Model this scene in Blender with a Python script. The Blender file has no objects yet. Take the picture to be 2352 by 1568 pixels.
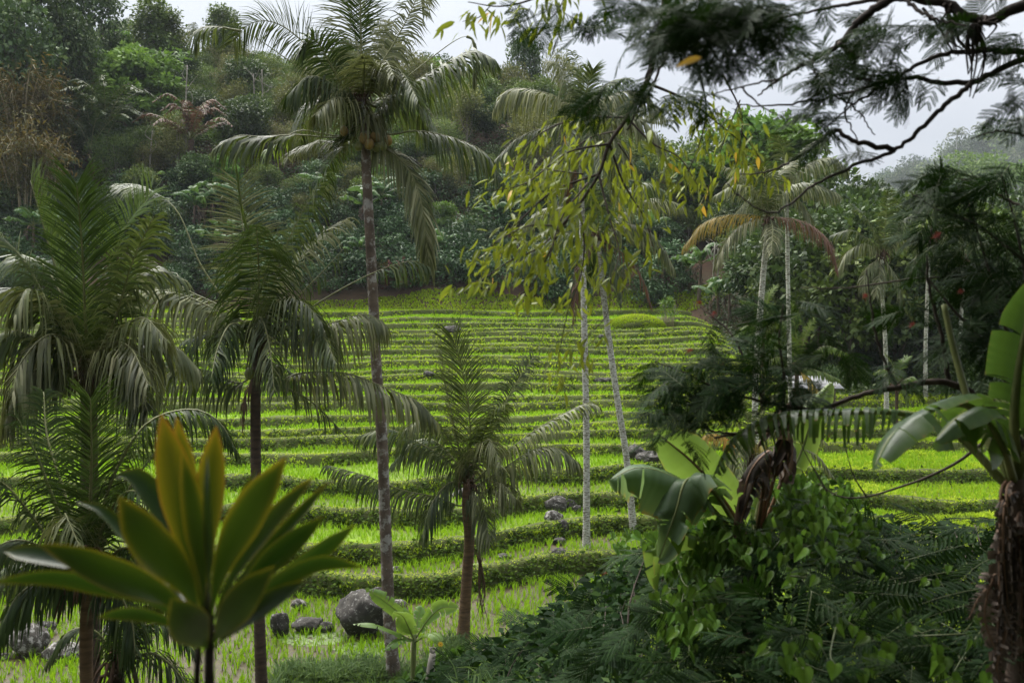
import bpy, math, random
import numpy as np
from mathutils import Vector, Matrix

random.seed(7)
RNG = np.random.default_rng(7)
SC = bpy.context.scene
COL = SC.collection

# ---------------------------------------------------------------- camera
EYE = 10.6                                   # eye height above the lowest field datum
FPX, CX, CY = 2287.0, 1176.0, 784.0          # focal length and centre in 2352 x 1568 units
PITCH = math.atan((CY - 650.0) / FPX)
cam_data = bpy.data.cameras.new('camera')
cam_data.sensor_width = 36.0
cam_data.lens = 36.0 * FPX / 2352.0
cam_data.clip_start = 0.05
cam_data.clip_end = 3000.0
cam_data.dof.use_dof = True
cam_data.dof.focus_distance = 27.0
cam_data.dof.aperture_fstop = 2.8
cam = bpy.data.objects.new('camera', cam_data)
COL.objects.link(cam)
cam.location = (0, 0, EYE)
cam.rotation_euler = (math.pi / 2 - PITCH, 0, 0)
SC.camera = cam

# ---------------------------------------------------------------- overcast sky and soft sun
SUN_EL, SUN_AZ = math.radians(58), math.radians(-30)     # azimuth from +Y towards +X
world = bpy.data.worlds.new('World')
SC.world = world
world.use_nodes = True
wn = world.node_tree.nodes
wl = world.node_tree.links
wn.clear()
w_out = wn.new('ShaderNodeOutputWorld')
w_bg = wn.new('ShaderNodeBackground')
w_bg.inputs['Strength'].default_value = 0.05
w_sky = wn.new('ShaderNodeTexSky')
w_sky.sky_type = 'NISHITA'
w_sky.sun_disc = False
w_sky.sun_elevation = SUN_EL
w_sky.sun_rotation = SUN_AZ
w_co = wn.new('ShaderNodeTexCoord')
w_map = wn.new('ShaderNodeMapping')
w_map.inputs['Scale'].default_value = (1.0, 1.0, 2.6)
w_noise = wn.new('ShaderNodeTexNoise')
w_noise.inputs['Scale'].default_value = 1.7
w_noise.inputs['Detail'].default_value = 5.0
w_noise.inputs['Roughness'].default_value = 0.5
w_ramp = wn.new('ShaderNodeValToRGB')
w_ramp.color_ramp.elements[0].position = 0.36
w_ramp.color_ramp.elements[0].color = (0.60, 0.645, 0.74, 1)
w_ramp.color_ramp.elements[1].position = 0.66
w_ramp.color_ramp.elements[1].color = (0.83, 0.865, 0.925, 1)
w_gain = wn.new('ShaderNodeVectorMath')
w_gain.operation = 'SCALE'
w_gain.inputs['Scale'].default_value = 1.32
w_mix = wn.new('ShaderNodeMixRGB')
w_mix.inputs['Fac'].default_value = 0.97
wl.new(w_co.outputs['Generated'], w_map.inputs['Vector'])
wl.new(w_map.outputs['Vector'], w_noise.inputs['Vector'])
wl.new(w_noise.outputs['Fac'], w_ramp.inputs['Fac'])
wl.new(w_ramp.outputs['Color'], w_gain.inputs[0])
wl.new(w_sky.outputs['Color'], w_mix.inputs['Color1'])
w_sep = wn.new('ShaderNodeSeparateXYZ')          # overcast sky: the zenith is brighter than the horizon
wl.new(w_co.outputs['Generated'], w_sep.inputs['Vector'])
w_el = wn.new('ShaderNodeMapRange')
w_el.inputs['To Min'].default_value = 1.0
w_el.inputs['To Max'].default_value = 4.9
wl.new(w_sep.outputs['Z'], w_el.inputs['Value'])
w_cie = wn.new('ShaderNodeVectorMath')
w_cie.operation = 'SCALE'
wl.new(w_gain.outputs['Vector'], w_cie.inputs[0])
wl.new(w_el.outputs[0], w_cie.inputs['Scale'])
wl.new(w_cie.outputs['Vector'], w_mix.inputs['Color2'])
wl.new(w_mix.outputs['Color'], w_bg.inputs['Color'])
wl.new(w_bg.outputs['Background'], w_out.inputs['Surface'])

sun_data = bpy.data.lights.new('sun', 'SUN')
sun_data.energy = 1.1
sun_data.angle = math.radians(60)
sun_data.color = (1.0, 0.965, 0.90)
sun = bpy.data.objects.new('sun', sun_data)
COL.objects.link(sun)
_sd = Vector((math.sin(SUN_AZ) * math.cos(SUN_EL), math.cos(SUN_AZ) * math.cos(SUN_EL), math.sin(SUN_EL)))
sun.rotation_euler = _sd.to_track_quat('Z', 'Y').to_euler()
sun.location = (0, 30, 60)

SC.view_settings.view_transform = 'Standard'
SC.view_settings.look = 'None'
SC.view_settings.gamma = 1.0
SC.view_settings.exposure = 3.0
SC.view_settings.use_curve_mapping = False
SC.render.engine = 'CYCLES'
SC.cycles.max_bounces = 6
SC.cycles.diffuse_bounces = 3
SC.cycles.glossy_bounces = 2
SC.cycles.transmission_bounces = 3
SC.cycles.volume_bounces = 0
SC.cycles.use_adaptive_sampling = True
SC.cycles.adaptive_threshold = 0.01
SC.cycles.use_denoising = True

# ---------------------------------------------------------------- geometry helpers
CP, SP = math.cos(PITCH), math.sin(PITCH)

def P(x, y, D):
    """World point that lies D metres ahead of the viewpoint on the sight line (x, y)."""
    a = (x - CX) / FPX
    b = (CY - y) / FPX
    vy = CP + b * SP
    vz = -SP + b * CP
    s = D / vy
    return np.array((a * s, D, EYE + vz * s))

def nrm(v):
    v = np.asarray(v, float)
    return v / np.maximum(np.linalg.norm(v, axis=-1, keepdims=True), 1e-9)

def ss(x, a, b):
    t = np.clip((np.asarray(x, float) - a) / (b - a), 0, 1)
    return t * t * (3 - 2 * t)

def catmull(pts, n):
    pts = np.asarray(pts, float)
    if len(pts) == 2:
        t = np.linspace(0, 1, n)[:, None]
        return pts[0] * (1 - t) + pts[1] * t
    p = np.vstack([2 * pts[0] - pts[1], pts, 2 * pts[-1] - pts[-2]])
    seg = np.linalg.norm(np.diff(pts, axis=0), axis=1)
    cum = np.concatenate([[0], np.cumsum(seg)])
    s = np.linspace(0, cum[-1], n)
    i = np.clip(np.searchsorted(cum, s, side='right') - 1, 0, len(seg) - 1)
    t = ((s - cum[i]) / np.maximum(seg[i], 1e-9))[:, None]
    p0, p1, p2, p3 = p[i], p[i + 1], p[i + 2], p[i + 3]
    return 0.5 * (2 * p1 + (p2 - p0) * t + (2 * p0 - 5 * p1 + 4 * p2 - p3) * t ** 2 + (3 * p1 - p0 - 3 * p2 + p3) * t ** 3)

def vnoise(x, y, seed=0):
    """Smooth value noise in [-1, 1] on arrays."""
    x = np.asarray(x, float); y = np.asarray(y, float)
    xi = np.floor(x).astype(np.int64); yi = np.floor(y).astype(np.int64)
    xf = x - xi; yf = y - yi
    u = xf * xf * (3 - 2 * xf); v = yf * yf * (3 - 2 * yf)
    def h(a, b):
        n = (a * 374761393 + b * 668265263 + seed * 1442695041) & 0x7fffffff
        n = ((n ^ (n >> 13)) * 1274126177) & 0x7fffffff
        n = n ^ (n >> 16)
        return (n & 0xffff) / 32767.5 - 1.0
    return (h(xi, yi) * (1 - u) + h(xi + 1, yi) * u) * (1 - v) + (h(xi, yi + 1) * (1 - u) + h(xi + 1, yi + 1) * u) * v

class Geo:
    """Collects vertices, quads and triangles and links them as one mesh object."""
    def __init__(self):
        self.v, self.q, self.t, self.r, self.qm, self.tm = [], [], [], [], [], []
        self.n = 0
    def add(self, v, q=None, t=None, r=0.5, m=0):
        v = np.asarray(v, np.float32).reshape(-1, 3)
        self.v.append(v)
        self.r.append(np.broadcast_to(np.asarray(r, np.float32), (len(v),)))
        if q is not None and len(q):
            q = np.asarray(q, np.int64) + self.n
            self.q.append(q); self.qm.append(np.full(len(q), m, np.int32))
        if t is not None and len(t):
            t = np.asarray(t, np.int64) + self.n
            self.t.append(t); self.tm.append(np.full(len(t), m, np.int32))
        self.n += len(v)
    def mesh(self, name, mats, origin=(0, 0, 0), smooth=False):
        v = np.concatenate(self.v) - np.asarray(origin, np.float32)
        q = np.concatenate(self.q) if self.q else np.zeros((0, 4), np.int64)
        t = np.concatenate(self.t) if self.t else np.zeros((0, 3), np.int64)
        me = bpy.data.meshes.new(name)
        me.vertices.add(len(v))
        me.vertices.foreach_set('co', v.astype(np.float32).ravel())
        loops = np.concatenate([q.ravel(), t.ravel()]).astype(np.int32)
        me.loops.add(len(loops))
        me.loops.foreach_set('vertex_index', loops)
        me.polygons.add(len(q) + len(t))
        st = np.concatenate([np.arange(len(q)) * 4, len(q) * 4 + np.arange(len(t)) * 3]).astype(np.int32)
        me.polygons.foreach_set('loop_start', st)
        mi = np.concatenate((self.qm + self.tm) or [np.zeros(0, np.int32)])
        if not isinstance(mats, (list, tuple)):
            mats = [mats]
        for m in mats:
            me.materials.append(m)
        me.polygons.foreach_set('material_index', mi.astype(np.int32))
        if smooth:
            me.polygons.foreach_set('use_smooth', np.ones(len(mi), bool))
        at = me.attributes.new('rnd', 'FLOAT', 'POINT')
        at.data.foreach_set('value', np.concatenate(self.r).astype(np.float32))
        me.update(calc_edges=True)
        return me
    def build(self, name, mats, parent=None, origin=None, smooth=False):
        """Link as an object; vertices are world coordinates."""
        if origin is None:
            origin = np.array(parent['_o']) if parent is not None and '_o' in parent else np.zeros(3)
            if parent is not None and parent.parent is not None:
                pass
        o = bpy.data.objects.new(name, self.mesh(name, mats, origin, smooth))
        COL.objects.link(o)
        o['_o'] = tuple(float(c) for c in origin)
        if parent is not None:
            o.parent = parent
            po = np.array(parent['_o'])
            o.location = tuple(np.asarray(origin) - po)
        else:
            o.location = tuple(origin)
        return o

def tag(o, label=None, cat=None, group=None, kind=None):
    if label: o['label'] = label
    if cat: o['category'] = cat
    if group: o['group'] = group
    if kind: o['kind'] = kind
    return o

def thing(name, loc, label, cat, group=None):
    o = bpy.data.objects.new(name, None)
    COL.objects.link(o)
    o.empty_display_size = 0.2
    o.location = tuple(float(c) for c in loc)
    o['_o'] = tuple(float(c) for c in loc)
    return tag(o, label, cat, group)

def place(name, me, parent, mat4, label=None):
    """Link a shared mesh as a child of a thing, world matrix given."""
    o = bpy.data.objects.new(name, me)
    COL.objects.link(o)
    o.parent = parent
    m = Matrix.Translation(-Vector(parent['_o'])) @ mat4
    o.matrix_local = m
    if label: o['label'] = label
    return o

def copy_thing(src, loc, rz=0.0, sc=1.0, label=None, group=None):
    c = src.copy(); COL.objects.link(c)
    c.location = tuple(float(v) for v in loc); c['_o'] = tuple(float(v) for v in loc)
    c.rotation_euler = (0, 0, rz)
    c.scale = (sc, sc, sc) if not isinstance(sc, (tuple, list)) else sc
    if label: c['label'] = label
    if group: c['group'] = group
    for ch in list(src.children):
        d = ch.copy(); COL.objects.link(d); d.parent = c
        for g in list(ch.children):
            e = g.copy(); COL.objects.link(e); e.parent = d
    return c

def frames(pts):
    pts = np.asarray(pts, float)
    T = nrm(np.gradient(pts, axis=0))
    ref = np.array((0.0, 0.0, 1.0)) if abs(T[0][2]) < 0.9 else np.array((1.0, 0.0, 0.0))
    A = np.zeros_like(pts); B = np.zeros_like(pts)
    a = nrm(np.cross(T[0], ref))
    for i in range(len(pts)):
        a = nrm(a - T[i] * np.dot(a, T[i]))
        A[i] = a; B[i] = np.cross(T[i], a)
    return T, A, B

def tube(G, pts, radii, n=6, r=0.5, m=0, cap=True):
    pts = np.asarray(pts, float)
    k = len(pts)
    radii = np.broadcast_to(np.asarray(radii, float), (k,)) if np.ndim(radii) < 1 or len(np.atleast_1d(radii)) == k else np.interp(np.linspace(0, 1, k), np.linspace(0, 1, len(radii)), radii)
    T, A, B = frames(pts)
    th = np.arange(n) * 2 * math.pi / n
    ring = A[:, None] * np.cos(th)[None, :, None] + B[:, None] * np.sin(th)[None, :, None]
    v = pts[:, None] + ring * radii[:, None, None]
    i = np.arange(k - 1)[:, None] * n; j = np.arange(n)[None]
    j2 = (j + 1) % n
    q = np.stack([i + j, i + j2, i + n + j2, i + n + j], -1).reshape(-1, 4)
    v = v.reshape(-1, 3)
    t = None
    if cap:
        v = np.vstack([v, pts[-1:] + T[-1] * radii[-1] * 0.3, pts[:1]])
        e = (k - 1) * n
        jj = np.arange(n); jj2 = (jj + 1) % n
        t = np.vstack([np.stack([e + jj, e + jj2, np.full(n, k * n)], -1), np.stack([jj2, jj, np.full(n, k * n + 1)], -1)])
    G.add(v, q, t, r, m)

def stamp(G, tv, q, t, O, A, B, C, r, m=0):
    """Repeat the template (local coords along A, B, C) at every origin."""
    tv = np.asarray(tv, float)
    N = len(O); K = len(tv)
    v = (O[:, None] + tv[None, :, 0:1] * A[:, None] + tv[None, :, 1:2] * B[:, None] + tv[None, :, 2:3] * C[:, None]).reshape(-1, 3)
    off = (np.arange(N) * K)[:, None, None]
    qq = (np.asarray(q, np.int64)[None] + off).reshape(-1, 4) if q is not None and len(q) else None
    tt = (np.asarray(t, np.int64)[None] + off).reshape(-1, 3) if t is not None and len(t) else None
    G.add(v, qq, tt, np.repeat(np.broadcast_to(np.asarray(r, float), (N,)), K), m)

LEAF_V = [(0, 0, 0), (0.45, 0.5, 0.06), (1, 0, -0.06), (0.45, -0.5, 0.06)]
LEAF_Q = [(0, 1, 2, 3)]
LANCE_V = [(0, 0, 0), (0.28, 0.42, 0.05), (0.62, 0.36, 0.03), (1, 0, -0.12), (0.62, -0.36, 0.03), (0.28, -0.42, 0.05), (0.3, 0, -0.02), (0.64, 0, -0.04)]
LANCE_Q = [(6, 7, 2, 1), (6, 5, 4, 7)]
LANCE_T = [(0, 6, 1), (0, 5, 6), (7, 3, 2), (7, 4, 3)]

def rand_dirs(n, rng=RNG):
    v = rng.normal(size=(n, 3))
    return nrm(v)

def leaf_frames(dirs, up, rng=RNG, roll=0.5):
    """A = leaf direction, B = across, C = normal, with the normal leaning to `up`."""
    A = nrm(dirs)
    u = nrm(up + rng.normal(size=A.shape) * roll)
    B = nrm(np.cross(u, A))
    C = np.cross(A, B)
    return A, B, C
# ---------------------------------------------------------------- materials
def new_mat(name):
    m = bpy.data.materials.new(name)
    m.use_nodes = True
    nt = m.node_tree
    nt.nodes.clear()
    out = nt.nodes.new('ShaderNodeOutputMaterial')
    return m, nt, out

def N(nt, t, **kw):
    n = nt.nodes.new(t)
    for k, v in kw.items():
        if k in n.inputs: n.inputs[k].default_value = v
        else: setattr(n, k, v)
    return n

def ramp(nt, stops):
    n = nt.nodes.new('ShaderNodeValToRGB')
    cr = n.color_ramp
    while len(cr.elements) < len(stops): cr.elements.new(0.5)
    for e, (p, c) in zip(cr.elements, stops):
        e.position = p
        e.color = (*c, 1) if len(c) == 3 else c
    return n

def leaf_mat(name, stops, rough=0.5, trans=0.3, tcol=(0.30, 0.42, 0.03), spec=0.4, var=0.35, noise=0.0):
    """Leaf: colour ramp over each leaf's own number, slight change per plant, light passing through."""
    m, nt, out = new_mat(name)
    at = N(nt, 'ShaderNodeAttribute', attribute_name='rnd')
    oi = N(nt, 'ShaderNodeObjectInfo')
    rp = ramp(nt, stops)
    nt.links.new(at.outputs['Fac'], rp.inputs['Fac'])
    val = N(nt, 'ShaderNodeMapRange')
    val.inputs['To Min'].default_value = 1 - var; val.inputs['To Max'].default_value = 1 + var
    nt.links.new(oi.outputs['Random'], val.inputs['Value'])
    hue = N(nt, 'ShaderNodeMapRange')
    hue.inputs['To Min'].default_value = 0.485; hue.inputs['To Max'].default_value = 0.51
    ml = N(nt, 'ShaderNodeMath', operation='FRACT')
    mu = N(nt, 'ShaderNodeMath', operation='MULTIPLY'); mu.inputs[1].default_value = 7.31
    nt.links.new(oi.outputs['Random'], mu.inputs[0]); nt.links.new(mu.outputs[0], ml.inputs[0])
    nt.links.new(ml.outputs[0], hue.inputs['Value'])
    hsv = N(nt, 'ShaderNodeHueSaturation')
    nt.links.new(val.outputs[0], hsv.inputs['Value']); nt.links.new(hue.outputs[0], hsv.inputs['Hue'])
    nt.links.new(rp.outputs['Color'], hsv.inputs['Color'])
    col = hsv.outputs['Color']
    if noise:
        tc = N(nt, 'ShaderNodeTexCoord'); no = N(nt, 'ShaderNodeTexNoise', Scale=noise, Detail=3.0)
        nt.links.new(tc.outputs['Object'], no.inputs['Vector'])
        mr = N(nt, 'ShaderNodeMapRange'); mr.inputs['From Min'].default_value = 0.3; mr.inputs['From Max'].default_value = 0.7
        mr.inputs['To Min'].default_value = 0.65; mr.inputs['To Max'].default_value = 1.25
        nt.links.new(no.outputs['Fac'], mr.inputs['Value'])
        vm = N(nt, 'ShaderNodeVectorMath', operation='SCALE')
        nt.links.new(col, vm.inputs[0]); nt.links.new(mr.outputs[0], vm.inputs['Scale'])
        col = vm.outputs['Vector']
    pb = N(nt, 'ShaderNodeBsdfPrincipled', Roughness=rough)
    pb.inputs['Specular IOR Level'].default_value = spec
    nt.links.new(col, pb.inputs['Base Color'])
    if trans > 0:
        tr = N(nt, 'ShaderNodeBsdfTranslucent')
        mc = N(nt, 'ShaderNodeMixRGB'); mc.inputs['Fac'].default_value = 0.45
        mc.inputs['Color2'].default_value = (*tcol, 1)
        nt.links.new(col, mc.inputs['Color1']); nt.links.new(mc.outputs['Color'], tr.inputs['Color'])
        mx = N(nt, 'ShaderNodeMixShader'); mx.inputs['Fac'].default_value = trans
        nt.links.new(pb.outputs[0], mx.inputs[1]); nt.links.new(tr.outputs[0], mx.inputs[2])
        nt.links.new(mx.outputs[0], out.inputs['Surface'])
    else:
        nt.links.new(pb.outputs[0], out.inputs['Surface'])
    return m

def solid_mat(name, c1, c2, scale=8.0, rough=0.8, bump=0.3, c3=None, detail=6.0, spec=0.3, stretch=(1, 1, 1), spot=None, spot_scale=18.0, spot_at=0.62):
    """Two-tone noise surface with relief; optional spots (lichen)."""
    m, nt, out = new_mat(name)
    tc = N(nt, 'ShaderNodeTexCoord')
    mp = N(nt, 'ShaderNodeMapping'); mp.inputs['Scale'].default_value = stretch
    nt.links.new(tc.outputs['Object'], mp.inputs['Vector'])
    no = N(nt, 'ShaderNodeTexNoise', Scale=scale, Detail=detail, Roughness=0.65)
    nt.links.new(mp.outputs['Vector'], no.inputs['Vector'])
    st = [(0.32, c1), (0.68, c2)] if c3 is None else [(0.3, c1), (0.5, c2), (0.7, c3)]
    rp = ramp(nt, st)
    nt.links.new(no.outputs['Fac'], rp.inputs['Fac'])
    col = rp.outputs['Color']
    if spot is not None:
        n2 = N(nt, 'ShaderNodeTexNoise', Scale=spot_scale, Detail=5.0, Roughness=0.7)
        nt.links.new(mp.outputs['Vector'], n2.inputs['Vector'])
        r2 = ramp(nt, [(spot_at - 0.06, (0, 0, 0)), (spot_at + 0.02, (1, 1, 1))])
        nt.links.new(n2.outputs['Fac'], r2.inputs['Fac'])
        mx = N(nt, 'ShaderNodeMixRGB'); mx.inputs['Color2'].default_value = (*spot, 1)
        nt.links.new(r2.outputs['Color'], mx.inputs['Fac']); nt.links.new(col, mx.inputs['Color1'])
        col = mx.outputs['Color']
    pb = N(nt, 'ShaderNodeBsdfPrincipled', Roughness=rough)
    pb.inputs['Specular IOR Level'].default_value = spec
    nt.links.new(col, pb.inputs['Base Color'])
    if bump:
        bp = N(nt, 'ShaderNodeBump', Strength=bump, Distance=0.05)
        nt.links.new(no.outputs['Fac'], bp.inputs['Height']); nt.links.new(bp.outputs['Normal'], pb.inputs['Normal'])
    nt.links.new(pb.outputs[0], out.inputs['Surface'])
    return m

G_ = lambda a, b, c: (a, b, c)
M = {}
# palms
M['palm'] = leaf_mat('palm leaflets', [(0.0, (0.014, 0.024, 0.007)), (0.5, (0.042, 0.062, 0.018)), (1.0, (0.14, 0.155, 0.06))], rough=0.36, trans=0.22, tcol=(0.17, 0.24, 0.03), var=0.15, spec=0.2)  # wide leaflet tones stand in for lit tops and dark undersides
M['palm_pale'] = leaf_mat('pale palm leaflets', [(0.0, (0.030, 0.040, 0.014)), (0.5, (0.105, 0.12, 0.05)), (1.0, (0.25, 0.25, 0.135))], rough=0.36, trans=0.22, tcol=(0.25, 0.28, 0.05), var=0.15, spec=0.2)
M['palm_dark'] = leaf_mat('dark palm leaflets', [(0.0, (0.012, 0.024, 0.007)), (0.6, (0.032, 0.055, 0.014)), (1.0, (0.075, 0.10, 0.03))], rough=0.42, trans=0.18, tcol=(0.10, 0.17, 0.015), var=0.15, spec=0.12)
M['palm_fresh'] = leaf_mat('fresh palm leaflets', [(0.0, (0.05, 0.09, 0.015)), (1.0, (0.11, 0.16, 0.03))], rough=0.42, trans=0.32, tcol=(0.26, 0.36, 0.03), var=0.12, spec=0.22)
M['palm_yellow'] = leaf_mat('yellowing palm leaflets', [(0.0, (0.16, 0.14, 0.03)), (0.6, (0.32, 0.22, 0.04)), (1.0, (0.42, 0.24, 0.05))], rough=0.5, trans=0.25, tcol=(0.5, 0.34, 0.05), var=0.1, spec=0.22)
M['palm_dry'] = leaf_mat('dry palm leaflets', [(0.0, (0.045, 0.026, 0.015)), (1.0, (0.15, 0.082, 0.046))], rough=0.7, trans=0.12, tcol=(0.25, 0.13, 0.05), var=0.1)
M['rachis'] = solid_mat('frond rib', (0.09, 0.10, 0.03), (0.17, 0.17, 0.07), scale=5, rough=0.5, bump=0.0)
M['rachis_dry'] = solid_mat('dry frond rib', (0.12, 0.07, 0.035), (0.22, 0.14, 0.08), scale=5, rough=0.7, bump=0.0)
M['palm_bark'] = solid_mat('palm bark', (0.060, 0.044, 0.033), (0.17, 0.125, 0.092), scale=2.6, rough=0.85, bump=0.6, stretch=(1, 1, 1.1), spot=(0.30, 0.28, 0.25), spot_scale=4.2, spot_at=0.57)
M['palm_bark_white'] = solid_mat('pale lichened palm bark', (0.11, 0.092, 0.07), (0.21, 0.19, 0.15), scale=3.0, rough=0.85, bump=0.6, stretch=(1, 1, 3), spot=(0.46, 0.45, 0.40), spot_scale=8.0, spot_at=0.5)
M['palm_bark_dark'] = solid_mat('dark brown palm bark', (0.030, 0.020, 0.014), (0.085, 0.054, 0.036), scale=3.0, rough=0.85, bump=0.6, stretch=(1, 1, 4))
M['palm_bark_tan'] = solid_mat('tan ringed palm bark', (0.07, 0.042, 0.022), (0.19, 0.115, 0.062), scale=3.0, rough=0.8, bump=0.5, stretch=(1, 1, 5))
M['fibre'] = solid_mat('palm fibre', (0.035, 0.022, 0.014), (0.13, 0.075, 0.045), scale=9, rough=0.9, bump=0.5, stretch=(1, 1, 0.3))
M['coconut'] = solid_mat('coconut husk', (0.16, 0.095, 0.02), (0.30, 0.19, 0.05), scale=6, rough=0.5, bump=0.1, spec=0.4)
M['coconut_green'] = solid_mat('green coconut husk', (0.10, 0.12, 0.03), (0.2, 0.2, 0.06), scale=6, rough=0.5, bump=0.1, spec=0.4)
# fields
M['rice'] = leaf_mat('rice blades', [(0.0, (0.16, 0.28, 0.012)), (0.6, (0.235, 0.385, 0.018)), (1.0, (0.33, 0.44, 0.035))], rough=0.6, trans=0.36, tcol=(0.30, 0.46, 0.01), var=0.0, spec=0.02)
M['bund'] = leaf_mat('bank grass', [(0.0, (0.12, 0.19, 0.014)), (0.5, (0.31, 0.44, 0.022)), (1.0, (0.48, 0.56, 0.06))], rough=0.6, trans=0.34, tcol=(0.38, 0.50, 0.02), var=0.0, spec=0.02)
M['weed'] = leaf_mat('bank weeds', [(0.0, (0.0210, 0.0465, 0.0075)), (1.0, (0.0825, 0.1350, 0.0188))], rough=0.5, trans=0.28, tcol=(0.22, 0.33, 0.04), var=0.0, spec=0.02)
M['tallgrass'] = leaf_mat('long grass', [(0.0, (0.035, 0.075, 0.022)), (1.0, (0.10, 0.16, 0.055))], rough=0.45, trans=0.3, tcol=(0.2, 0.3, 0.06), var=0.0, spec=0.06)

def paddy_mat():
    m, nt, out = new_mat('paddy mud and shoots')
    geo = N(nt, 'ShaderNodeNewGeometry')
    no = N(nt, 'ShaderNodeTexNoise', Scale=0.45, Detail=4.0)
    n2 = N(nt, 'ShaderNodeTexNoise', Scale=7.0, Detail=6.0, Roughness=0.7)
    nt.links.new(geo.outputs['Position'], no.inputs['Vector']); nt.links.new(geo.outputs['Position'], n2.inputs['Vector'])
    mud = ramp(nt, [(0.3, (0.032, 0.026, 0.009)), (0.7, (0.072, 0.052, 0.020))])
    grn = ramp(nt, [(0.3, (0.09, 0.16, 0.006)), (0.7, (0.17, 0.26, 0.012))])
    nt.links.new(n2.outputs['Fac'], mud.inputs['Fac']); nt.links.new(n2.outputs['Fac'], grn.inputs['Fac'])
    at = N(nt, 'ShaderNodeAttribute', attribute_name='rnd')
    ad = N(nt, 'ShaderNodeMath', operation='ADD')
    nt.links.new(at.outputs['Fac'], ad.inputs[0]); nt.links.new(no.outputs['Fac'], ad.inputs[1])
    f = N(nt, 'ShaderNodeMapRange'); f.inputs['From Min'].default_value = 0.75; f.inputs['From Max'].default_value = 1.1
    nt.links.new(ad.outputs[0], f.inputs['Value'])
    mx = N(nt, 'ShaderNodeMixRGB')
    nt.links.new(f.outputs[0], mx.inputs['Fac']); nt.links.new(mud.outputs['Color'], mx.inputs['Color1']); nt.links.new(grn.outputs['Color'], mx.inputs['Color2'])
    pb = N(nt, 'ShaderNodeBsdfPrincipled')
    rr = N(nt, 'ShaderNodeMapRange'); rr.inputs['To Min'].default_value = 0.5; rr.inputs['To Max'].default_value = 0.85; pb.inputs['Specular IOR Level'].default_value = 0.22
    nt.links.new(f.outputs[0], rr.inputs['Value']); nt.links.new(rr.outputs[0], pb.inputs['Roughness'])
    nt.links.new(mx.outputs['Color'], pb.inputs['Base Color'])
    bp = N(nt, 'ShaderNodeBump', Strength=0.35, Distance=0.04)
    nt.links.new(n2.outputs['Fac'], bp.inputs['Height']); nt.links.new(bp.outputs['Normal'], pb.inputs['Normal'])
    nt.links.new(pb.outputs[0], out.inputs['Surface'])
    return m
M['paddy'] = paddy_mat()

def ground_mat(name, a, b, c, s1=1.2, s2=12.0, rough=0.9):
    m, nt, out = new_mat(name)
    geo = N(nt, 'ShaderNodeNewGeometry')
    no = N(nt, 'ShaderNodeTexNoise', Scale=s1, Detail=5.0, Roughness=0.6)
    n2 = N(nt, 'ShaderNodeTexNoise', Scale=s2, Detail=6.0, Roughness=0.7)
    nt.links.new(geo.outputs['Position'], no.inputs['Vector']); nt.links.new(geo.outputs['Position'], n2.inputs['Vector'])
    r1 = ramp(nt, [(0.32, a), (0.68, b)]); r2 = ramp(nt, [(0.35, (0, 0, 0)), (0.7, (1, 1, 1))])
    nt.links.new(no.outputs['Fac'], r1.inputs['Fac']); nt.links.new(n2.outputs['Fac'], r2.inputs['Fac'])
    mx = N(nt, 'ShaderNodeMixRGB'); mx.inputs['Color2'].default_value = (*c, 1)
    mm = N(nt, 'ShaderNodeMath', operation='MULTIPLY'); mm.inputs[1].default_value = 0.7
    nt.links.new(r2.outputs['Color'], mm.inputs[0]); nt.links.new(mm.outputs[0], mx.inputs['Fac'])
    nt.links.new(r1.outputs['Color'], mx.inputs['Color1'])
    pb = N(nt, 'ShaderNodeBsdfPrincipled', Roughness=rough)
    pb.inputs['Specular IOR Level'].default_value = 0.2
    nt.links.new(mx.outputs['Color'], pb.inputs['Base Color'])
    bp = N(nt, 'ShaderNodeBump', Strength=0.6, Distance=0.08)
    nt.links.new(n2.outputs['Fac'], bp.inputs['Height']); nt.links.new(bp.outputs['Normal'], pb.inputs['Normal'])
    nt.links.new(pb.outputs[0], out.inputs['Surface'])
    return m
M['riser'] = ground_mat('terrace bank', (0.032, 0.048, 0.009), (0.075, 0.105, 0.016), (0.06, 0.052, 0.02), s1=1.5, s2=9)
M['hill'] = ground_mat('hill soil', (0.050, 0.026, 0.015), (0.022, 0.024, 0.010), (0.075, 0.042, 0.024), s1=0.25, s2=2.5)
M['bank'] = ground_mat('shaded bank soil', (0.02, 0.03, 0.012), (0.045, 0.05, 0.02), (0.05, 0.04, 0.022))  # dark green-brown soil of the near bank
M['valley'] = ground_mat('valley floor', (0.03, 0.045, 0.015), (0.06, 0.07, 0.025), (0.05, 0.045, 0.025), s1=0.2, s2=2)
M['rock'] = solid_mat('lichened boulder', (0.016, 0.0145, 0.012), (0.066, 0.060, 0.052), scale=2.6, rough=0.9, bump=0.7, detail=9, spot=(0.17, 0.165, 0.15), spot_scale=9.0, spot_at=0.61)
M['rock_pale'] = solid_mat('pale boulder', (0.024, 0.021, 0.017), (0.085, 0.076, 0.064), scale=3, rough=0.9, bump=0.7, detail=9, spot=(0.24, 0.23, 0.21), spot_scale=8.0, spot_at=0.56)
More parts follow.
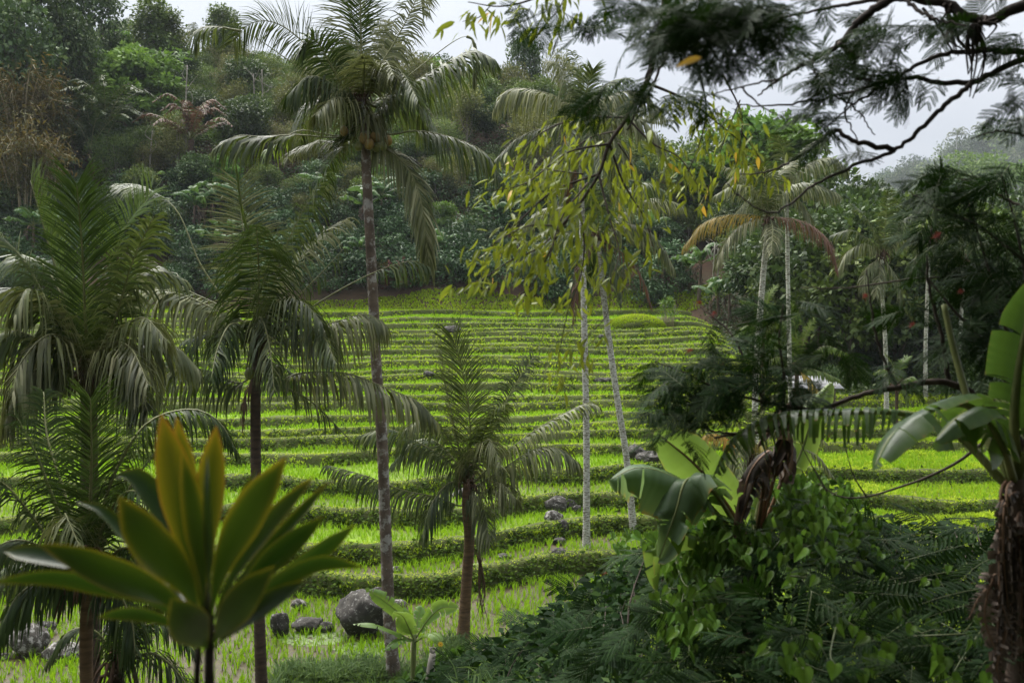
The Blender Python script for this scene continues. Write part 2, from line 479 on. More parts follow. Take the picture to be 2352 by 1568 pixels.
# trees
M['bark'] = solid_mat('tree bark', (0.05, 0.040, 0.030), (0.14, 0.12, 0.095), scale=4, rough=0.9, bump=0.5, stretch=(1, 1, 0.4))
M['bark_pale'] = solid_mat('pale tree bark', (0.16, 0.145, 0.115), (0.30, 0.275, 0.23), scale=4, rough=0.9, bump=0.3, stretch=(1, 1, 0.5))
M['bark_dark'] = solid_mat('dark tree bark', (0.022, 0.017, 0.014), (0.06, 0.048, 0.04), scale=14, rough=0.9, bump=0.4)
M['crown_dark'] = leaf_mat('dark broad leaves', [(0.0, (0.0156, 0.0338, 0.0091)), (0.6, (0.0546, 0.0910, 0.0286)), (1.0, (0.1560, 0.2015, 0.0715))], rough=0.45, trans=0.2, tcol=(0.10, 0.17, 0.02), spec=0.16)
M['crown_mid'] = leaf_mat('mid green leaves', [(0.0, (0.0286, 0.0546, 0.0117)), (0.6, (0.0936, 0.1430, 0.0312)), (1.0, (0.2340, 0.2795, 0.0780))], rough=0.5, trans=0.25, tcol=(0.16, 0.24, 0.03), spec=0.16)
M['crown_olive'] = leaf_mat('olive leaves', [(0.0, (0.0420, 0.0528, 0.0132)), (0.6, (0.1320, 0.1464, 0.0408)), (1.0, (0.2760, 0.2700, 0.0960))], rough=0.55, trans=0.25, tcol=(0.24, 0.25, 0.05), spec=0.16)
M['crown_bright'] = leaf_mat('bright green leaves', [(0.0, (0.0460, 0.1035, 0.0161)), (0.7, (0.1150, 0.2185, 0.0345)), (1.0, (0.2070, 0.3105, 0.0690))], rough=0.5, trans=0.3, tcol=(0.2, 0.34, 0.04), spec=0.16)
M['crown_rust'] = leaf_mat('rusty leaves', [(0.0, (0.025, 0.032, 0.010)), (0.65, (0.075, 0.080, 0.022)), (1.0, (0.17, 0.115, 0.03))], rough=0.55, trans=0.25, tcol=(0.32, 0.2, 0.04), spec=0.12)
M['crown_blue'] = leaf_mat('blue green glossy leaves', [(0.0, (0.0150, 0.0375, 0.0137)), (0.7, (0.0525, 0.1000, 0.0375)), (1.0, (0.1375, 0.2000, 0.1000))], rough=0.42, trans=0.15, tcol=(0.08, 0.16, 0.04), spec=0.10)
M['croton'] = leaf_mat('red and green leaves', [(0.0, (0.03, 0.05, 0.012)), (0.45, (0.09, 0.11, 0.02)), (0.7, (0.16, 0.035, 0.035)), (1.0, (0.24, 0.05, 0.06))], rough=0.4, trans=0.25, tcol=(0.3, 0.12, 0.05), spec=0.12)
M['banana'] = leaf_mat('banana leaf', [(0.0, (0.016, 0.045, 0.010)), (0.6, (0.048, 0.098, 0.024)), (0.9, (0.08, 0.13, 0.035)), (1.0, (0.26, 0.14, 0.04))], rough=0.36, trans=0.3, tcol=(0.22, 0.40, 0.04), spec=0.45, var=0.2)
M['banana_pale'] = leaf_mat('weathered banana leaf', [(0.0, (0.0675, 0.1148, 0.0540)), (0.6, (0.1350, 0.2025, 0.1013)), (0.88, (0.1755, 0.2295, 0.0945)), (1.0, (0.4860, 0.2565, 0.0675))], rough=0.42, trans=0.4, tcol=(0.25, 0.38, 0.08), spec=0.3, var=0.15)
M['banana_far'] = leaf_mat('hill banana leaf', [(0.0, (0.0250, 0.0625, 0.0187)), (0.8, (0.0750, 0.1375, 0.0450)), (1.0, (0.1500, 0.2063, 0.0875))], rough=0.34, trans=0.28, tcol=(0.2, 0.36, 0.06), var=0.25, spec=0.14)
M['banana_bright'] = leaf_mat('fresh banana leaf', [(0.0, (0.10, 0.19, 0.03)), (0.8, (0.17, 0.28, 0.06)), (1.0, (0.32, 0.25, 0.06))], rough=0.38, trans=0.35, tcol=(0.34, 0.5, 0.06), spec=0.4, var=0.15)
M['banana_dry'] = leaf_mat('dry banana leaf', [(0.0, (0.016, 0.0125, 0.0095)), (0.6, (0.062, 0.049, 0.038)), (1.0, (0.28, 0.22, 0.17))], rough=0.8, trans=0.12, tcol=(0.22, 0.15, 0.09), var=0.3, noise=14)
M['banana_stem'] = solid_mat('banana stem', (0.055, 0.038, 0.026), (0.17, 0.12, 0.09), scale=7, rough=0.8, bump=0.4, stretch=(1, 1, 0.25), spot=(0.10, 0.12, 0.04), spot_scale=3)
M['banana_rib'] = solid_mat('banana leaf stalk', (0.10, 0.13, 0.035), (0.20, 0.21, 0.08), scale=6, rough=0.5, bump=0.0)
M['rib_brown'] = solid_mat('brown leaf rib', (0.15, 0.085, 0.05), (0.26, 0.16, 0.10), scale=6, rough=0.6, bump=0.0)
# near plants
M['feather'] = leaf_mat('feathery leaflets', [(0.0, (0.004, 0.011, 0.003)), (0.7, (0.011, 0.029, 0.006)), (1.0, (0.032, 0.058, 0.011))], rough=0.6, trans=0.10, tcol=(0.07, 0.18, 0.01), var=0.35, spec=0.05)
M['heart'] = leaf_mat('heart leaves', [(0.0, (0.0270, 0.0675, 0.0108)), (0.5, (0.0675, 0.1350, 0.0198)), (1.0, (0.1350, 0.2070, 0.0315))], rough=0.38, trans=0.28, tcol=(0.16, 0.32, 0.03), var=0.4, spec=0.25)
M['yellowgreen'] = leaf_mat('yellow green leaves', [(0.0, (0.09, 0.14, 0.014)), (0.75, (0.20, 0.25, 0.024)), (1.0, (0.28, 0.30, 0.04))], rough=0.4, trans=0.34, tcol=(0.36, 0.42, 0.03), var=0.3)
M['yellowleaf'] = leaf_mat('yellowed leaves', [(0.0, (0.50, 0.30, 0.03)), (1.0, (0.62, 0.42, 0.06))], rough=0.45, trans=0.35, tcol=(0.7, 0.45, 0.05), var=0.2)
M['twig'] = solid_mat('twig bark', (0.030, 0.022, 0.017), (0.085, 0.066, 0.052), scale=18, rough=0.85, bump=0.3)
M['flower'] = leaf_mat('red stamens', [(0.0, (0.0840, 0.0245, 0.0196)), (1.0, (0.1680, 0.0560, 0.0420))], rough=0.5, trans=0.3, tcol=(0.5, 0.08, 0.05), var=0.2)
M['stem_green'] = solid_mat('green stem', (0.035, 0.055, 0.018), (0.085, 0.10, 0.035), scale=10, rough=0.6, bump=0.0)
M['bamboo'] = solid_mat('bamboo stakes', (0.17, 0.14, 0.08), (0.34, 0.28, 0.17), scale=6, rough=0.7, bump=0.1, stretch=(1, 1, 0.3))
M['metal_roof'] = solid_mat('weathered sheet roof', (0.13, 0.13, 0.14), (0.24, 0.245, 0.25), scale=2, rough=0.5, bump=0.1)
M['wood'] = solid_mat('weathered wood', (0.07, 0.055, 0.04), (0.17, 0.135, 0.10), scale=6, rough=0.85, bump=0.3, stretch=(1, 1, 0.3))
M['duckweed'] = solid_mat('duckweed', (0.09, 0.13, 0.04), (0.17, 0.22, 0.09), scale=30, rough=0.7, bump=0.2)

def ti_mat():
    """Broad strap leaf: green with an orange-yellow edge and tip; rnd runs from blade (0) to edge (1)."""
    m, nt, out = new_mat('strap leaf')
    at = N(nt, 'ShaderNodeAttribute', attribute_name='rnd')
    oi = N(nt, 'ShaderNodeObjectInfo')
    rp = ramp(nt, [(0.0, (0.008, 0.026, 0.004)), (0.35, (0.022, 0.046, 0.006)), (0.7, (0.10, 0.10, 0.010)), (1.0, (0.32, 0.17, 0.025))])
    nt.links.new(at.outputs['Fac'], rp.inputs['Fac'])
    pb = N(nt, 'ShaderNodeBsdfPrincipled', Roughness=0.30)
    pb.inputs['Specular IOR Level'].default_value = 0.55
    nt.links.new(rp.outputs['Color'], pb.inputs['Base Color'])
    tr = N(nt, 'ShaderNodeBsdfTranslucent')
    r2 = ramp(nt, [(0.0, (0.02, 0.06, 0.004)), (0.4, (0.06, 0.10, 0.006)), (0.75, (0.34, 0.29, 0.012)), (1.0, (0.5, 0.24, 0.02))])
    nt.links.new(at.outputs['Fac'], r2.inputs['Fac']); nt.links.new(r2.outputs['Color'], tr.inputs['Color'])
    mx = N(nt, 'ShaderNodeMixShader'); mx.inputs['Fac'].default_value = 0.22
    nt.links.new(pb.outputs[0], mx.inputs[1]); nt.links.new(tr.outputs[0], mx.inputs[2])
    nt.links.new(mx.outputs[0], out.inputs['Surface'])
    return m
M['ti'] = ti_mat()
# ---------------------------------------------------------------- terraced field geometry
_SY = [1340, 1265, 1186, 1104, 1046, 1018, 992, 966, 938, 917, 895, 874, 856, 839, 822, 806, 792, 779, 766, 754, 742, 730, 717]
_SZ = [-8.9, -8.45, -8.0, -7.6, -7.25] + [-7.25 + 5.15 * (i + 1) / 18 for i in range(18)]
_SD = [-z * FPX / (y - 650.0) for y, z in zip(_SY, _SZ)]
EDGE_Y = [1340, 1265, 1186, 1104, 1046, 1012, 992, 966, 934, 919, 894, 872, 861, 839, 828, 808, 799, 784, 770, 761, 746, 734, 717]
EDGE_D = [float(np.interp(-y, [-v for v in _SY], _SD)) for y in EDGE_Y]
EDGE_Z = [-(y - 650.0) / FPX * d for y, d in zip(EDGE_Y, EDGE_D)]
NK = len(EDGE_D)
LEVEL = np.array([-9.4] + EDGE_Z)            # level of terrace k (k = 0 is the lowest field), relative to the eye

def warp(X, D):
    X = np.asarray(X, float)
    w = 0.9 * np.sin(X / 9.0 + 0.6) + 0.5 * np.sin(X / 3.7 + 1.1 + D * 0.13) + 0.35 * np.sin(X / 1.9 + D * 0.4)
    w = w * np.clip((D - 20) / 22, 0.25, 1.0)
    w = w + 3.0 * ss(X, -2.5, 2.5) * np.exp(-((D - 31.5) / 4.0) ** 2)
    w = w + 2.2 * ss(X, 7.0, 14.0) * np.exp(-((D - 44) / 7.0) ** 2)
    return w

def edge(k, X):
    """Distance of the k-th terrace edge (k from 1)."""
    D = EDGE_D[k - 1]
    gap = min(D - EDGE_D[k - 2] if k > 1 else 2.0, EDGE_D[k] - D if k < NK else 2.0)
    n = vnoise(np.asarray(X) / 3.1 + 17.3 * k, np.full(np.shape(X), k * 3.7), 5) + 0.22 * vnoise(np.asarray(X) / 1.1, np.full(np.shape(X), k * 9.1), 9)
    return D + warp(X, D) + 0.36 * gap * n

def zdrop(z, X, D):
    """The terraces fall away to the valley on the right beyond the knoll."""
    b = 13.0 + 0.45 * np.clip(58 - np.asarray(D, float), 0, 20)
    s = ss(X, b - 1.0, b + 7.0) * ss(D, 46, 52)
    z = np.where(z > -6.0, z + s * (-6.0 - z), z)
    return z + 0.20 * vnoise(np.asarray(X, float) / 6.0, np.asarray(D, float) / 7.0, 33) * np.clip((np.asarray(D, float) - 32) / 10, 0, 1)

def terrace_index(X, D):
    X = np.asarray(X, float); D = np.asarray(D, float)
    k = np.zeros(X.shape, int)
    for i in range(1, NK + 1):
        k = np.where(D >= edge(i, X), i, k)
    return k

def bank_foot(X):
    return 19.5 + 7.0 * ss(X, -2.3, 2.0) + 5.0 * ss(X, 1, 5) + 9 * ss(X, 5, 13)

def bank_z(X, D):
    f = bank_foot(X)
    z = -1.75 - 7.75 * np.clip((np.asarray(D, float) - 1.5) / (f - 1.5), -0.4, 1.4)
    return z + 0.22 * vnoise(np.asarray(X) / 1.7, np.asarray(D) / 1.7, 3) + 0.12 * vnoise(np.asarray(X) / 0.6, np.asarray(D) / 0.6, 4)

def field_z(X, D):
    k = terrace_index(X, D)
    return zdrop(LEVEL[k], X, D)

def near_z(X, D):
    return np.maximum(field_z(X, D), bank_z(X, D))

RIDGE_X = np.array([-130, -90, -61, -40, -25, -4, 8, 17, 26, 38, 61, 100, 150.])
RIDGE_H = np.array([33, 31, 28, 26, 23.6, 21.0, 17.5, 12.5, 9.5, 7.5, 7.0, 9, 10.])

def hill_z(X, D):
    X = np.asarray(X, float); D = np.asarray(D, float)
    zl = -2.1 + 0.60 * (D - 74.0)
    zr = -6.4 + 0.27 * (D - 53.0)
    s = ss(X, 10.5, 17.0)
    z = zl * (1 - s) + zr * s
    H = np.interp(X, RIDGE_X, RIDGE_H)
    z = np.where(z > H - 6, H - 6 + 6 * (1 - np.exp(-np.clip(z - H + 6, 0, 200) / 6.0)), z)
    z = z - 0.35 * np.clip(D - 132, 0, 200)
    bumps = 0.9 * vnoise(X / 9, D / 9, 21) + 0.4 * vnoise(X / 3, D / 3, 22)
    return z + bumps * np.clip((D - 60) / 25, 0.0, 1.0)

def ground_z(X, D):
    """World height of the ground at (X, D)."""
    f = np.where(np.abs(np.asarray(X, float)) < 60, near_z(X, D), -20)
    z = np.where(np.asarray(D) < 48, f, np.maximum(f, hill_z(X, D)))
    return z + EYE

def gpt(x, y, D):
    """Ground point under the sight line (x, any y) at distance D."""
    p = P(x, y, D)
    return np.array((p[0], D, float(ground_z(np.array([p[0]]), np.array([D]))[0])))

XS = np.arange(-46, 46.01, 0.34)
for k in range(0, NK + 1):
    zk = LEVEL[k]
    zb = LEVEL[k - 1] if k else zk
    Dn = edge(k + 1, XS) - 0.22 if k < NK else EDGE_D[-1] + warp(XS, EDGE_D[-1]) + 6.0
    rows = []
    if k:
        E = edge(k, XS)
        j = 0.05 * vnoise(XS / 0.5, np.full_like(XS, k), 6)
        prof = [(-0.34, zb - 0.2), (-0.22 + j, zb + 0.35 * (zk - zb)), (-0.04 - j, zk + 0.02), (0.03, zk + 0.11 + j), (0.40, zk + 0.12 - j), (0.52, zk - 0.01)]
        for dd, z in prof:
            rows.append((E + dd, np.broadcast_to(np.asarray(z, float), XS.shape)))
        st = E + 0.52
    else:
        st = np.full_like(XS, 13.0)
        rows.append((st, np.full_like(XS, zk)))
    for f in (0.25, 0.5, 0.75, 1.0):
        rows.append((st + (Dn - st) * f, np.full_like(XS, zk)))
    V = np.stack([np.stack([XS, d, zdrop(z, XS, d) + EYE], -1) for d, z in rows], 0)
    nr, nx = V.shape[:2]
    ii, jj = np.meshgrid(np.arange(nr - 1), np.arange(nx - 1), indexing='ij')
    Q = np.stack([ii * nx + jj, ii * nx + jj + 1, (ii + 1) * nx + jj + 1, (ii + 1) * nx + jj], -1)
    G = Geo()
    green = 0.22 + 0.55 * min(1.0, max(0, (k - 1) / 5.0)) + 0.12 * ((k * 7) % 5 - 2) / 2
    G.add(V.reshape(-1, 3), None, None, green)
    nb = 5 if k else 0
    if nb:
        G.q.append(Q[:nb].reshape(-1, 4)); G.qm.append(np.full(nb * (nx - 1), 1, np.int32))
    G.q.append(Q[nb:].reshape(-1, 4)); G.qm.append(np.zeros((nr - 1 - nb) * (nx - 1), np.int32))
    o = G.build('rice_terrace', [M['paddy'], M['riser']], smooth=False)
    tag(o, kind='structure')

def grid_sheet(name, xs, ds, fz, mat, kind='structure'):
    Xg, Dg = np.meshgrid(xs, ds)
    Z = fz(Xg, Dg) + EYE
    nr, nx = Xg.shape
    ii, jj = np.meshgrid(np.arange(nr - 1), np.arange(nx - 1), indexing='ij')
    Q = np.stack([ii * nx + jj, ii * nx + jj + 1, (ii + 1) * nx + jj + 1, (ii + 1) * nx + jj], -1).reshape(-1, 4)
    G = Geo(); G.add(np.stack([Xg, Dg, Z], -1).reshape(-1, 3), Q)
    return tag(G.build(name, mat, smooth=True), kind=kind)

def back_z(X, D):
    D = np.asarray(D, float)
    return bank_z(X, np.maximum(D, -3.0)) + 0.62 * np.clip(-D - 2.5, 0, 60) + 0.5 * vnoise(np.asarray(X) / 4, D / 4, 15) * np.clip((-D - 3) / 4, 0, 1)
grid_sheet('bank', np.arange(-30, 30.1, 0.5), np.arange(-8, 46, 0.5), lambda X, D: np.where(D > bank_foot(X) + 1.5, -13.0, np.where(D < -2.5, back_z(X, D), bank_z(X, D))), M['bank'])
grid_sheet('unseen_back_slope', np.arange(-70, 70.1, 1.5), np.arange(-46, -7.0, 1.5), back_z, M['bank'])  # unseen slope added behind the viewpoint to carry the light-blocking trees
grid_sheet('hill', np.arange(-170, 190, 2.0), np.concatenate([np.arange(47, 140, 1.2), np.arange(140, 260, 8)]), hill_z, M['hill'])

FK = 2.1
def far_hill_z(X, D):
    X = np.asarray(X, float) / FK; D = np.asarray(D, float) / FK
    h = 88 * np.exp(-((X - 235) / 150) ** 2)
    h = h * np.exp(-((D - 370) / 75) ** 2)
    return FK * (-26 + h + 3.0 * vnoise(X / 22, D / 22, 31) * np.clip(h / 20, 0, 1))
grid_sheet('far_hill', np.arange(20, 1100, 16), np.arange(440, 1150, 16), far_hill_z, M['valley'])
grid_sheet('ground', np.array([-1100, -300, 0, 300, 1200.]), np.array([-200, 0, 300, 600, 1300.]), lambda X, D: np.where(D > 290, -58.0, -24.0) * np.ones(X.shape), M['valley'])

# ---------------------------------------------------------------- rice and grass
def in_view(X, D, Z, pad=60):
    """Keep what the field of view (a little widened) can contain."""
    return (np.abs(X) < D * 0.55 + 2.5)

def blade_template(n, spread, rng, w=0.09, bend=0.35):
    """A tuft of n blades, unit height: two-segment tapering blades."""
    V, T, Q = [], [], []
    for i in range(n):
        a = rng.uniform(0, 2 * math.pi); l = rng.uniform(0.6, 1.0); s = spread * rng.uniform(0.3, 1.0)
        d = np.array((math.cos(a), math.sin(a), 0)); p = np.array((-d[1], d[0], 0)) * w
        b0 = d * rng.uniform(0, 0.10)
        b1 = b0 + d * s * 0.4 * l + np.array((0, 0, 0.62 * l))
        b2 = b0 + d * s * 1.0 * l + np.array((0, 0, (1.0 - bend * s) * l))
        k = len(V)
        V += [b0 - p * 0.6, b0 + p * 0.6, b1 + p * 0.5, b1 - p * 0.5, b2]
        Q.append((k, k + 1, k + 2, k + 3)); T.append((k + 3, k + 2, k + 4))
    return np.array(V), Q, T

def scatter_tufts(G, X, D, Z, h, rng, ntemp=6, nbl=7, spread=0.5, w=0.09, r=None, rr=(0, 1)):
    N_ = len(X)
    if not N_: return
    pick = rng.integers(0, ntemp, N_)
    yaw = rng.uniform(0, 2 * math.pi, N_)
    hh = np.broadcast_to(np.asarray(h, float), (N_,)) * rng.uniform(0.75, 1.2, N_)
    rv = rng.uniform(rr[0], rr[1], N_) if r is None else r
    for t in range(ntemp):
        tv, q, tt = blade_template(nbl, spread, rng, w)
        s = pick == t
        if not s.any(): continue
        c, sn = np.cos(yaw[s]), np.sin(yaw[s]); H = hh[s][:, None]
        O = np.stack([X[s], D[s], Z[s]], -1)
        A = np.stack([c, sn, np.zeros_like(c)], -1) * H; B = np.stack([-sn, c, np.zeros_like(c)], -1) * H
        C = np.tile((0, 0, 1.0), (len(c), 1)) * H
        stamp(G, tv, q, tt, O, A, B, C, rv[s])

rng = np.random.default_rng(11)
GR = Geo()
BOULDER_SPOTS = []     # filled for masking below
for k in range(0, NK + 1):
    zk = LEVEL[k]
    Dk = EDGE_D[k - 1] if k else 20.0
    Dn = EDGE_D[k] if k < NK else EDGE_D[-1] + 3.5
    sp = 0.165 + 0.0012 * max(0, Dk - 28)
    hw = Dn * 0.53 + 2
    nrow = int((Dn - Dk + 3.0) / sp)
    xs = np.arange(-hw, min(hw, 26), sp)
    for j in range(nrow):
        X = xs + rng.normal(0, 0.045, len(xs))
        base = edge(k, X) + 0.58 if k else np.full_like(X, 17.5)
        D = base + j * sp * 1.12 + rng.normal(0, 0.04, len(xs))
        lim = edge(k + 1, X) - 0.35 if k < NK else base + 3.2
        ok = (D < lim) & in_view(X, D, zk) & (bank_z(X, D) < zk - 0.05)
        ok &= rng.uniform(size=len(X)) < np.clip((0.86 if k < 3 else 1.0) + 0.5 * vnoise(X / 1.3, D / 1.3, 44 + k), 0.3, 1)
        X, D = X[ok], D[ok]
        if not len(X): continue
        Z = zdrop(np.full_like(X, zk), X, D) + EYE
        drop = (Z - EYE) < zk - 0.4
        X, D, Z = X[~drop], D[~drop], Z[~drop]
        if not len(X): continue
        hgt = (0.31 if Dk < 40 else 0.29) * (1 + 0.2 * vnoise(X / 2.1, D / 2.1, 51))
        tone = np.clip((0.45 if k > 2 else 0.28 + 0.05 * k) + 0.28 * vnoise(X / 3.0, D / 3.0, 61 + k) + rng.normal(0, 0.13, len(X)), 0, 1)
        scatter_tufts(GR, X, D, Z, hgt, rng, ntemp=4, nbl=6 if Dk < 42 else 5, spread=0.72, w=0.055 if Dk < 42 else 0.10, r=tone)
o = GR.build('rice_seedlings', M['rice'])
tag(o, kind='stuff')

GB = Geo(); GW = Geo()
for k in range(1, NK + 1):
    zk, zb = LEVEL[k], LEVEL[k - 1]
    Dk = EDGE_D[k - 1]
    hw = min(Dk * 0.53 + 2, 30)
    dens = 110 if Dk < 45 else 70
    n = int(2 * hw * dens)
    X = rng.uniform(-hw, min(hw, 24), n)
    u = rng.beta(1.3, 1.0, n)                      # 0 at the foot, 1 on the back of the lip
    E = edge(k, X)
    D = np.where(u < 0.55, E - 0.32 + 0.32 * (u / 0.55), E + 0.55 * (u - 0.55) / 0.45) + rng.normal(0, 0.04, n)
    Z = np.where(u < 0.55, zb + (zk + 0.10 - zb) * (u / 0.55), zk + 0.10)
    Z = zdrop(Z, X, D) + EYE
    bare = (vnoise(X / 1.6, np.full_like(X, k * 2.3), 71) > 0.35) | (vnoise(X / 0.22, u * 3.0 + k * 7.7, 72) > 0.18)
    ok = (bank_z(X, D) < zk - 0.1) & in_view(X, D, zk) & ~(bare & (u < 0.5))
    X, D, Z, u = X[ok], D[ok], Z[ok], u[ok]
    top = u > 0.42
    tone = np.clip(np.where(top, 0.76, 0.42) + rng.normal(0, 0.2, len(X)) + 0.25 * vnoise(X / 1.2, D / 1.2, 81 + k), 0, 1)  # top light put into the tone: lip grass lighter, face grass darker
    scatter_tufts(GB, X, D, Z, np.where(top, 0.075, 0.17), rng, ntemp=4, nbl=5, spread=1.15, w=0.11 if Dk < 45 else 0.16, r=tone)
    # leafy weeds on the faces
    m = int(2 * hw * (44 if k <= 4 else 22 if Dk < 45 else 9))
    X = rng.uniform(-hw, min(hw, 24), m); E = edge(k, X); f = rng.uniform(0, 1, m)
    D = E - 0.28 + 0.35 * f; Z = zdrop(zb + (zk - zb) * f + 0.05, X, D) + EYE
    ok = (vnoise(X / 2.2, np.full_like(X, k * 5.1), 91) > (-0.75 if k <= 4 else -0.12)) & (bank_z(X, D) < zk - 0.1)
    X, D, Z = X[ok], D[ok], Z[ok]
    nl = 7
    O = np.repeat(np.stack([X, D, Z], -1), nl, 0) + rng.normal(0, 0.10, (len(X) * nl, 3))
    A, B, C = leaf_frames(rand_dirs(len(O), rng) * (1, 1, 0.4) + (0, -0.4, 0.2), np.array((0, -0.5, 1.0)), rng)
    L = rng.uniform(0.09, 0.16, len(O))[:, None]
    stamp(GW, LEAF_V, LEAF_Q, None, O, A * L, B * L * 0.7, C * L, rng.uniform(0, 1, len(O)))
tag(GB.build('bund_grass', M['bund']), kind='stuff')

# rough pasture on the right, knoll, and the grassy slope at the top of the fields
GP = Geo()
n = 26000
X = rng.uniform(6, 26, n); D = rng.uniform(33, 60, n)
ok = in_view(X, D, 0) & ((X > 9.5 + 0.8 * vnoise(D / 3, X / 3, 5)) & (D < 47) | (X > 13 + 0.45 * np.clip(58 - D, 0, 20)))
X, D = X[ok], D[ok]
Z = ground_z(X, D)
scatter_tufts(GP, X, D, Z, 0.17 + 0.10 * (vnoise(X / 1.5, D / 1.5, 7) > 0.2), rng, nbl=6, spread=0.9, w=0.13, r=np.clip(0.6 + 0.3 * vnoise(X / 2.5, D / 2.5, 12) + rng.normal(0, 0.15, len(X)), 0, 1))
n = 16000
X = rng.uniform(2, 24, n); D = rng.uniform(8, 44, n)
ok = (bank_z(X, D) > field_z(X, D) - 0.05) & in_view(X, D, 0)
X, D = X[ok], D[ok]
scatter_tufts(GP, X, D, ground_z(X, D), 0.26, rng, nbl=6, spread=0.9, w=0.10, r=np.clip(0.3 + 0.3 * vnoise(X / 1.5, D / 1.5, 14) + rng.normal(0, 0.15, len(X)), 0, 1))
n = 14000
X = rng.uniform(-40, 16, n); D = EDGE_D[-1] + warp(X, EDGE_D[-1]) + rng.uniform(0.4, 3.6, n)
Z = ground_z(X, D)
scatter_tufts(GP, X, D, Z, 0.22, rng, nbl=5, spread=0.9, w=0.16, r=np.clip(0.40 + 0.3 * vnoise(X / 2.5, D / 2.5, 13) + rng.normal(0, 0.15, len(X)), 0, 1))
tag(GP.build('rough_grass', M['bund']), kind='stuff')

# tall grass and weeds on the near bank (bottom centre)
GT = Geo()
n = 13000
X = rng.uniform(-8, 9, n); D = rng.uniform(9, 33, n)
f = bank_foot(X)
ok = (D > f - 11) & (D < f + 0.5) & (np.abs(X) < D * 0.54)
X, D = X[ok], D[ok]
Z = ground_z(X, D)
tall = 0.35 + 0.35 * (vnoise(X / 1.2, D / 1.2, 17) > 0.0)
scatter_tufts(GT, X, D, Z, tall, rng, nbl=7, spread=0.9, w=0.035, r=rng.uniform(0, 1, len(X)))
X = rng.uniform(-5.6, -1.2, 2600); D = rng.uniform(20.8, 25.6, 2600)
ok = D < 23.6 + 1.0 * vnoise(X / 0.8, X * 0, 23) + 0.35 * (X + 4)
X, D = X[ok], D[ok]
scatter_tufts(GT, X, D, ground_z(X, D), 0.30 + 0.25 * (vnoise(X / 0.7, D / 0.7, 18) > 0.1), rng, nbl=7, spread=0.9, w=0.04, r=rng.uniform(0, 1, len(X)))
tag(GT.build('bank_grass', M['tallgrass']), kind='stuff')
n = 8200
X = rng.uniform(-9, 10, n); D = rng.uniform(9, 33, n); f = bank_foot(X)
ok = (D > f - 19) & (D < f + 1.0) & (vnoise(X / 1.4, D / 1.4, 19) > -0.25)
X, D = X[ok], D[ok]; Z = ground_z(X, D)
nl = 14
O = np.repeat(np.stack([X, D, Z + 0.12], -1), nl, 0) + rng.normal(0, 0.16, (len(X) * nl, 3)) * (1, 1, 0.8)
A, B, C = leaf_frames(rand_dirs(len(O), rng) * (1, 1, 0.4), np.array((0, -0.3, 1.0)), rng)
L = rng.uniform(0.07, 0.16, len(O))[:, None]
stamp(GW, LEAF_V, LEAF_Q, None, O, A * L, B * L * 0.6, C * L, rng.uniform(0, 1, len(O)))
tag(GW.build('bank_weeds', M['weed']), kind='stuff')
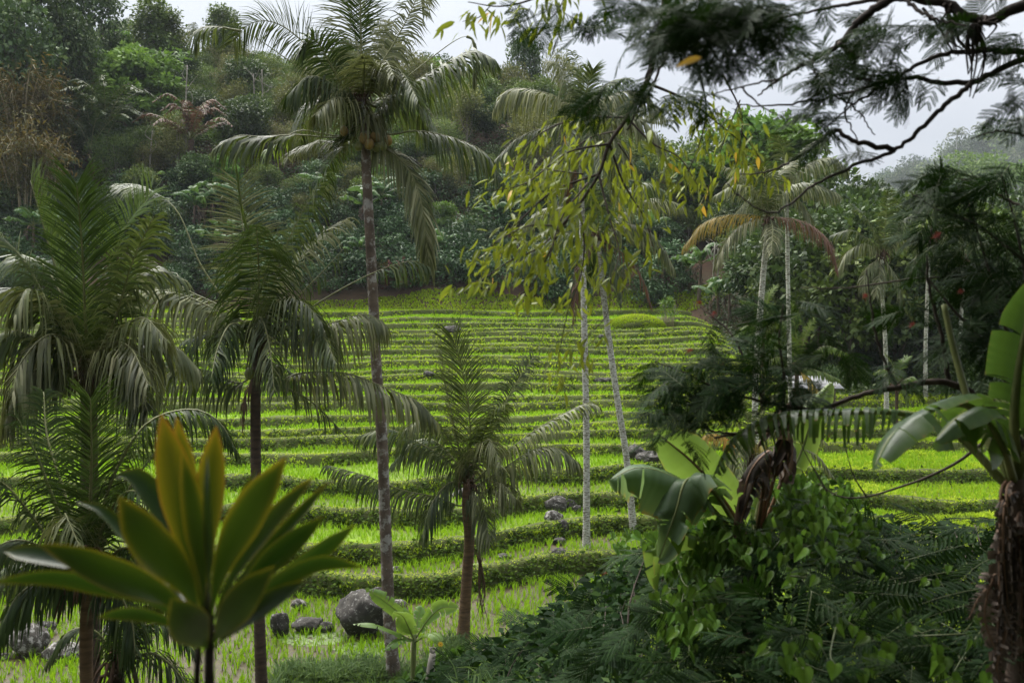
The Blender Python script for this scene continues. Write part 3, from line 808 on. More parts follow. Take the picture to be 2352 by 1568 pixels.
# ---------------------------------------------------------------- palm builder
def frond_geo(G, pts, L=0.9, hang=0.5, t0=0.12, n=62, rr=0.022, rng=RNG, twist=0.0, forward=0.45, vee=0.25, width=0.042, gap=0.0, tone=0.0, ends=(0.45, 0.35), ref=None, seg=3, t1=1.0):
    """One feather frond along pts: ribbed midrib (material 1) and leaflets on both sides (material 0)."""
    K = 26
    c = catmull(pts, K)
    length = np.linalg.norm(np.diff(c, axis=0), axis=1).sum()
    T = nrm(np.gradient(c, axis=0))
    h = c[-1] - c[0]
    r = np.array((h[0], h[1], 0.0))
    if np.linalg.norm(r) < 0.15: r = np.array((0, -1.0, 0))
    r = nrm(r)
    S0 = np.array((-r[1], r[0], 0.0)) if ref is None else nrm(np.asarray(ref, float))
    tube(G, c, np.interp(np.linspace(0, 1, K), [0, 0.15, 0.6, 1], [rr * 1.9, rr * 1.1, rr * 0.7, rr * 0.25]), n=5, r=0.5, m=1)
    t = np.linspace(t0, 0.995 * t1, n)
    t = np.clip(t + rng.uniform(-0.75, 0.75, n) * (t1 - t0) / n, t0, 0.998 * t1)
    t.sort()
    if hang > 0.6: L = L * 1.22
    ci = t * (K - 1)
    P0 = np.stack([np.interp(ci, np.arange(K), c[:, a]) for a in range(3)], -1)
    Tt = nrm(np.stack([np.interp(ci, np.arange(K), T[:, a]) for a in range(3)], -1))
    S = nrm(S0[None] - Tt * (Tt @ S0)[:, None])
    Nn = np.cross(S, Tt)
    Nn = np.where((Nn[:, 2:3] < -0.2), -Nn, Nn)
    a = twist * np.linspace(0.3, 1.0, n)[:, None] if np.isscalar(twist) else np.interp(t, [0, 1], twist)[:, None]
    S2 = S * np.cos(a) + Nn * np.sin(a); Nn = Nn * np.cos(a) - S * np.sin(a); S = S2
    tt = (t - t0) / (t1 - t0)
    prof = np.interp(tt, [0, 0.12, 0.4, 0.75, 1.0], [ends[0], 0.85, 1.0, 0.8, ends[1]])
    for sd in (-1, 1):
        keep = rng.uniform(size=n) >= gap
        m = keep.sum()
        if m == 0: continue
        fw = forward + 0.5 * tt[keep][:, None] ** 2
        v = vee + rng.normal(0, 0.10, (m, 1))
        d = nrm(S[keep] * sd * (1.0 - 0.35 * fw) + Tt[keep] * fw + Nn[keep] * v + rng.normal(0, 0.03 + 0.05 * min(1, hang), (m, 3)))
        Ls = (L * prof[keep] * rng.uniform(0.76, 1.12, m))[:, None]
        hg = np.clip(hang + rng.normal(0, 0.03 + 0.12 * min(1, hang), (m, 1)), 0, 1.3)
        w = width * rng.uniform(0.8, 1.15, (m, 1))
        p = [P0[keep]]; dd = d; ds = [d]
        steps = seg
        for s in range(steps):
            dd = nrm(dd + np.array((0, 0, -1.0)) * hg * (1.5 if s else 0.75) + rng.normal(0, 0.015 + 0.035 * min(1, hang), (m, 3)))
            p.append(p[-1] + dd * Ls / steps); ds.append(dd)
        V = []
        wf = [0.55, 1.0, 0.75, 0.0] if steps == 3 else [0.6, 1.0, 0.0]
        for s in range(steps + 1):
            dv = ds[min(s + 0, steps)]
            wv = nrm(Tt[keep] - dv * (Tt[keep] * dv).sum(1, keepdims=True) + Nn[keep] * 0.25)
            if s < steps:
                V += [p[s] - wv * w * wf[s] * 0.5, p[s] + wv * w * wf[s] * 0.5]
            else:
                V.append(p[s])
        V = np.stack(V, 1)
        kk = V.shape[1]
        off = (np.arange(m) * kk)[:, None]
        Q = np.concatenate([off + np.array([2 * s, 2 * s + 1, 2 * s + 3, 2 * s + 2])[None] for s in range(steps - 1)])
        Tn = off + np.array([2 * (steps - 1), 2 * (steps - 1) + 1, kk - 1])[None]
        rv = np.clip(rng.beta(1.3, 1.5, m) + tone, 0, 1)
        G.add(V.reshape(-1, 3), Q, Tn, np.repeat(rv, kk), 0)

FM = {'g': ('palm', 'rachis'), 'p': ('palm_pale', 'rachis'), 'd': ('palm_dark', 'rachis'), 'f': ('palm_fresh', 'rachis'), 'y': ('palm_yellow', 'rachis'), 'x': ('palm_dry', 'rachis_dry')}

def trunk_geo(pts, r0, r1, rings=True, flare=1.5, n=10, step=0.10):
    c = catmull(pts, 60)
    ln = np.linalg.norm(np.diff(c, axis=0), axis=1).sum()
    k = max(24, int(ln / step) * 2)
    c = catmull(pts, k)
    t = np.linspace(0, 1, k)
    rad = r0 + (r1 - r0) * t + r0 * (flare - 1) * np.exp(-t * ln / 0.5)
    if rings:
        rad = rad * (1 + 0.035 * np.where(np.arange(k) % 2 == 0, 1, -1) + 0.03 * vnoise(t * ln * 1.3, t * 0 + r0 * 99, 3))
    G = Geo()
    tube(G, c, rad, n=n)
    return G

def palm(label, D, trunk, fronds, group='coconut palms by the terraces', r0=0.15, r1=0.115, bark='palm_bark', nuts=(), lean=0.0, seed=1, flare=1.5, name='coconut_palm', scale=1.0, fibre=True, dtop=None, nleaf=80, cat='palm'):
    """trunk: sight-line points bottom to top (the base is dropped to the ground); fronds: dicts with the sight-line points."""
    rng = np.random.default_rng(seed)
    dtop = D if dtop is None else dtop
    base = gpt(trunk[0][0], trunk[0][1], D)
    pts = [base + np.array((0, 0, -0.15))]
    for i, (x, y) in enumerate(trunk[1:]):
        f = (i + 1) / (len(trunk) - 1)
        p = P(x, y, D + (dtop - D) * f)
        if p[2] > pts[-1][2] + 0.05: pts.append(p)
    t = thing(name, base, label, cat, group)
    trunk_geo(pts, r0, r1, flare=flare).build('trunk', M[bark], t, smooth=False)
    top = pts[-1]
    Dt = top[1]
    for fi, f in enumerate(fronds):
        kind, xy, dz = f['k'], f['p'], f.get('dz', 0.0)
        m = len(xy)
        dzs = np.linspace(0, 1, m) ** 1.2 * dz if np.isscalar(dz) else np.interp(np.linspace(0, 1, m), np.linspace(0, 1, len(dz)), dz)
        # every frond starts inside the crown
        w = [P(x, y, Dt + q) for (x, y), q in zip(xy, dzs)]
        if not f.get('free'):
            w = [top + np.array((rng.normal(0, .03), rng.normal(0, .03), 0.05))] + w
        G = Geo()
        kw = {a: f[a] for a in f if a in ('L', 'hang', 't0', 'n', 'twist', 'forward', 'vee', 'width', 'gap', 'ends', 'ref', 'rr', 'tone', 't1')}
        kw['n'] = int(kw.get('n', nleaf) * (1.35 if kw.get('hang', 0.5) < 0.3 else 1.1 if kw.get('hang', 0.5) < 0.5 else 0.9))
        kw['width'] = kw.get('width', 0.042) * (0.62 if kw.get('hang', 0.5) < 0.3 else 0.9 if kw.get('hang', 0.5) < 0.5 else 1.05)
        if kw.get('hang', 0.5) < 0.3: kw.setdefault('ends', (0.55, 0.62))
        kw['L'] = kw.get('L', 0.9) * scale
        frond_geo(G, np.array(w), rng=rng, **kw)
        G.build('frond', [M[FM[kind][0]], M[FM[kind][1]]], t)
    if fibre:
        G = Geo()
        for i in range(26):
            a = rng.uniform(0, 2 * math.pi); l = rng.uniform(0.35, 0.8) * scale
            d = np.array((math.cos(a), math.sin(a), 0))
            b = top + np.array((0, 0, rng.uniform(-0.25, 0.15))) * scale
            tube(G, catmull([b, b + d * l * 0.25 + (0, 0, l * 0.35), b + d * l * 0.5 + np.array((0, 0, l * rng.uniform(-0.6, 0.6)))], 5), np.array([0.05, 0.035, 0.03, 0.02, 0.008]) * scale, n=4, r=rng.uniform())
        G.build('crown_fibre', M['fibre'], t)
    for (x, y, r, k) in nuts:
        c = P(x, y, Dt - rng.uniform(0.12, 0.30))
        G = Geo(); ico(G, c, (r, r, r * 1.22), rng, amp=0.06, sub=2)
        G.build('coconut', M[k], t, smooth=True)
    return t

def ico_base(sub):
    import bmesh
    bm = bmesh.new(); bmesh.ops.create_icosphere(bm, subdivisions=sub, radius=1)
    v = np.array([p.co[:] for p in bm.verts]); f = np.array([[q.index for q in p.verts] for p in bm.faces]); bm.free()
    return v, f
_ICO = {s: ico_base(s) for s in (1, 2, 3, 4)}

def ico(G, c, r, rng, amp=0.1, sub=2, r_=0.5, rough=0.0):
    v, f = _ICO[sub]
    s = rng.uniform(0, 50)
    n = vnoise(v[:, 0] * 1.3 + s, v[:, 1] * 1.3 + v[:, 2] * 1.7, 3)
    k = 1 + amp * n
    if rough: k = k + rough * vnoise(v[:, 0] * 4 + s + v[:, 2] * 3, v[:, 1] * 4 + v[:, 2] * 2, 4) + rough * 0.5 * vnoise(v[:, 0] * 9 + s + v[:, 2] * 7, v[:, 1] * 9 - v[:, 2] * 5, 5)
    G.add(np.asarray(c) + v * k[:, None] * np.asarray(r), None, f, r_)

def F(k, p, **kw):
    kw.update(k=k, p=p); return kw

# ---- the tall coconut palm with nuts
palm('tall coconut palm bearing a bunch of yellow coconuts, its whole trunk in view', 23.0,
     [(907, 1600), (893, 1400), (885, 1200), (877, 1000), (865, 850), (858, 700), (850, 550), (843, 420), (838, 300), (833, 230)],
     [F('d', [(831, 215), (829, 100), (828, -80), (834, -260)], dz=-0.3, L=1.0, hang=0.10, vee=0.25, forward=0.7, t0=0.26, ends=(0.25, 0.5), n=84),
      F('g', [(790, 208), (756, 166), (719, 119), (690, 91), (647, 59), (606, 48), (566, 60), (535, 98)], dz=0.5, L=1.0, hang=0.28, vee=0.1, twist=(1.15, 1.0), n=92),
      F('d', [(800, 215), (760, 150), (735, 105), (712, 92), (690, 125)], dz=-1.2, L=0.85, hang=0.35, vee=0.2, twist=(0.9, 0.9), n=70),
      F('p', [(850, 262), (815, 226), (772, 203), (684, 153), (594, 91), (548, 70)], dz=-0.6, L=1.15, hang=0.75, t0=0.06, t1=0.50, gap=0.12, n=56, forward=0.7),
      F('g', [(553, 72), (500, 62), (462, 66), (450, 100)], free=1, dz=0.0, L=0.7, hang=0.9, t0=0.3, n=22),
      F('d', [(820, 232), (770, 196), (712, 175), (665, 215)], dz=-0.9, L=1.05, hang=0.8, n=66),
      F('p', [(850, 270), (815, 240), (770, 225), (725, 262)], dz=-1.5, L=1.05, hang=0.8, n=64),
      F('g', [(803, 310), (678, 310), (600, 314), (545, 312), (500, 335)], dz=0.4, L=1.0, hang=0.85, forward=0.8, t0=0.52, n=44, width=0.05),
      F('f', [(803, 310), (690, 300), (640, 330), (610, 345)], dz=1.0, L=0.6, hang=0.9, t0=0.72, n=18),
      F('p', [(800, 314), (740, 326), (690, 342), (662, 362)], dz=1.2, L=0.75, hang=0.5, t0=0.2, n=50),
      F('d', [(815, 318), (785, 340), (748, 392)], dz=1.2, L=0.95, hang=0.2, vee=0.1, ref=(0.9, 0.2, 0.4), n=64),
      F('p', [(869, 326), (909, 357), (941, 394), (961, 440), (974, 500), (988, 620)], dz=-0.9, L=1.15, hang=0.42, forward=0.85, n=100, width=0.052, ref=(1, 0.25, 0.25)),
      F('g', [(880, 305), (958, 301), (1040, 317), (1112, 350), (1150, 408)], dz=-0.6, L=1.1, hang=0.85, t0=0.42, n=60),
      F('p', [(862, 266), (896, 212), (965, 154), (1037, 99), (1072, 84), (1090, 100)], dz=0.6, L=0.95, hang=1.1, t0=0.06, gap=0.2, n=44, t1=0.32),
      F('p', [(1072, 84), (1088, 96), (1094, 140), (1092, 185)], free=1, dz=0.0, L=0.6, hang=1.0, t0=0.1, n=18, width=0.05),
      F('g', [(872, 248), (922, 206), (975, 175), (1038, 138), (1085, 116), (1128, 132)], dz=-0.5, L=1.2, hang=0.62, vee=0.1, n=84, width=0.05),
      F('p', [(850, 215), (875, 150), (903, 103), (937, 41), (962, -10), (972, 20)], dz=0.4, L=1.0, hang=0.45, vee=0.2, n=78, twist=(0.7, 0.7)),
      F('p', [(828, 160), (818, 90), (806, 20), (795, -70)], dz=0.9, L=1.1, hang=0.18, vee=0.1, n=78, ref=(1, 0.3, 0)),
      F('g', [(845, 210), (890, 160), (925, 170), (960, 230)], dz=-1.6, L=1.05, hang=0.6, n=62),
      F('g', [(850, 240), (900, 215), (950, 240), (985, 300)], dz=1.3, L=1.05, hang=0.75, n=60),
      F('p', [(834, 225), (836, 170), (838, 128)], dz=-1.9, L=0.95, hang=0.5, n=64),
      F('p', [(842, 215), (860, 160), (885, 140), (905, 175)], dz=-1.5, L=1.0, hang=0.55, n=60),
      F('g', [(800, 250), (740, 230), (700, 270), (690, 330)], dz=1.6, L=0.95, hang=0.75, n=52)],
     nuts=[(835, 318, .112, 'coconut'), (862, 315, .118, 'coconut'), (848, 331, .115, 'coconut'), (891, 323, .105, 'coconut'), (790, 301, .10, 'coconut'), (866, 339, .10, 'coconut_green'), (824, 336, .095, 'coconut_green'), (880, 336, .09, 'coconut_green')],
     r0=0.150, r1=0.105, seed=2)

# ---- the leaning-crown palm left of it
palm('dark-leaved palm with long arching fronds left of the tallest one', 21.5,
     [(602, 1600), (592, 1300), (588, 1100), (587, 905), (590, 860), (594, 790)],
     [F('d', [(592, 760), (594, 640), (591, 550), (588, 515)], dz=-2.2, L=1.25, hang=0.5, gap=0.08, vee=0.0, n=92, forward=0.25),
      F('p', [(585, 740), (572, 600), (556, 510), (548, 418)], dz=0.8, L=1.0, hang=0.10, vee=0.1, n=58, forward=0.25, ref=(1, 0.1, 0.15)),
      F('f', [(585, 640), (562, 513), (545, 395)], dz=0.2, L=0.45, hang=0.0, forward=2.2, vee=0.2, t0=0.45, n=40),
      F('p', [(570, 760), (500, 715), (420, 678), (340, 662), (280, 672), (232, 722)], dz=-0.5, L=0.95, hang=0.95, n=92, width=0.046),
      F('p', [(565, 745), (510, 705), (421, 661), (365, 610), (322, 575)], dz=0.5, L=0.85, hang=1.0, n=66, width=0.05),
      F('g', [(560, 878), (469, 849), (400, 843), (325, 844), (257, 850), (215, 872)], dz=-0.6, L=1.05, hang=1.05, t0=0.22, n=86, width=0.046),
      F('p', [(620, 790), (701, 765), (775, 738), (840, 722), (880, 740)], dz=-0.3, L=1.05, hang=1.1, t0=0.2, n=70, width=0.046),
      F('p', [(625, 885), (667, 863), (718, 854), (800, 858), (880, 888), (960, 922), (998, 962)], dz=-0.8, L=0.9, hang=1.15, t0=0.28, n=74, width=0.05),
      F('g', [(630, 868), (718, 924), (800, 1006), (855, 1056)], dz=0.0, L=0.5, hang=1.2, t0=0.25, n=14, t1=0.7),
      F('g', [(616, 765), (684, 682), (740, 625), (790, 570)], dz=0.6, L=0.5, hang=1.1, t0=0.5, n=12),
      F('g', [(640, 760), (740, 690), (850, 630), (940, 600), (985, 612)], dz=0.5, L=0.5, hang=1.2, t0=0.7, n=18),
      F('g', [(612, 740), (640, 610), (690, 495), (748, 398)], dz=-0.4, L=0.95, hang=0.75, vee=0.2, n=80),
      F('g', [(540, 720), (462, 610), (410, 490), (350, 440), (280, 428)], dz=1.3, L=0.85, hang=0.45, t0=0.68, n=44, twist=0.4),
      F('p', [(606, 760), (660, 640), (735, 540), (800, 500)], dz=1.2, L=0.9, hang=0.5, n=62),
      F('g', [(580, 745), (600, 730), (620, 800), (630, 900)], dz=-1.6, L=0.85, hang=0.9, n=62),
      F('d', [(570, 755), (530, 745), (500, 800), (485, 870)], dz=-1.7, L=0.85, hang=0.9, n=62),
      F('g', [(612, 755), (680, 735), (740, 770), (770, 830)], dz=-1.6, L=0.9, hang=1.0, n=60),
      F('d', [(565, 770), (480, 760), (420, 790), (370, 850)], dz=1.3, L=0.9, hang=1.0, n=60),
      F('d', [(620, 830), (660, 850), (690, 900)], dz=1.2, L=0.7, hang=1.0, n=40),
      F('x', [(575, 880), (560, 920), (556, 980)], dz=-0.3, L=0.4, hang=1.2, n=24),
      F('g', [(600, 750), (640, 690), (690, 690), (740, 740)], dz=-1.0, L=0.95, hang=0.7, n=66)],
     nuts=[(612, 845, .11, 'coconut_green'), (640, 850, .11, 'coconut_green'), (573, 858, .11, 'coconut_green')],
     r0=0.125, r1=0.105, bark='palm_bark_dark', seed=3, scale=1.14)

# ---- big young palm at the left edge
palm('broad young palm with tall upright fronds beside the left edge', 15.0,
     [(205, 1500), (205, 1000), (203, 860)],
     [F('d', [(203, 850), (196, 740), (190, 600), (183, 500), (176, 425)], dz=-0.8, L=0.92, hang=0.15, vee=0.06, forward=0.75, gap=0.05, n=84, width=0.036),
      F('f', [(195, 840), (160, 720), (120, 590), (70, 415)], dz=0.5, L=0.75, hang=0.05, vee=0.5, twist=0.9, forward=0.8, n=80),
      F('g', [(190, 850), (130, 740), (62, 610), (0, 545), (-60, 520)], dz=-0.3, L=0.85, hang=0.25, vee=0.2, n=84),
      F('p', [(185, 850), (140, 757), (100, 690), (62, 665), (35, 720)], dz=-0.9, L=0.8, hang=0.8, n=80),
      F('g', [(180, 860), (100, 790), (30, 760), (-40, 790)], dz=-0.4, L=0.8, hang=0.8, n=76),
      F('f', [(212, 840), (245, 700), (280, 540), (350, 445)], dz=0.4, L=0.75, hang=0.15, vee=0.4, twist=0.5, n=80),
      F('g', [(215, 845), (265, 730), (305, 600), (352, 500)], dz=-0.5, L=0.75, hang=0.35, n=76),
      F('p', [(215, 850), (280, 760), (330, 730), (380, 780)], dz=-0.8, L=0.75, hang=0.85, n=70),
      F('p', [(220, 860), (300, 800), (390, 790), (450, 840)], dz=0.4, L=0.75, hang=0.9, n=70),
      F('g', [(195, 840), (150, 700), (90, 600), (20, 600)], dz=1.0, L=0.8, hang=0.5, n=70),
      F('p', [(190, 860), (110, 840), (50, 880), (15, 960)], dz=-0.9, L=0.8, hang=1.0, n=72),
      F('g', [(225, 865), (280, 850), (320, 890), (340, 950)], dz=-1.1, L=0.8, hang=1.0, n=66),
      F('p', [(200, 850), (160, 790), (110, 770), (50, 830), (30, 900)], dz=-1.2, L=0.85, hang=0.95, n=66),
      F('p', [(214, 850), (250, 790), (300, 800), (340, 880)], dz=-1.3, L=0.85, hang=0.95, n=60),
      F('g', [(190, 850), (110, 700), (40, 660), (-40, 700)], dz=0.6, L=0.85, hang=0.6, n=66),
      F('g', [(215, 850), (280, 680), (350, 620), (420, 640)], dz=0.9, L=0.85, hang=0.6, n=64)],
     r0=0.14, r1=0.12, bark='palm_bark_dark', seed=4, nleaf=80, scale=1.12)

# ---- dark palm at the lower left
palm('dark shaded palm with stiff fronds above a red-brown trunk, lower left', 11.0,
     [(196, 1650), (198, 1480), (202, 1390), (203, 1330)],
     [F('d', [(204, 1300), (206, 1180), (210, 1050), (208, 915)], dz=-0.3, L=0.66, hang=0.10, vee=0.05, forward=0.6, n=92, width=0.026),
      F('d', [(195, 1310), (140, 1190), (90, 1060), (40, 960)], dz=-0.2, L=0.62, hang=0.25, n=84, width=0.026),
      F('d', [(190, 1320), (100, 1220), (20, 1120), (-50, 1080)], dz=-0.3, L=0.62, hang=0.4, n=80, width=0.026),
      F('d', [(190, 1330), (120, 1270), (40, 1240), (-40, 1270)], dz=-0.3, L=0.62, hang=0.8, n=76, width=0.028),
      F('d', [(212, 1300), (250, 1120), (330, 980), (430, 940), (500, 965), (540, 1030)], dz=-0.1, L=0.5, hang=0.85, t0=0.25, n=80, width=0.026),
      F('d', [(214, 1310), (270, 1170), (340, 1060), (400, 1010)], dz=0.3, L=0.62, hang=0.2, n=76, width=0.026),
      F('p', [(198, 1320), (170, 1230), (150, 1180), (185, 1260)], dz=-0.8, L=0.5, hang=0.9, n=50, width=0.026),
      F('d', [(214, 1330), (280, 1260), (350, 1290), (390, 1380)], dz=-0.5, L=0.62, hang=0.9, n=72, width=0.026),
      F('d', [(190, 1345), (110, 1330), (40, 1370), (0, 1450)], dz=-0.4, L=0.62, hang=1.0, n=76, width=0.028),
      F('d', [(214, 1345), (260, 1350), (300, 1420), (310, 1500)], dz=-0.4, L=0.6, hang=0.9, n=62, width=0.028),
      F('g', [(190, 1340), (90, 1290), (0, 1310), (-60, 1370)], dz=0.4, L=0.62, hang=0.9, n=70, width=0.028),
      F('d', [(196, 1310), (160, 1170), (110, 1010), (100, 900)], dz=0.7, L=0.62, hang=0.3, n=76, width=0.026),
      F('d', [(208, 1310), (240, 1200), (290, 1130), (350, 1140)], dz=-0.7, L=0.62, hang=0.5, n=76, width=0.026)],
     r0=0.068, r1=0.075, bark='palm_bark_tan', seed=5, flare=1.0, scale=1.0)

# ---- little palm in the lower left corner
palm('small shaded palm at the bottom edge behind the broad-leaved plant', 13.0,
     [(262, 1700), (268, 1600), (272, 1540)],
     [F('d', [(272, 1520), (330, 1440), (400, 1440), (450, 1500)], dz=-0.2, L=0.5, hang=0.6, n=60, width=0.026),
      F('d', [(272, 1520), (300, 1400), (280, 1330), (230, 1330)], dz=0.2, L=0.5, hang=0.6, n=60, width=0.026),
      F('d', [(275, 1530), (350, 1500), (420, 1560), (450, 1640)], dz=-0.3, L=0.5, hang=0.7, n=60, width=0.026),
      F('d', [(270, 1520), (350, 1380), (420, 1400)], dz=0.4, L=0.45, hang=0.3, n=56, width=0.026),
      F('d', [(268, 1520), (220, 1450), (160, 1450), (110, 1520)], dz=-0.2, L=0.5, hang=0.6, n=56, width=0.026),
      F('d', [(274, 1520), (310, 1440), (340, 1390)], dz=-0.5, L=0.5, hang=0.3, n=60, width=0.026)],
     r0=0.09, r1=0.08, bark='palm_bark_dark', seed=6, flare=1.1)

# ---- young palm in the middle
palm('young palm with feathery crown and curved ringed trunk amid the fields', 25.5,
     [(1062, 1455), (1072, 1330), (1078, 1240), (1073, 1165), (1075, 1110)],
     [F('g', [(1076, 1080), (1080, 980), (1066, 870), (1040, 775)], dz=-0.7, L=1.08, hang=0.16, vee=0.05, forward=0.75, gap=0.06, n=84, width=0.046),
      F('p', [(1068, 1090), (1040, 960), (1020, 860), (1012, 790)], dz=0.4, L=0.55, hang=0.1, forward=1.0, n=60),
      F('g', [(1080, 1090), (1130, 990), (1180, 890), (1225, 820)], dz=0.2, L=0.7, hang=0.35, vee=0.4, twist=0.6, n=76),
      F('p', [(1085, 1110), (1160, 1040), (1250, 975), (1340, 928), (1370, 930)], dz=-0.3, L=0.85, hang=0.55, vee=0.25, n=84),
      F('p', [(1085, 1120), (1150, 1080), (1220, 1035), (1280, 1028), (1325, 1060)], dz=-0.6, L=0.95, hang=0.85, n=84, width=0.046),
      F('g', [(1066, 1100), (1020, 1050), (944, 1008), (890, 985), (826, 1000)], dz=-0.3, L=0.9, hang=0.75, n=84),
      F('g', [(1062, 1160), (999, 1140), (924, 1125), (840, 1092), (752, 1068)], dz=0.1, L=0.8, hang=0.85, t0=0.2, n=80),
      F('p', [(1080, 1120), (1112, 1130), (1146, 1108), (1185, 1145)], dz=-1.2, L=0.85, hang=0.9, n=66),
      F('p', [(1080, 1130), (1110, 1170), (1125, 1240)], dz=-0.9, L=0.8, hang=0.8, n=56),
      F('g', [(1070, 1090), (1020, 990), (980, 960), (930, 985)], dz=-0.9, L=0.85, hang=0.7, n=76),
      F('g', [(1068, 1090), (1010, 1020), (960, 1010), (905, 1060)], dz=0.8, L=0.85, hang=0.7, n=72),
      F('g', [(1084, 1090), (1110, 1000), (1130, 950), (1160, 930)], dz=-0.9, L=0.8, hang=0.5, n=72),
      F('p', [(1078, 1090), (1100, 1030), (1125, 1010), (1150, 1070)], dz=-1.3, L=0.8, hang=0.8, n=66),
      F('g', [(1068, 1110), (1030, 1110), (990, 1160), (970, 1230)], dz=-0.8, L=0.8, hang=0.95, n=62)],
     r0=0.150, r1=0.135, bark='palm_bark_tan', seed=7, flare=1.5, scale=1.15)

# ---- tall white-trunked palms right of centre
palm('tall palm on a straight white-flecked trunk behind the yellow-green branch', 33.0,
     [(1347, 1228), (1347, 1000), (1341, 700), (1336, 450), (1338, 300), (1340, 262)],
     [F('p', [(1325, 255), (1275, 222), (1215, 205), (1165, 208), (1140, 240)], dz=-0.3, L=1.15, hang=0.9, n=80, width=0.05),
      F('p', [(1330, 240), (1305, 190), (1285, 150), (1260, 140)], dz=0.5, L=0.9, hang=0.8, n=60, gap=0.2),
      F('g', [(1345, 235), (1352, 190), (1362, 160)], dz=-0.5, L=0.7, hang=0.1, n=60),
      F('g', [(1335, 235), (1330, 160), (1315, 120)], dz=0.4, L=0.8, hang=0.5, n=44, gap=0.3),
      F('p', [(1355, 255), (1420, 262), (1480, 280), (1525, 345)], dz=-0.4, L=1.0, hang=0.9, n=76, width=0.05),
      F('p', [(1355, 245), (1410, 215), (1470, 215), (1520, 262)], dz=0.4, L=1.0, hang=0.7, n=72),
      F('g', [(1325, 275), (1260, 290), (1190, 318), (1130, 375)], dz=-0.6, L=1.0, hang=0.8, n=72),
      F('p', [(1355, 275), (1410, 310), (1450, 370), (1470, 440)], dz=-0.6, L=1.0, hang=0.7, n=72),
      F('g', [(1330, 275), (1300, 320), (1280, 390)], dz=-1.3, L=1.0, hang=0.7, n=66),
      F('g', [(1350, 280), (1370, 330), (1385, 400)], dz=-1.4, L=1.0, hang=0.7, n=66),
      F('d', [(1345, 240), (1400, 190), (1440, 180)], dz=0.9, L=0.9, hang=0.5, n=60),
      F('p', [(1352, 290), (1400, 350), (1420, 450)], dz=0.8, L=1.0, hang=0.8, n=60),
      F('x', [(1335, 300), (1310, 380), (1300, 470)], dz=0.6, L=0.7, hang=1.1, n=40)],
     r0=0.120, r1=0.09, bark='palm_bark_white', seed=8, scale=1.12)
palm('slanting palm whose white-flecked trunk leans left, right of centre', 35.0,
     [(1457, 1187), (1440, 1060), (1420, 930), (1400, 790), (1388, 690), (1378, 600), (1374, 555)],
     [F('p', [(1385, 540), (1440, 515), (1500, 540), (1545, 610)], dz=-0.3, L=1.0, hang=0.9, n=76, width=0.05),
      F('p', [(1385, 535), (1450, 475), (1510, 455), (1565, 470)], dz=0.4, L=0.95, hang=0.8, n=72),
      F('g', [(1380, 530), (1430, 450), (1480, 420), (1530, 440)], dz=-0.7, L=0.95, hang=0.8, n=70),
      F('g', [(1365, 545), (1300, 535), (1240, 560), (1195, 610)], dz=-0.5, L=0.95, hang=0.9, n=70),
      F('x', [(1368, 560), (1340, 590), (1325, 650), (1318, 730)], dz=-0.5, L=0.75, hang=0.9, n=60),
      F('g', [(1385, 560), (1410, 600), (1425, 650), (1428, 690)], dz=-0.8, L=0.75, hang=0.8, n=66),
      F('x', [(1388, 555), (1440, 590), (1475, 640), (1495, 700)], dz=0.2, L=0.6, hang=1.0, n=40, gap=0.3),
      F('g', [(1375, 525), (1365, 460), (1340, 420)], dz=-0.8, L=0.9, hang=0.5, n=64),
      F('p', [(1370, 535), (1310, 480), (1250, 480), (1200, 520)], dz=0.6, L=0.9, hang=0.8, n=64),
      F('d', [(1372, 560), (1350, 600), (1340, 640)], dz=0.8, L=0.8, hang=0.9, n=56)],
     r0=0.125, r1=0.10, bark='palm_bark_white', seed=9, scale=1.12)

# ---- palms right of centre, middle distance
palm('mossy-trunked palm with yellowing and red-brown drooping fronds', 41.0,
     [(1735, 1082), (1735, 900), (1746, 720), (1757, 590), (1766, 515)],
     [F('y', [(1755, 498), (1690, 492), (1620, 510), (1572, 565)], dz=-0.3, L=0.9, hang=0.8, n=70, width=0.036, tone=-0.5),
      F('p', [(1758, 500), (1700, 520), (1665, 560), (1645, 610)], dz=-0.8, L=0.85, hang=0.7, n=66, width=0.055),
      F('x', [(1775, 500), (1840, 508), (1895, 545), (1922, 615)], dz=-0.4, L=0.9, hang=0.8, n=70, width=0.036, tone=0.3),
      F('p', [(1770, 505), (1775, 530), (1772, 580)], dz=-1.6, L=0.9, hang=0.6, n=60, width=0.055),
      F('p', [(1770, 490), (1800, 440), (1850, 420), (1900, 440)], dz=-0.6, L=0.95, hang=0.6, n=66, width=0.05),
      F('p', [(1760, 490), (1730, 440), (1690, 425), (1640, 450)], dz=-0.5, L=0.95, hang=0.6, n=66, width=0.05),
      F('g', [(1764, 480), (1760, 410), (1745, 360)], dz=-0.6, L=0.9, hang=0.3, n=64, width=0.05),
      F('p', [(1766, 480), (1785, 410), (1820, 370)], dz=0.6, L=0.9, hang=0.4, n=64, width=0.05),
      F('p', [(1760, 485), (1710, 410), (1660, 380)], dz=0.7, L=0.9, hang=0.6, n=60, width=0.05)],
     r0=0.135, r1=0.115, bark='palm_bark_white', seed=10, scale=1.15)
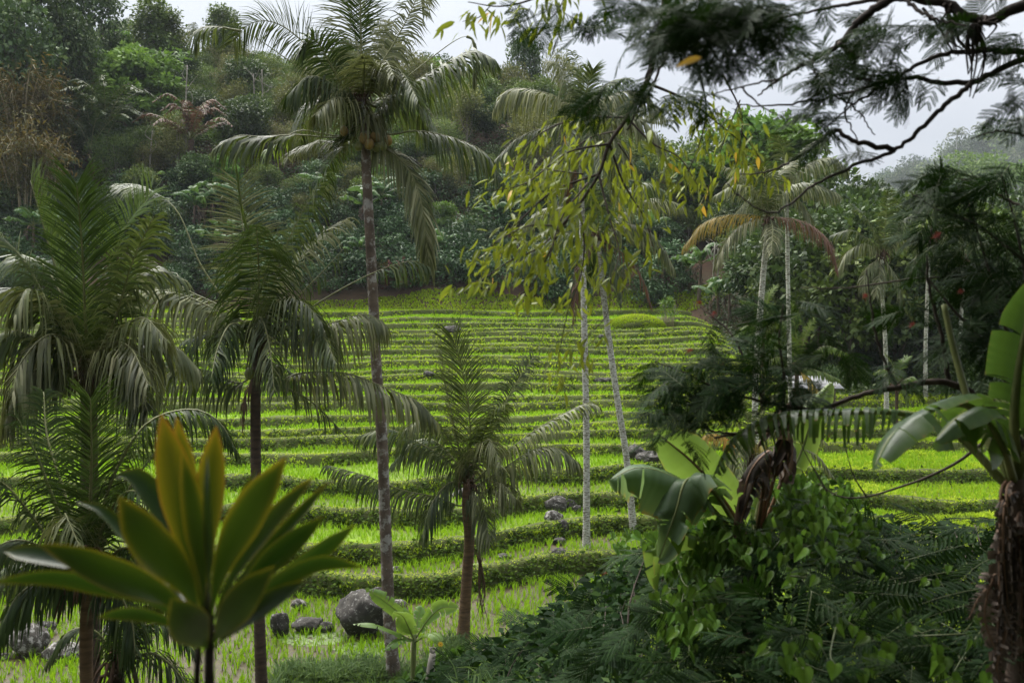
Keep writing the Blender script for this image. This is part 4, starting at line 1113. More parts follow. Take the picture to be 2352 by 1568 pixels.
palm('slim pale-trunked palm close behind the yellowing one', 45.0,
     [(1825, 1105), (1817, 950), (1813, 800), (1810, 650), (1808, 520), (1806, 430)],
     [F('p', [(1815, 415), (1850, 380), (1905, 362), (1945, 388)], dz=-0.3, L=0.95, hang=0.8, n=70, width=0.055),
      F('g', [(1810, 410), (1840, 350), (1875, 325), (1905, 345)], dz=0.3, L=0.85, hang=0.5, n=62, width=0.055),
      F('p', [(1800, 415), (1760, 385), (1710, 385), (1670, 420)], dz=-0.4, L=0.95, hang=0.7, n=66, width=0.055),
      F('g', [(1805, 405), (1800, 350), (1780, 310)], dz=-0.6, L=0.85, hang=0.3, n=62, width=0.055),
      F('p', [(1818, 430), (1870, 425), (1925, 445)], dz=-0.6, L=0.9, hang=0.8, n=62, width=0.055),
      F('p', [(1798, 430), (1740, 440), (1690, 490)], dz=-0.7, L=0.9, hang=0.8, n=62, width=0.055),
      F('p', [(1812, 440), (1850, 480), (1870, 540)], dz=-0.7, L=0.9, hang=0.8, n=62, width=0.055),
      F('g', [(1800, 440), (1780, 490), (1770, 540)], dz=-0.8, L=0.9, hang=0.7, n=60, width=0.055)],
     r0=0.105, r1=0.085, bark='palm_bark_white', seed=11, scale=1.15)
palm('slender white-trunked palm with drooping dull crown before the dark wood', 49.0,
     [(2038, 892), (2034, 800), (2028, 700), (2024, 640), (2026, 590)],
     [F('p', [(2015, 575), (1985, 560), (1945, 580), (1925, 620)], dz=-0.3, L=0.9, hang=0.8, n=60, width=0.06),
      F('g', [(2022, 570), (1995, 510), (1960, 470)], dz=0.3, L=0.9, hang=0.4, n=60, width=0.06),
      F('g', [(2028, 565), (2035, 500), (2040, 440)], dz=-0.4, L=0.9, hang=0.3, n=60, width=0.06),
      F('p', [(2035, 575), (2080, 545), (2130, 560), (2150, 610)], dz=-0.3, L=0.9, hang=0.8, n=60, width=0.06),
      F('g', [(2032, 570), (2070, 510), (2110, 490)], dz=0.4, L=0.9, hang=0.5, n=60, width=0.06),
      F('p', [(2018, 595), (1990, 620), (1980, 670)], dz=-0.5, L=0.8, hang=0.8, n=52, width=0.06),
      F('p', [(2034, 600), (2060, 640), (2070, 690)], dz=-0.5, L=0.8, hang=0.8, n=52, width=0.06),
      F('p', [(2024, 600), (2018, 640), (2012, 680)], dz=-1.0, L=0.8, hang=0.8, n=52, width=0.06),
      F('g', [(2018, 570), (1960, 530), (1910, 540)], dz=0.6, L=0.9, hang=0.7, n=56, width=0.06)],
     r0=0.11, r1=0.09, bark='palm_bark_white', seed=12, scale=1.15)
palm('second slender palm further right, half veiled by foliage', 51.0,
     [(2127, 892), (2126, 800), (2130, 680), (2133, 600), (2134, 560)],
     [F('d', [(2122, 545), (2080, 520), (2040, 545)], dz=-0.3, L=0.9, hang=0.8, n=56, width=0.06),
      F('d', [(2136, 540), (2145, 470), (2160, 420)], dz=-0.3, L=0.9, hang=0.3, n=56, width=0.06),
      F('p', [(2142, 545), (2190, 515), (2240, 545)], dz=-0.3, L=0.9, hang=0.8, n=56, width=0.06),
      F('d', [(2125, 540), (2100, 480), (2070, 450)], dz=0.4, L=0.9, hang=0.5, n=56, width=0.06),
      F('d', [(2142, 550), (2180, 580), (2200, 640)], dz=-0.5, L=0.9, hang=0.8, n=56, width=0.06),
      F('d', [(2124, 560), (2100, 600), (2090, 650)], dz=-0.5, L=0.9, hang=0.8, n=56, width=0.06)],
     r0=0.105, r1=0.085, bark='palm_bark_white', seed=13, scale=1.15)
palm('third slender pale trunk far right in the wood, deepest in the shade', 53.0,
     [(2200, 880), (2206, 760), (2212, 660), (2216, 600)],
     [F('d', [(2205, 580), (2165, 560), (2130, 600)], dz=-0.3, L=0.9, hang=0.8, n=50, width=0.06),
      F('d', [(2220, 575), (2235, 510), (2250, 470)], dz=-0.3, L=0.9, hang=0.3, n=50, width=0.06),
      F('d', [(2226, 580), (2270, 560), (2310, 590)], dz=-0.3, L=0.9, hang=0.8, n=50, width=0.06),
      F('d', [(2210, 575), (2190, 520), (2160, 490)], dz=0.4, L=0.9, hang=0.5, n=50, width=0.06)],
     r0=0.11, r1=0.085, bark='palm_bark_white', seed=14)

# ---- low palms among the fields on the right
palm('low bushy palm with one orange-yellow frond curving left over the rice', 34.0,
     [(1722, 1120), (1722, 1085), (1722, 1062)],
     [F('y', [(1705, 1035), (1660, 1000), (1620, 1000), (1592, 1040)], dz=-0.3, L=0.55, hang=0.9, n=60, width=0.05),
      F('p', [(1712, 1030), (1690, 960), (1650, 925), (1610, 940)], dz=0.3, L=0.6, hang=0.7, n=60),
      F('g', [(1720, 1020), (1715, 950), (1690, 900)], dz=-0.4, L=0.6, hang=0.3, n=60),
      F('g', [(1728, 1020), (1755, 940), (1800, 890)], dz=0.2, L=0.6, hang=0.3, n=60),
      F('p', [(1732, 1030), (1790, 980), (1850, 970), (1900, 1020)], dz=-0.3, L=0.65, hang=0.8, n=64),
      F('p', [(1735, 1045), (1800, 1020), (1870, 1040), (1915, 1095)], dz=0.2, L=0.65, hang=0.8, n=64),
      F('p', [(1712, 1040), (1690, 1030), (1670, 1080), (1660, 1130)], dz=-0.8, L=0.6, hang=0.8, n=56),
      F('y', [(1724, 1035), (1745, 1020), (1765, 1050)], dz=-0.9, L=0.45, hang=0.8, n=44, tone=-0.4),
      F('p', [(1720, 1035), (1712, 1000), (1700, 1060), (1698, 1120)], dz=-1.2, L=0.6, hang=0.8, n=56)],
     r0=0.13, r1=0.12, bark='palm_bark_dark', seed=15, flare=1.1, group='low palms among the fields')
palm('small fresh green palm with spread fronds beside the little hut', 47.0,
     [(1832, 915), (1830, 880), (1830, 850)],
     [F('f', [(1828, 830), (1815, 770), (1785, 740)], dz=-0.3, L=0.6, hang=0.4, n=50, width=0.06),
      F('f', [(1834, 830), (1850, 770), (1870, 730)], dz=0.2, L=0.6, hang=0.3, n=50, width=0.06),
      F('f', [(1838, 840), (1890, 795), (1945, 810)], dz=-0.2, L=0.6, hang=0.8, n=54, width=0.06),
      F('f', [(1838, 845), (1880, 850), (1925, 870)], dz=-0.6, L=0.6, hang=0.8, n=54, width=0.06),
      F('f', [(1824, 840), (1785, 820), (1750, 850)], dz=-0.2, L=0.6, hang=0.8, n=50, width=0.06),
      F('y', [(1836, 850), (1860, 870), (1880, 905)], dz=-0.8, L=0.5, hang=0.9, n=44, width=0.06),
      F('f', [(1830, 830), (1828, 760), (1815, 700)], dz=0.4, L=0.6, hang=0.2, n=50, width=0.06)],
     r0=0.12, r1=0.10, bark='palm_bark_dark', seed=16, flare=1.1, group='low palms among the fields')
palm('small bright palm rising before the mossy trunk on the right', 48.5,
     [(1752, 880), (1752, 820), (1752, 770)],
     [F('f', [(1750, 750), (1735, 700), (1705, 690)], dz=-0.3, L=0.6, hang=0.5, n=46, width=0.06),
      F('f', [(1754, 745), (1762, 690), (1780, 660)], dz=0.2, L=0.6, hang=0.2, n=46, width=0.06),
      F('f', [(1758, 755), (1790, 735), (1815, 760)], dz=-0.3, L=0.6, hang=0.7, n=46, width=0.06),
      F('f', [(1746, 755), (1710, 750), (1685, 790)], dz=-0.3, L=0.6, hang=0.8, n=46, width=0.06),
      F('f', [(1754, 760), (1775, 780), (1790, 820)], dz=-0.6, L=0.6, hang=0.8, n=46, width=0.06)],
     r0=0.11, r1=0.09, bark='palm_bark_dark', seed=17, flare=1.1, group='low palms among the fields')
palm('tiny palm tuft in the dark shrubs beyond the banana leaf', 43.0,
     [(2060, 925), (2060, 905), (2060, 890)],
     [F('f', [(2056, 880), (2035, 850), (2010, 855)], dz=-0.2, L=0.45, hang=0.6, n=40, width=0.05),
      F('f', [(2062, 878), (2070, 840), (2085, 820)], dz=0.2, L=0.45, hang=0.2, n=40, width=0.05),
      F('f', [(2066, 882), (2095, 865), (2115, 885)], dz=-0.2, L=0.45, hang=0.7, n=40, width=0.05),
      F('f', [(2058, 878), (2050, 840), (2035, 815)], dz=0.1, L=0.45, hang=0.2, n=40, width=0.05),
      F('f', [(2064, 884), (2080, 900), (2085, 925)], dz=-0.4, L=0.4, hang=0.8, n=36, width=0.05)],
     r0=0.08, r1=0.07, bark='palm_bark_dark', seed=18, flare=1.1, group='low palms among the fields')
# ---------------------------------------------------------------- trees of the hillside
def make_tree(rng, h, r, n, leaf, shape='round', limbs=7, trunk_r=0.12, clumps=34, base=0.35, bark='bark', crown='crown_mid', lw=0.55, up=0.6, twigs=True, name='tree', droop=0.0, clump_r=0.24, loc=(0, 0, 0)):
    """Trunk with limbs reaching into leaf clumps; returns (trunk mesh, crown mesh) around the origin."""
    T, Cn = Geo(), Geo()
    lean = rng.normal(0, 0.05, 2) * h
    top = np.array((lean[0], lean[1], h * (0.9 if shape != 'layer' else 0.86)))
    spine = catmull([(0, 0, -0.3), (lean[0] * 0.2 + rng.normal(0, .05), lean[1] * 0.2, h * 0.4), top], 10)
    tube(T, spine, np.linspace(trunk_r, trunk_r * 0.25, 10), n=6)
    C = []
    for i in range(clumps):
        if shape == 'round':
            d = rand_dirs(1, rng)[0]; d[2] = d[2] * 0.9 + 0.1
            rad = rng.uniform(0.45, 0.95) ** 0.6
            c = np.array((0, 0, h * (base + (1 - base) * 0.5))) + d * rad * np.array((r, r, h * (1 - base) * 0.5))
        elif shape == 'cone':
            u = rng.uniform(0, 1); a = rng.uniform(0, 6.283)
            rr_ = r * (1 - u) ** 0.7 * rng.uniform(0.3, 1.0)
            c = np.array((math.cos(a) * rr_, math.sin(a) * rr_, h * (base + (1 - base) * u)))
        elif shape == 'layer':
            a = rng.uniform(0, 6.283); u = rng.uniform(0, 1)
            rr_ = r * math.sqrt(rng.uniform(0.02, 1.0)) * (1 - 0.35 * u)
            c = np.array((math.cos(a) * rr_, math.sin(a) * rr_, h * (base + (1 - base) * (0.15 + 0.85 * u) * (1 - 0.30 * (rr_ / r) ** 2))))
        elif shape == 'open':
            d = rand_dirs(1, rng)[0]
            c = np.array((0, 0, h * (base + (1 - base) * 0.5))) + d * rng.uniform(0.2, 1.0) * np.array((r, r, h * (1 - base) * 0.55))
        C.append(c + np.array((lean[0], lean[1], 0)) * c[2] / h)
    C = np.array(C)
    for i in range(min(limbs, clumps)):
        c = C[i]; f = np.clip(c[2] / h * rng.uniform(0.45, 0.75), 0.12, 0.8)
        s = spine[int(f * 9)]
        mid = (s + c) / 2 + np.array((0, 0, -0.05 * h)) + rng.normal(0, 0.05 * r, 3)
        tube(T, catmull([s, mid, c], 7), np.linspace(trunk_r * 0.5, trunk_r * 0.1, 7), n=5)
    if shape == 'bamboo':
        pass
    per = max(4, n // clumps)
    O = np.repeat(C, per, 0); k = len(O)
    off = rng.normal(0, 1, (k, 3)); off /= np.maximum(1, np.linalg.norm(off, axis=1, keepdims=True) / 1.6)
    cr = np.repeat(rng.uniform(0.7, 1.3, clumps), per)[:, None] * clump_r * r
    flat = 0.42 if shape == 'layer' else 0.75
    O = O + off * cr * (1, 1, flat)
    outw = nrm(off + 0.3 * (O - np.array((0, 0, h * 0.6))) / r)
    A, B, Cc = leaf_frames(nrm(outw + rand_dirs(k, rng) * 0.9 + np.array((0, 0, -droop))), outw * 0.6 + np.array((0, 0, up)), rng, 0.45)
    L = (leaf * rng.uniform(0.65, 1.3, k))[:, None]
    tone = np.clip(np.repeat(rng.normal(0.45, 0.16, clumps), per) + rng.normal(0, 0.18, k), 0, 1)
    stamp(Cn, LEAF_V, LEAF_Q, None, O, A * L, B * L * lw, Cc * L, tone)
    return T.mesh('trunk', M[bark]), Cn.mesh('crown', M[crown])

def make_bamboo(rng, h, culms=16, n=2600, leaf=0.26, crown='crown_olive'):
    T, Cn = Geo(), Geo(); Os, As = [], []
    for i in range(culms):
        a = rng.uniform(0, 6.283); l = h * rng.uniform(0.7, 1.05); d = np.array((math.cos(a), math.sin(a), 0)); b = d * rng.uniform(0, 0.4)
        sp = rng.uniform(0.12, 0.42)
        c = catmull([b, b + d * sp * l * 0.25 + (0, 0, l * 0.55), b + d * sp * l * 0.75 + (0, 0, l * 0.92), b + d * sp * l * 1.25 + (0, 0, l * 0.86)], 14)
        tube(T, c, np.linspace(0.045, 0.012, 14), n=4)
        m = n // culms
        t = rng.uniform(0.35, 1.0, m) ** 0.8 * 13
        p = np.stack([np.interp(t, np.arange(14), c[:, q]) for q in range(3)], -1) + rng.normal(0, 0.30, (m, 3))
        Os.append(p); As.append(nrm(rand_dirs(m, rng) + d * 0.6 + np.array((0, 0, -0.5))))
    O = np.concatenate(Os); A0 = np.concatenate(As)
    A, B, C = leaf_frames(A0, np.array((0, 0, 1.0)), rng, 0.5)
    L = (leaf * rng.uniform(0.6, 1.3, len(O)))[:, None]
    stamp(Cn, LEAF_V, LEAF_Q, None, O, A * L, B * L * 0.22, C * L, np.clip(rng.normal(0.5, 0.2, len(O)), 0, 1))
    return T.mesh('trunk', M['bamboo']), Cn.mesh('crown', M[crown])

def make_hill_palm(rng, h, fr=14, L=2.6, ll=0.55, kind='palm', bark='palm_bark_white', upright=0.3, lw=0.07, hang=0.7, r0=0.13):
    T = trunk_geo([(0, 0, -0.3), (rng.normal(0, .1), 0, h * 0.5), (rng.normal(0, .2), 0, h)], r0, r0 * 0.8, step=0.3, n=7)
    Cn = Geo()
    for i in range(fr):
        a = i * 2.4 + rng.uniform(-.3, .3); e = math.radians(rng.uniform(-15, 60) + upright * 60)
        e = min(e, math.radians(86))
        d = np.array((math.cos(a), math.sin(a), 0)); u = np.array((0, 0, 1.0)); b = np.array((0, 0, h))
        l = L * rng.uniform(0.75, 1.1)
        p = [b, b + (d * math.cos(e) + u * math.sin(e)) * l * 0.4, b + d * math.cos(e * 0.8) * l * 0.8 + u * (math.sin(e) * l * 0.75 - 0.08 * l), b + d * math.cos(e * 0.7) * l * 1.05 + u * (math.sin(e) * l * 0.75 - 0.40 * l * (1 - upright * 0.8))]
        frond_geo(Cn, np.array(p), L=ll, hang=hang, t0=0.15, n=30, rr=0.03, rng=rng, width=lw, seg=2)
    return T.mesh('trunk', M[bark]), Cn.mesh('crown', [M[kind], M['rachis']])

def banana_blade(G, pts, W, rng, roll=0.0, fold=0.25, torn=0.3, dry=0.0, segs=22, m=0, rib_m=1, rib_r=0.012, hang=0.25, ref=None, edge=0.35, t0=0.12):
    """Banana leaf: stalk and midrib, blade in cross strips with tears; rnd near 1 marks the browned margin."""
    c = catmull(pts, segs + 1)
    T, _, _ = frames(c)
    h = c[-1] - c[0]; r = np.array((h[0], h[1], 0)); r = nrm(r) if np.linalg.norm(r) > 0.05 else np.array((0, -1.0, 0))
    S0 = np.array((-r[1], r[0], 0)) if ref is None else nrm(np.asarray(ref, float))
    tube(G, c, np.linspace(rib_r * 1.8, rib_r * 0.3, segs + 1), n=5, m=rib_m)
    S = nrm(S0 - T * (T @ S0)[:, None]); Nn = np.cross(S, T); Nn[Nn[:, 2] < -0.3] *= -1
    cr, sr = math.cos(roll), math.sin(roll)
    S, Nn = S * cr + Nn * sr, Nn * cr - S * sr
    t = np.linspace(0, 1, segs + 1)
    prof = np.clip((t - t0) / 0.14, 0, 1) ** 0.6 * np.clip((1.0 - t) / 0.22, 0, 1) ** 0.55
    wid = W * 0.5 * prof
    vein = rng.uniform(0, 1, segs + 1)
    torn = torn * 22.0 / segs if torn < 1 else torn
    for sd in (-1, 1):
        i = 0
        while i < segs:
            j = i + 1
            if rng.uniform() > torn:
                j = min(segs, i + int(rng.choice([1, 2, 2, 3, 5]) * segs / 22 + 0.5))
            sag = fold + rng.normal(0, 0.12 + 0.25 * min(1, torn)) + hang * rng.uniform(0, 1.3) * (1 if torn > 0 else 0.5)
            tilt = rng.normal(0, 0.10) * (1 if torn > 0 else 0)
            cut = rng.uniform(0.70, 1.0) if torn > 0 else 1.0
            V, R_ = [], []
            for s in range(i, j + 1):
                inset = 0.0 if (s != i and s != j) or torn == 0 else 0.010
                for q, f in enumerate((0.0, 0.35, 0.7, 1.0)):
                    sg = sag * f * f
                    p = c[s] + T[s] * (0.10 * W * f + tilt * f * W * 0.5) + S[s] * sd * wid[s] * f * cut * (1 + 0.02 * (vein[s] - 0.5)) * math.cos(sg * 0.6) + Nn[s] * wid[s] * (0.30 * f * (1 - f) * 2 - sg * f * 0.75 + 0.012 * (vein[s] - 0.5) * (f > 0)) + np.array((0, 0, -hang * wid[s] * f * f * 0.5))
                    V.append(p + T[s] * (inset if s == i else -inset) * f)
                    R_.append((0.12 + 0.38 * vein[s] + 0.45 * dry) if f < 1 else (0.75 + edge * rng.uniform(-0.3, 1.0)))
            nn = j - i
            Q = [(4 * a + b, 4 * a + b + 1, 4 * a + b + 5, 4 * a + b + 4) for a in range(nn) for b in range(3)]
            G.add(V, Q, None, np.clip(R_, 0, 1), m)
            i = j

def make_banana(rng, h=2.2, L=1.9, W=0.55, nl=8, mat='banana_far', dry=2, simple=False):
    """Parts of a banana plant around the origin: list of (name, mesh)."""
    out = []
    S = Geo(); lean = rng.normal(0, 0.08, 2)
    tube(S, catmull([(0, 0, -0.2), (lean[0], lean[1], h * 0.5), (lean[0] * 2, lean[1] * 2, h)], 8), np.linspace(0.13, 0.08, 8), n=8)
    out.append(('stem', S.mesh('stem', M['banana_stem'])))
    top = np.array((lean[0] * 2, lean[1] * 2, h))
    for i in range(nl):
        a = i * 2.4 + rng.uniform(-0.4, 0.4); e = math.radians(rng.uniform(25, 80) if i > 1 else 84)
        d = np.array((math.cos(a), math.sin(a), 0)); l = L * rng.uniform(0.75, 1.1)
        u = np.array((0, 0, 1.0))
        p = [top, top + (d * math.cos(e) + u * math.sin(e)) * l * 0.35, top + d * math.cos(e * 0.8) * l * 0.75 + u * math.sin(e) * l * 0.62, top + d * math.cos(e * 0.6) * l * 1.05 + u * math.sin(e) * l * rng.uniform(0.35, 0.62)]
        G = Geo()
        banana_blade(G, p, W * rng.uniform(0.8, 1.15), rng, roll=rng.normal(0, 0.25), torn=0.35 if i > 1 else 0.0, segs=12, edge=0.2, rib_r=0.02, hang=0.3)
        out.append(('leaf', G.mesh('leaf', [M[mat], M['banana_rib']])))
    for i in range(dry):
        a = rng.uniform(0, 6.283); d = np.array((math.cos(a), math.sin(a), 0)); l = L * rng.uniform(0.5, 0.8)
        p = [top, top + d * 0.3 + (0, 0, -0.05), top + d * 0.42 + (0, 0, -l * 0.5), top + d * 0.36 + (0, 0, -l)]
        G = Geo(); banana_blade(G, p, W * 0.6, rng, torn=0.5, dry=0.5, segs=10, fold=0.9, hang=0.5, rib_r=0.018)
        out.append(('dry_leaf', G.mesh('dry_leaf', [M['banana_dry'], M['rib_brown']])))
    return out

rt = np.random.default_rng(23)
PROTO = {}
def proto(kind, n, fn):
    PROTO[kind] = [fn(np.random.default_rng(100 + 13 * i + sum(map(ord, kind)))) for i in range(n)]
proto('round_dark', 4, lambda g: make_tree(g, 6.0, 2.5, 4600, 0.33, 'round', crown='crown_dark', clumps=46, clump_r=0.22, base=0.28))
proto('round_mid', 4, lambda g: make_tree(g, 5.2, 2.2, 4200, 0.29, 'round', crown='crown_mid', clumps=44, clump_r=0.22, base=0.25))
proto('open_olive', 4, lambda g: make_tree(g, 6.2, 2.2, 3600, 0.27, 'open', crown='crown_olive', clumps=42, clump_r=0.22, base=0.30, bark='bark_pale', trunk_r=0.09, limbs=10, lw=0.4))
proto('feathery', 4, lambda g: make_tree(g, 5.0, 2.6, 5200, 0.23, 'layer', crown='crown_mid', clumps=44, clump_r=0.24, base=0.20, bark='bark_pale', trunk_r=0.08, limbs=10, lw=0.35))
proto('bright', 3, lambda g: make_tree(g, 5.0, 2.2, 4200, 0.28, 'layer', crown='crown_bright', clumps=40, clump_r=0.22, base=0.25))
proto('rust', 2, lambda g: make_bamboo(g, 5.0, crown='crown_rust'))
proto('bamboo', 3, lambda g: make_bamboo(g, 6.0))
proto('cone', 4, lambda g: make_tree(g, 10.0, 1.9, 5200, 0.33, 'cone', crown='crown_mid', clumps=60, clump_r=0.30, base=0.22, bark='bark_pale', limbs=14, trunk_r=0.12, droop=0.2))
proto('big', 3, lambda g: make_tree(g, 11.0, 3.3, 6600, 0.40, 'round', crown='crown_dark', clumps=70, clump_r=0.20, base=0.25, limbs=12, trunk_r=0.2))
proto('coffee', 4, lambda g: make_tree(g, 1.7, 0.95, 900, 0.17, 'layer', crown='crown_blue', clumps=24, clump_r=0.26, base=0.12, limbs=6, trunk_r=0.03, lw=0.45, droop=0.3))
proto('shrub', 4, lambda g: make_tree(g, 2.0, 1.3, 1300, 0.19, 'round', crown='crown_dark', clumps=26, clump_r=0.28, base=0.05, limbs=6, trunk_r=0.04))
proto('shrub_mid', 3, lambda g: make_tree(g, 2.0, 1.3, 1300, 0.17, 'round', crown='crown_mid', clumps=26, clump_r=0.28, base=0.05, limbs=6, trunk_r=0.04))
proto('ridge_palm', 3, lambda g: make_hill_palm(g, 6.5))
proto('sugar_palm', 2, lambda g: make_hill_palm(g, 2.6, fr=16, L=4.2, ll=0.6, kind='palm_dark', upright=0.75, bark='palm_bark_dark', r0=0.2, lw=0.09, hang=0.35))
proto('dead_palm', 1, lambda g: make_hill_palm(g, 2.2, fr=15, L=3.6, ll=0.5, kind='palm_dry', upright=0.6, bark='palm_bark_dark', r0=0.2, lw=0.08, hang=0.5))

KIND = {'round_dark': ('broadleaf_tree', 'rounded dark green tree crowded among others on the wooded slope', 'tree', 'rounded dark trees on the wooded slope'),
        'round_mid': ('broadleaf_tree', 'rounded mid green tree packed into the wooded slope', 'tree', 'mid green trees on the wooded slope'),
        'open_olive': ('slender_tree', 'thin olive tree with pale stems showing through its sparse crown', 'tree', 'sparse olive trees on the wooded slope'),
        'feathery': ('feathery_tree', 'feathery light-leaved tree with flat layered sprays on the slope', 'tree', 'feathery trees on the wooded slope'),
        'bright': ('broadleaf_tree', 'fresh green tree brighter than the wood around it', 'tree', 'fresh green trees on the wooded slope'),
        'rust': ('bamboo_clump', 'rusty brown arching clump of cane leaves at the left of the slope', 'bamboo', 'rusty clumps on the slope'),
        'bamboo': ('bamboo_clump', 'olive arching bamboo clump on the wooded slope', 'bamboo', 'bamboo clumps on the wooded slope'),
        'cone': ('ridge_tree', 'tall narrow tree standing against the sky on the ridge', 'tree', 'narrow trees along the ridge'),
        'big': ('ridge_tree', 'big dense dark tree towering over its neighbours', 'tree', 'big dark trees of the wood'),
        'coffee': ('coffee_shrub', 'glossy dark coffee shrub on the bare brown slope above the fields', 'shrub', 'coffee shrubs above the fields'),
        'shrub': ('shrub', 'low dark shrub in the thicket of the slope', 'shrub', 'dark shrubs of the slope'),
        'shrub_mid': ('shrub', 'low mid green shrub in the thicket of the slope', 'shrub', 'green shrubs of the slope'),
        'ridge_palm': ('ridge_palm', 'small palm silhouetted on the ridge', 'palm', 'palms along the ridge'),
        'sugar_palm': ('sugar_palm', 'dark palm with upright feather fronds on the slope', 'palm', None),
        'dead_palm': ('sugar_palm', 'withered brown palm with stiff upright fronds on the slope', 'palm', None)}

def put_tree(kind, X, D, sc=1.0, label=None, z=None, group=None, rz=None, sz=None, own=False):
    nm, lb, cat, gr = KIND[kind]
    i = int(rt.integers(0, len(PROTO[kind])))
    tm, cm = PROTO[kind][i]
    zz = float(ground_z(np.array([X]), np.array([D]))[0]) if z is None else z
    t = thing(nm, (X, D, zz), label or (SHORT[kind] + ' ' + where(X, D)), cat, group or (gr if not own else None))
    t.rotation_euler = (0, 0, rt.uniform(0, 6.283) if rz is None else rz)
    t.scale = (sc, sc, (sz or sc))
    for n_, me in (('trunk', tm), ('crown', cm)):
        o = bpy.data.objects.new(n_, me); COL.objects.link(o); o.parent = t
    return t

MARKS = [(-9e9, 'beyond the left frame'), (0, 'above the left edge palm'), (130, 'above the broad young palm'), (260, 'above the gap of the left palms'), (400, 'left of the dark-leaved palm'), (520, 'behind the dark-leaved palm'), (640, 'below the tall palm fronds'), (760, 'behind the tall palm'), (900, 'just right of the tall palm'), (1010, 'right of the hanging frond'), (1120, 'left of the yellow-green branch'), (1250, 'behind the yellow-green branch'), (1400, 'behind the slanting palm'), (1520, 'above the bamboo stakes'), (1640, 'behind the mossy-trunked palm'), (1850, 'left of the slender palms'), (2000, 'behind the slender palms'), (2180, 'at the right edge')]
def where(X, D):
    x = CX + X / max(D, 1) * FPX
    m = [t for a, t in MARKS if x >= a]
    h = 'at the slope foot' if D < 80 else 'low on the slope' if D < 86 else 'lower on the slope' if D < 93 else 'at mid slope' if D < 102 else 'above mid slope' if D < 110 else 'high on the slope' if D < 118 else 'on the ridge'
    if X > 14: h = 'in the dark wood'
    return h + ' ' + m[-1]
SHORT = {'round_dark': 'rounded dark tree', 'round_mid': 'mid green tree', 'open_olive': 'thin pale-stemmed olive tree', 'feathery': 'layered feathery tree', 'bright': 'fresh green tree', 'rust': 'rusty brown cane clump', 'bamboo': 'olive bamboo clump', 'cone': 'narrow tree', 'big': 'big dark tree', 'coffee': 'glossy dark coffee shrub', 'shrub': 'dark low shrub', 'shrub_mid': 'mid green low shrub', 'ridge_palm': 'small palm', 'sugar_palm': 'dark upright palm', 'dead_palm': 'withered brown palm with stiff fronds'}
def x_at(x, D): return (x - CX) / FPX * D

def top_tree(kind, x, ytop, D, h0, label=None, wide=1.0, own=True, rz=None):
    """Tree whose top shows on the sight line (x, ytop); h0 = proto height."""
    p = P(x, ytop, D)
    zg = float(ground_z(np.array([p[0]]), np.array([D]))[0])
    sz = max(0.3, (p[2] - zg) / h0)
    return put_tree(kind, p[0], D, sc=min(sz * wide, 2.2 * wide), sz=sz, label=label, own=own, rz=rz)

# --- named trees of the ridge and slope
top_tree('cone', 352, -5, 112, 10.3, 'taller of two narrow ridge trees, branches showing, top cut by the frame', 1.35)
top_tree('cone', 398, 8, 114, 10.3, 'narrow ridge tree close on the right of the tallest one', 1.25)
top_tree('cone', 488, 8, 122, 10.3, 'slim pointed tree on the ridge left of the tall palm crown', 1.1)
top_tree('cone', 530, 28, 124, 10.3, 'smaller pointed tree on the ridge, right of the slim one', 1.0)
top_tree('big', 205, -60, 108, 11, 'huge dark tree filling the top left of the wood', 0.8)
top_tree('big', 90, -90, 100, 11, 'dark tree rising out of the frame at the top left', 0.8)
top_tree('big', 20, -20, 92, 11, 'dark broad tree at the left edge of the wood', 0.75)
top_tree('big', 150, 20, 100, 11, 'dark tree below the huge one at the top left', 0.7)
top_tree('open_olive', 905, 45, 126, 6.4, 'spindly ridge tree with open crown behind the tall palm', 0.7)
top_tree('round_dark', 805, 95, 126, 6.2, 'dark rounded ridge tree behind the left half of the tall palm crown', 0.8)
top_tree('round_dark', 840, 130, 124, 6.2, 'low dark ridge tree right behind the palm trunk top', 0.9)
top_tree('big', 1205, 66, 122, 11.3, 'big egg-shaped tree alone on the ridge near the middle', 0.62)
top_tree('open_olive', 1282, 118, 122, 6.4, 'looser lighter tree leaning on the big egg-shaped ridge tree', 0.62)
top_tree('round_dark', 1143, 158, 124, 6.2, 'dark bushy ridge tree left of the egg-shaped one', 0.85)
top_tree('round_dark', 1088, 170, 124, 6.2, 'low dark ridge tree second to the left of the egg-shaped one', 0.9)
top_tree('round_dark', 1010, 150, 126, 6.2, 'dark flat-topped ridge tree right of the tall palm crown', 0.8)
top_tree('bamboo', 1045, 165, 128, 6.0, 'pale bamboo plume on the ridge right of the tall palm', 0.7)
top_tree('bright', 1715, 272, 86, 5.0, 'light green feathery tree against the sky right of the yellow-green branch', 1.15)
top_tree('bright', 1800, 300, 84, 5.0, 'second light green tree against the sky, half behind a palm crown', 1.1)
top_tree('feathery', 1650, 320, 88, 5.0, 'pale layered tree below the gap of sky', 1.2)
top_tree('bright', 335, 108, 104, 5.0, 'bright leafy tree with drooping foliage high on the left slope', 1.2)
top_tree('bright', 310, 130, 102, 5.0, 'leafy mid-slope tree with light top, left of the narrow ridge pair', 1.2)
top_tree('sugar_palm', 240, 150, 94, 6.4, 'big dark palm with upright feathery fronds high on the left slope', 1.0)
top_tree('sugar_palm', 205, 200, 92, 6.4, 'lower dark upright palm beside the bananas on the left slope', 0.9)
top_tree('dead_palm', 435, 178, 92, 5.6, None, 1.0)
top_tree('round_mid', 1065, 240, 106, 5.4, 'bright rounded tree at mid slope right of the tall palm', 0.9)
top_tree('round_dark', 960, 235, 108, 6.2, 'wide dark tree at mid slope behind the palm fronds', 1.1)
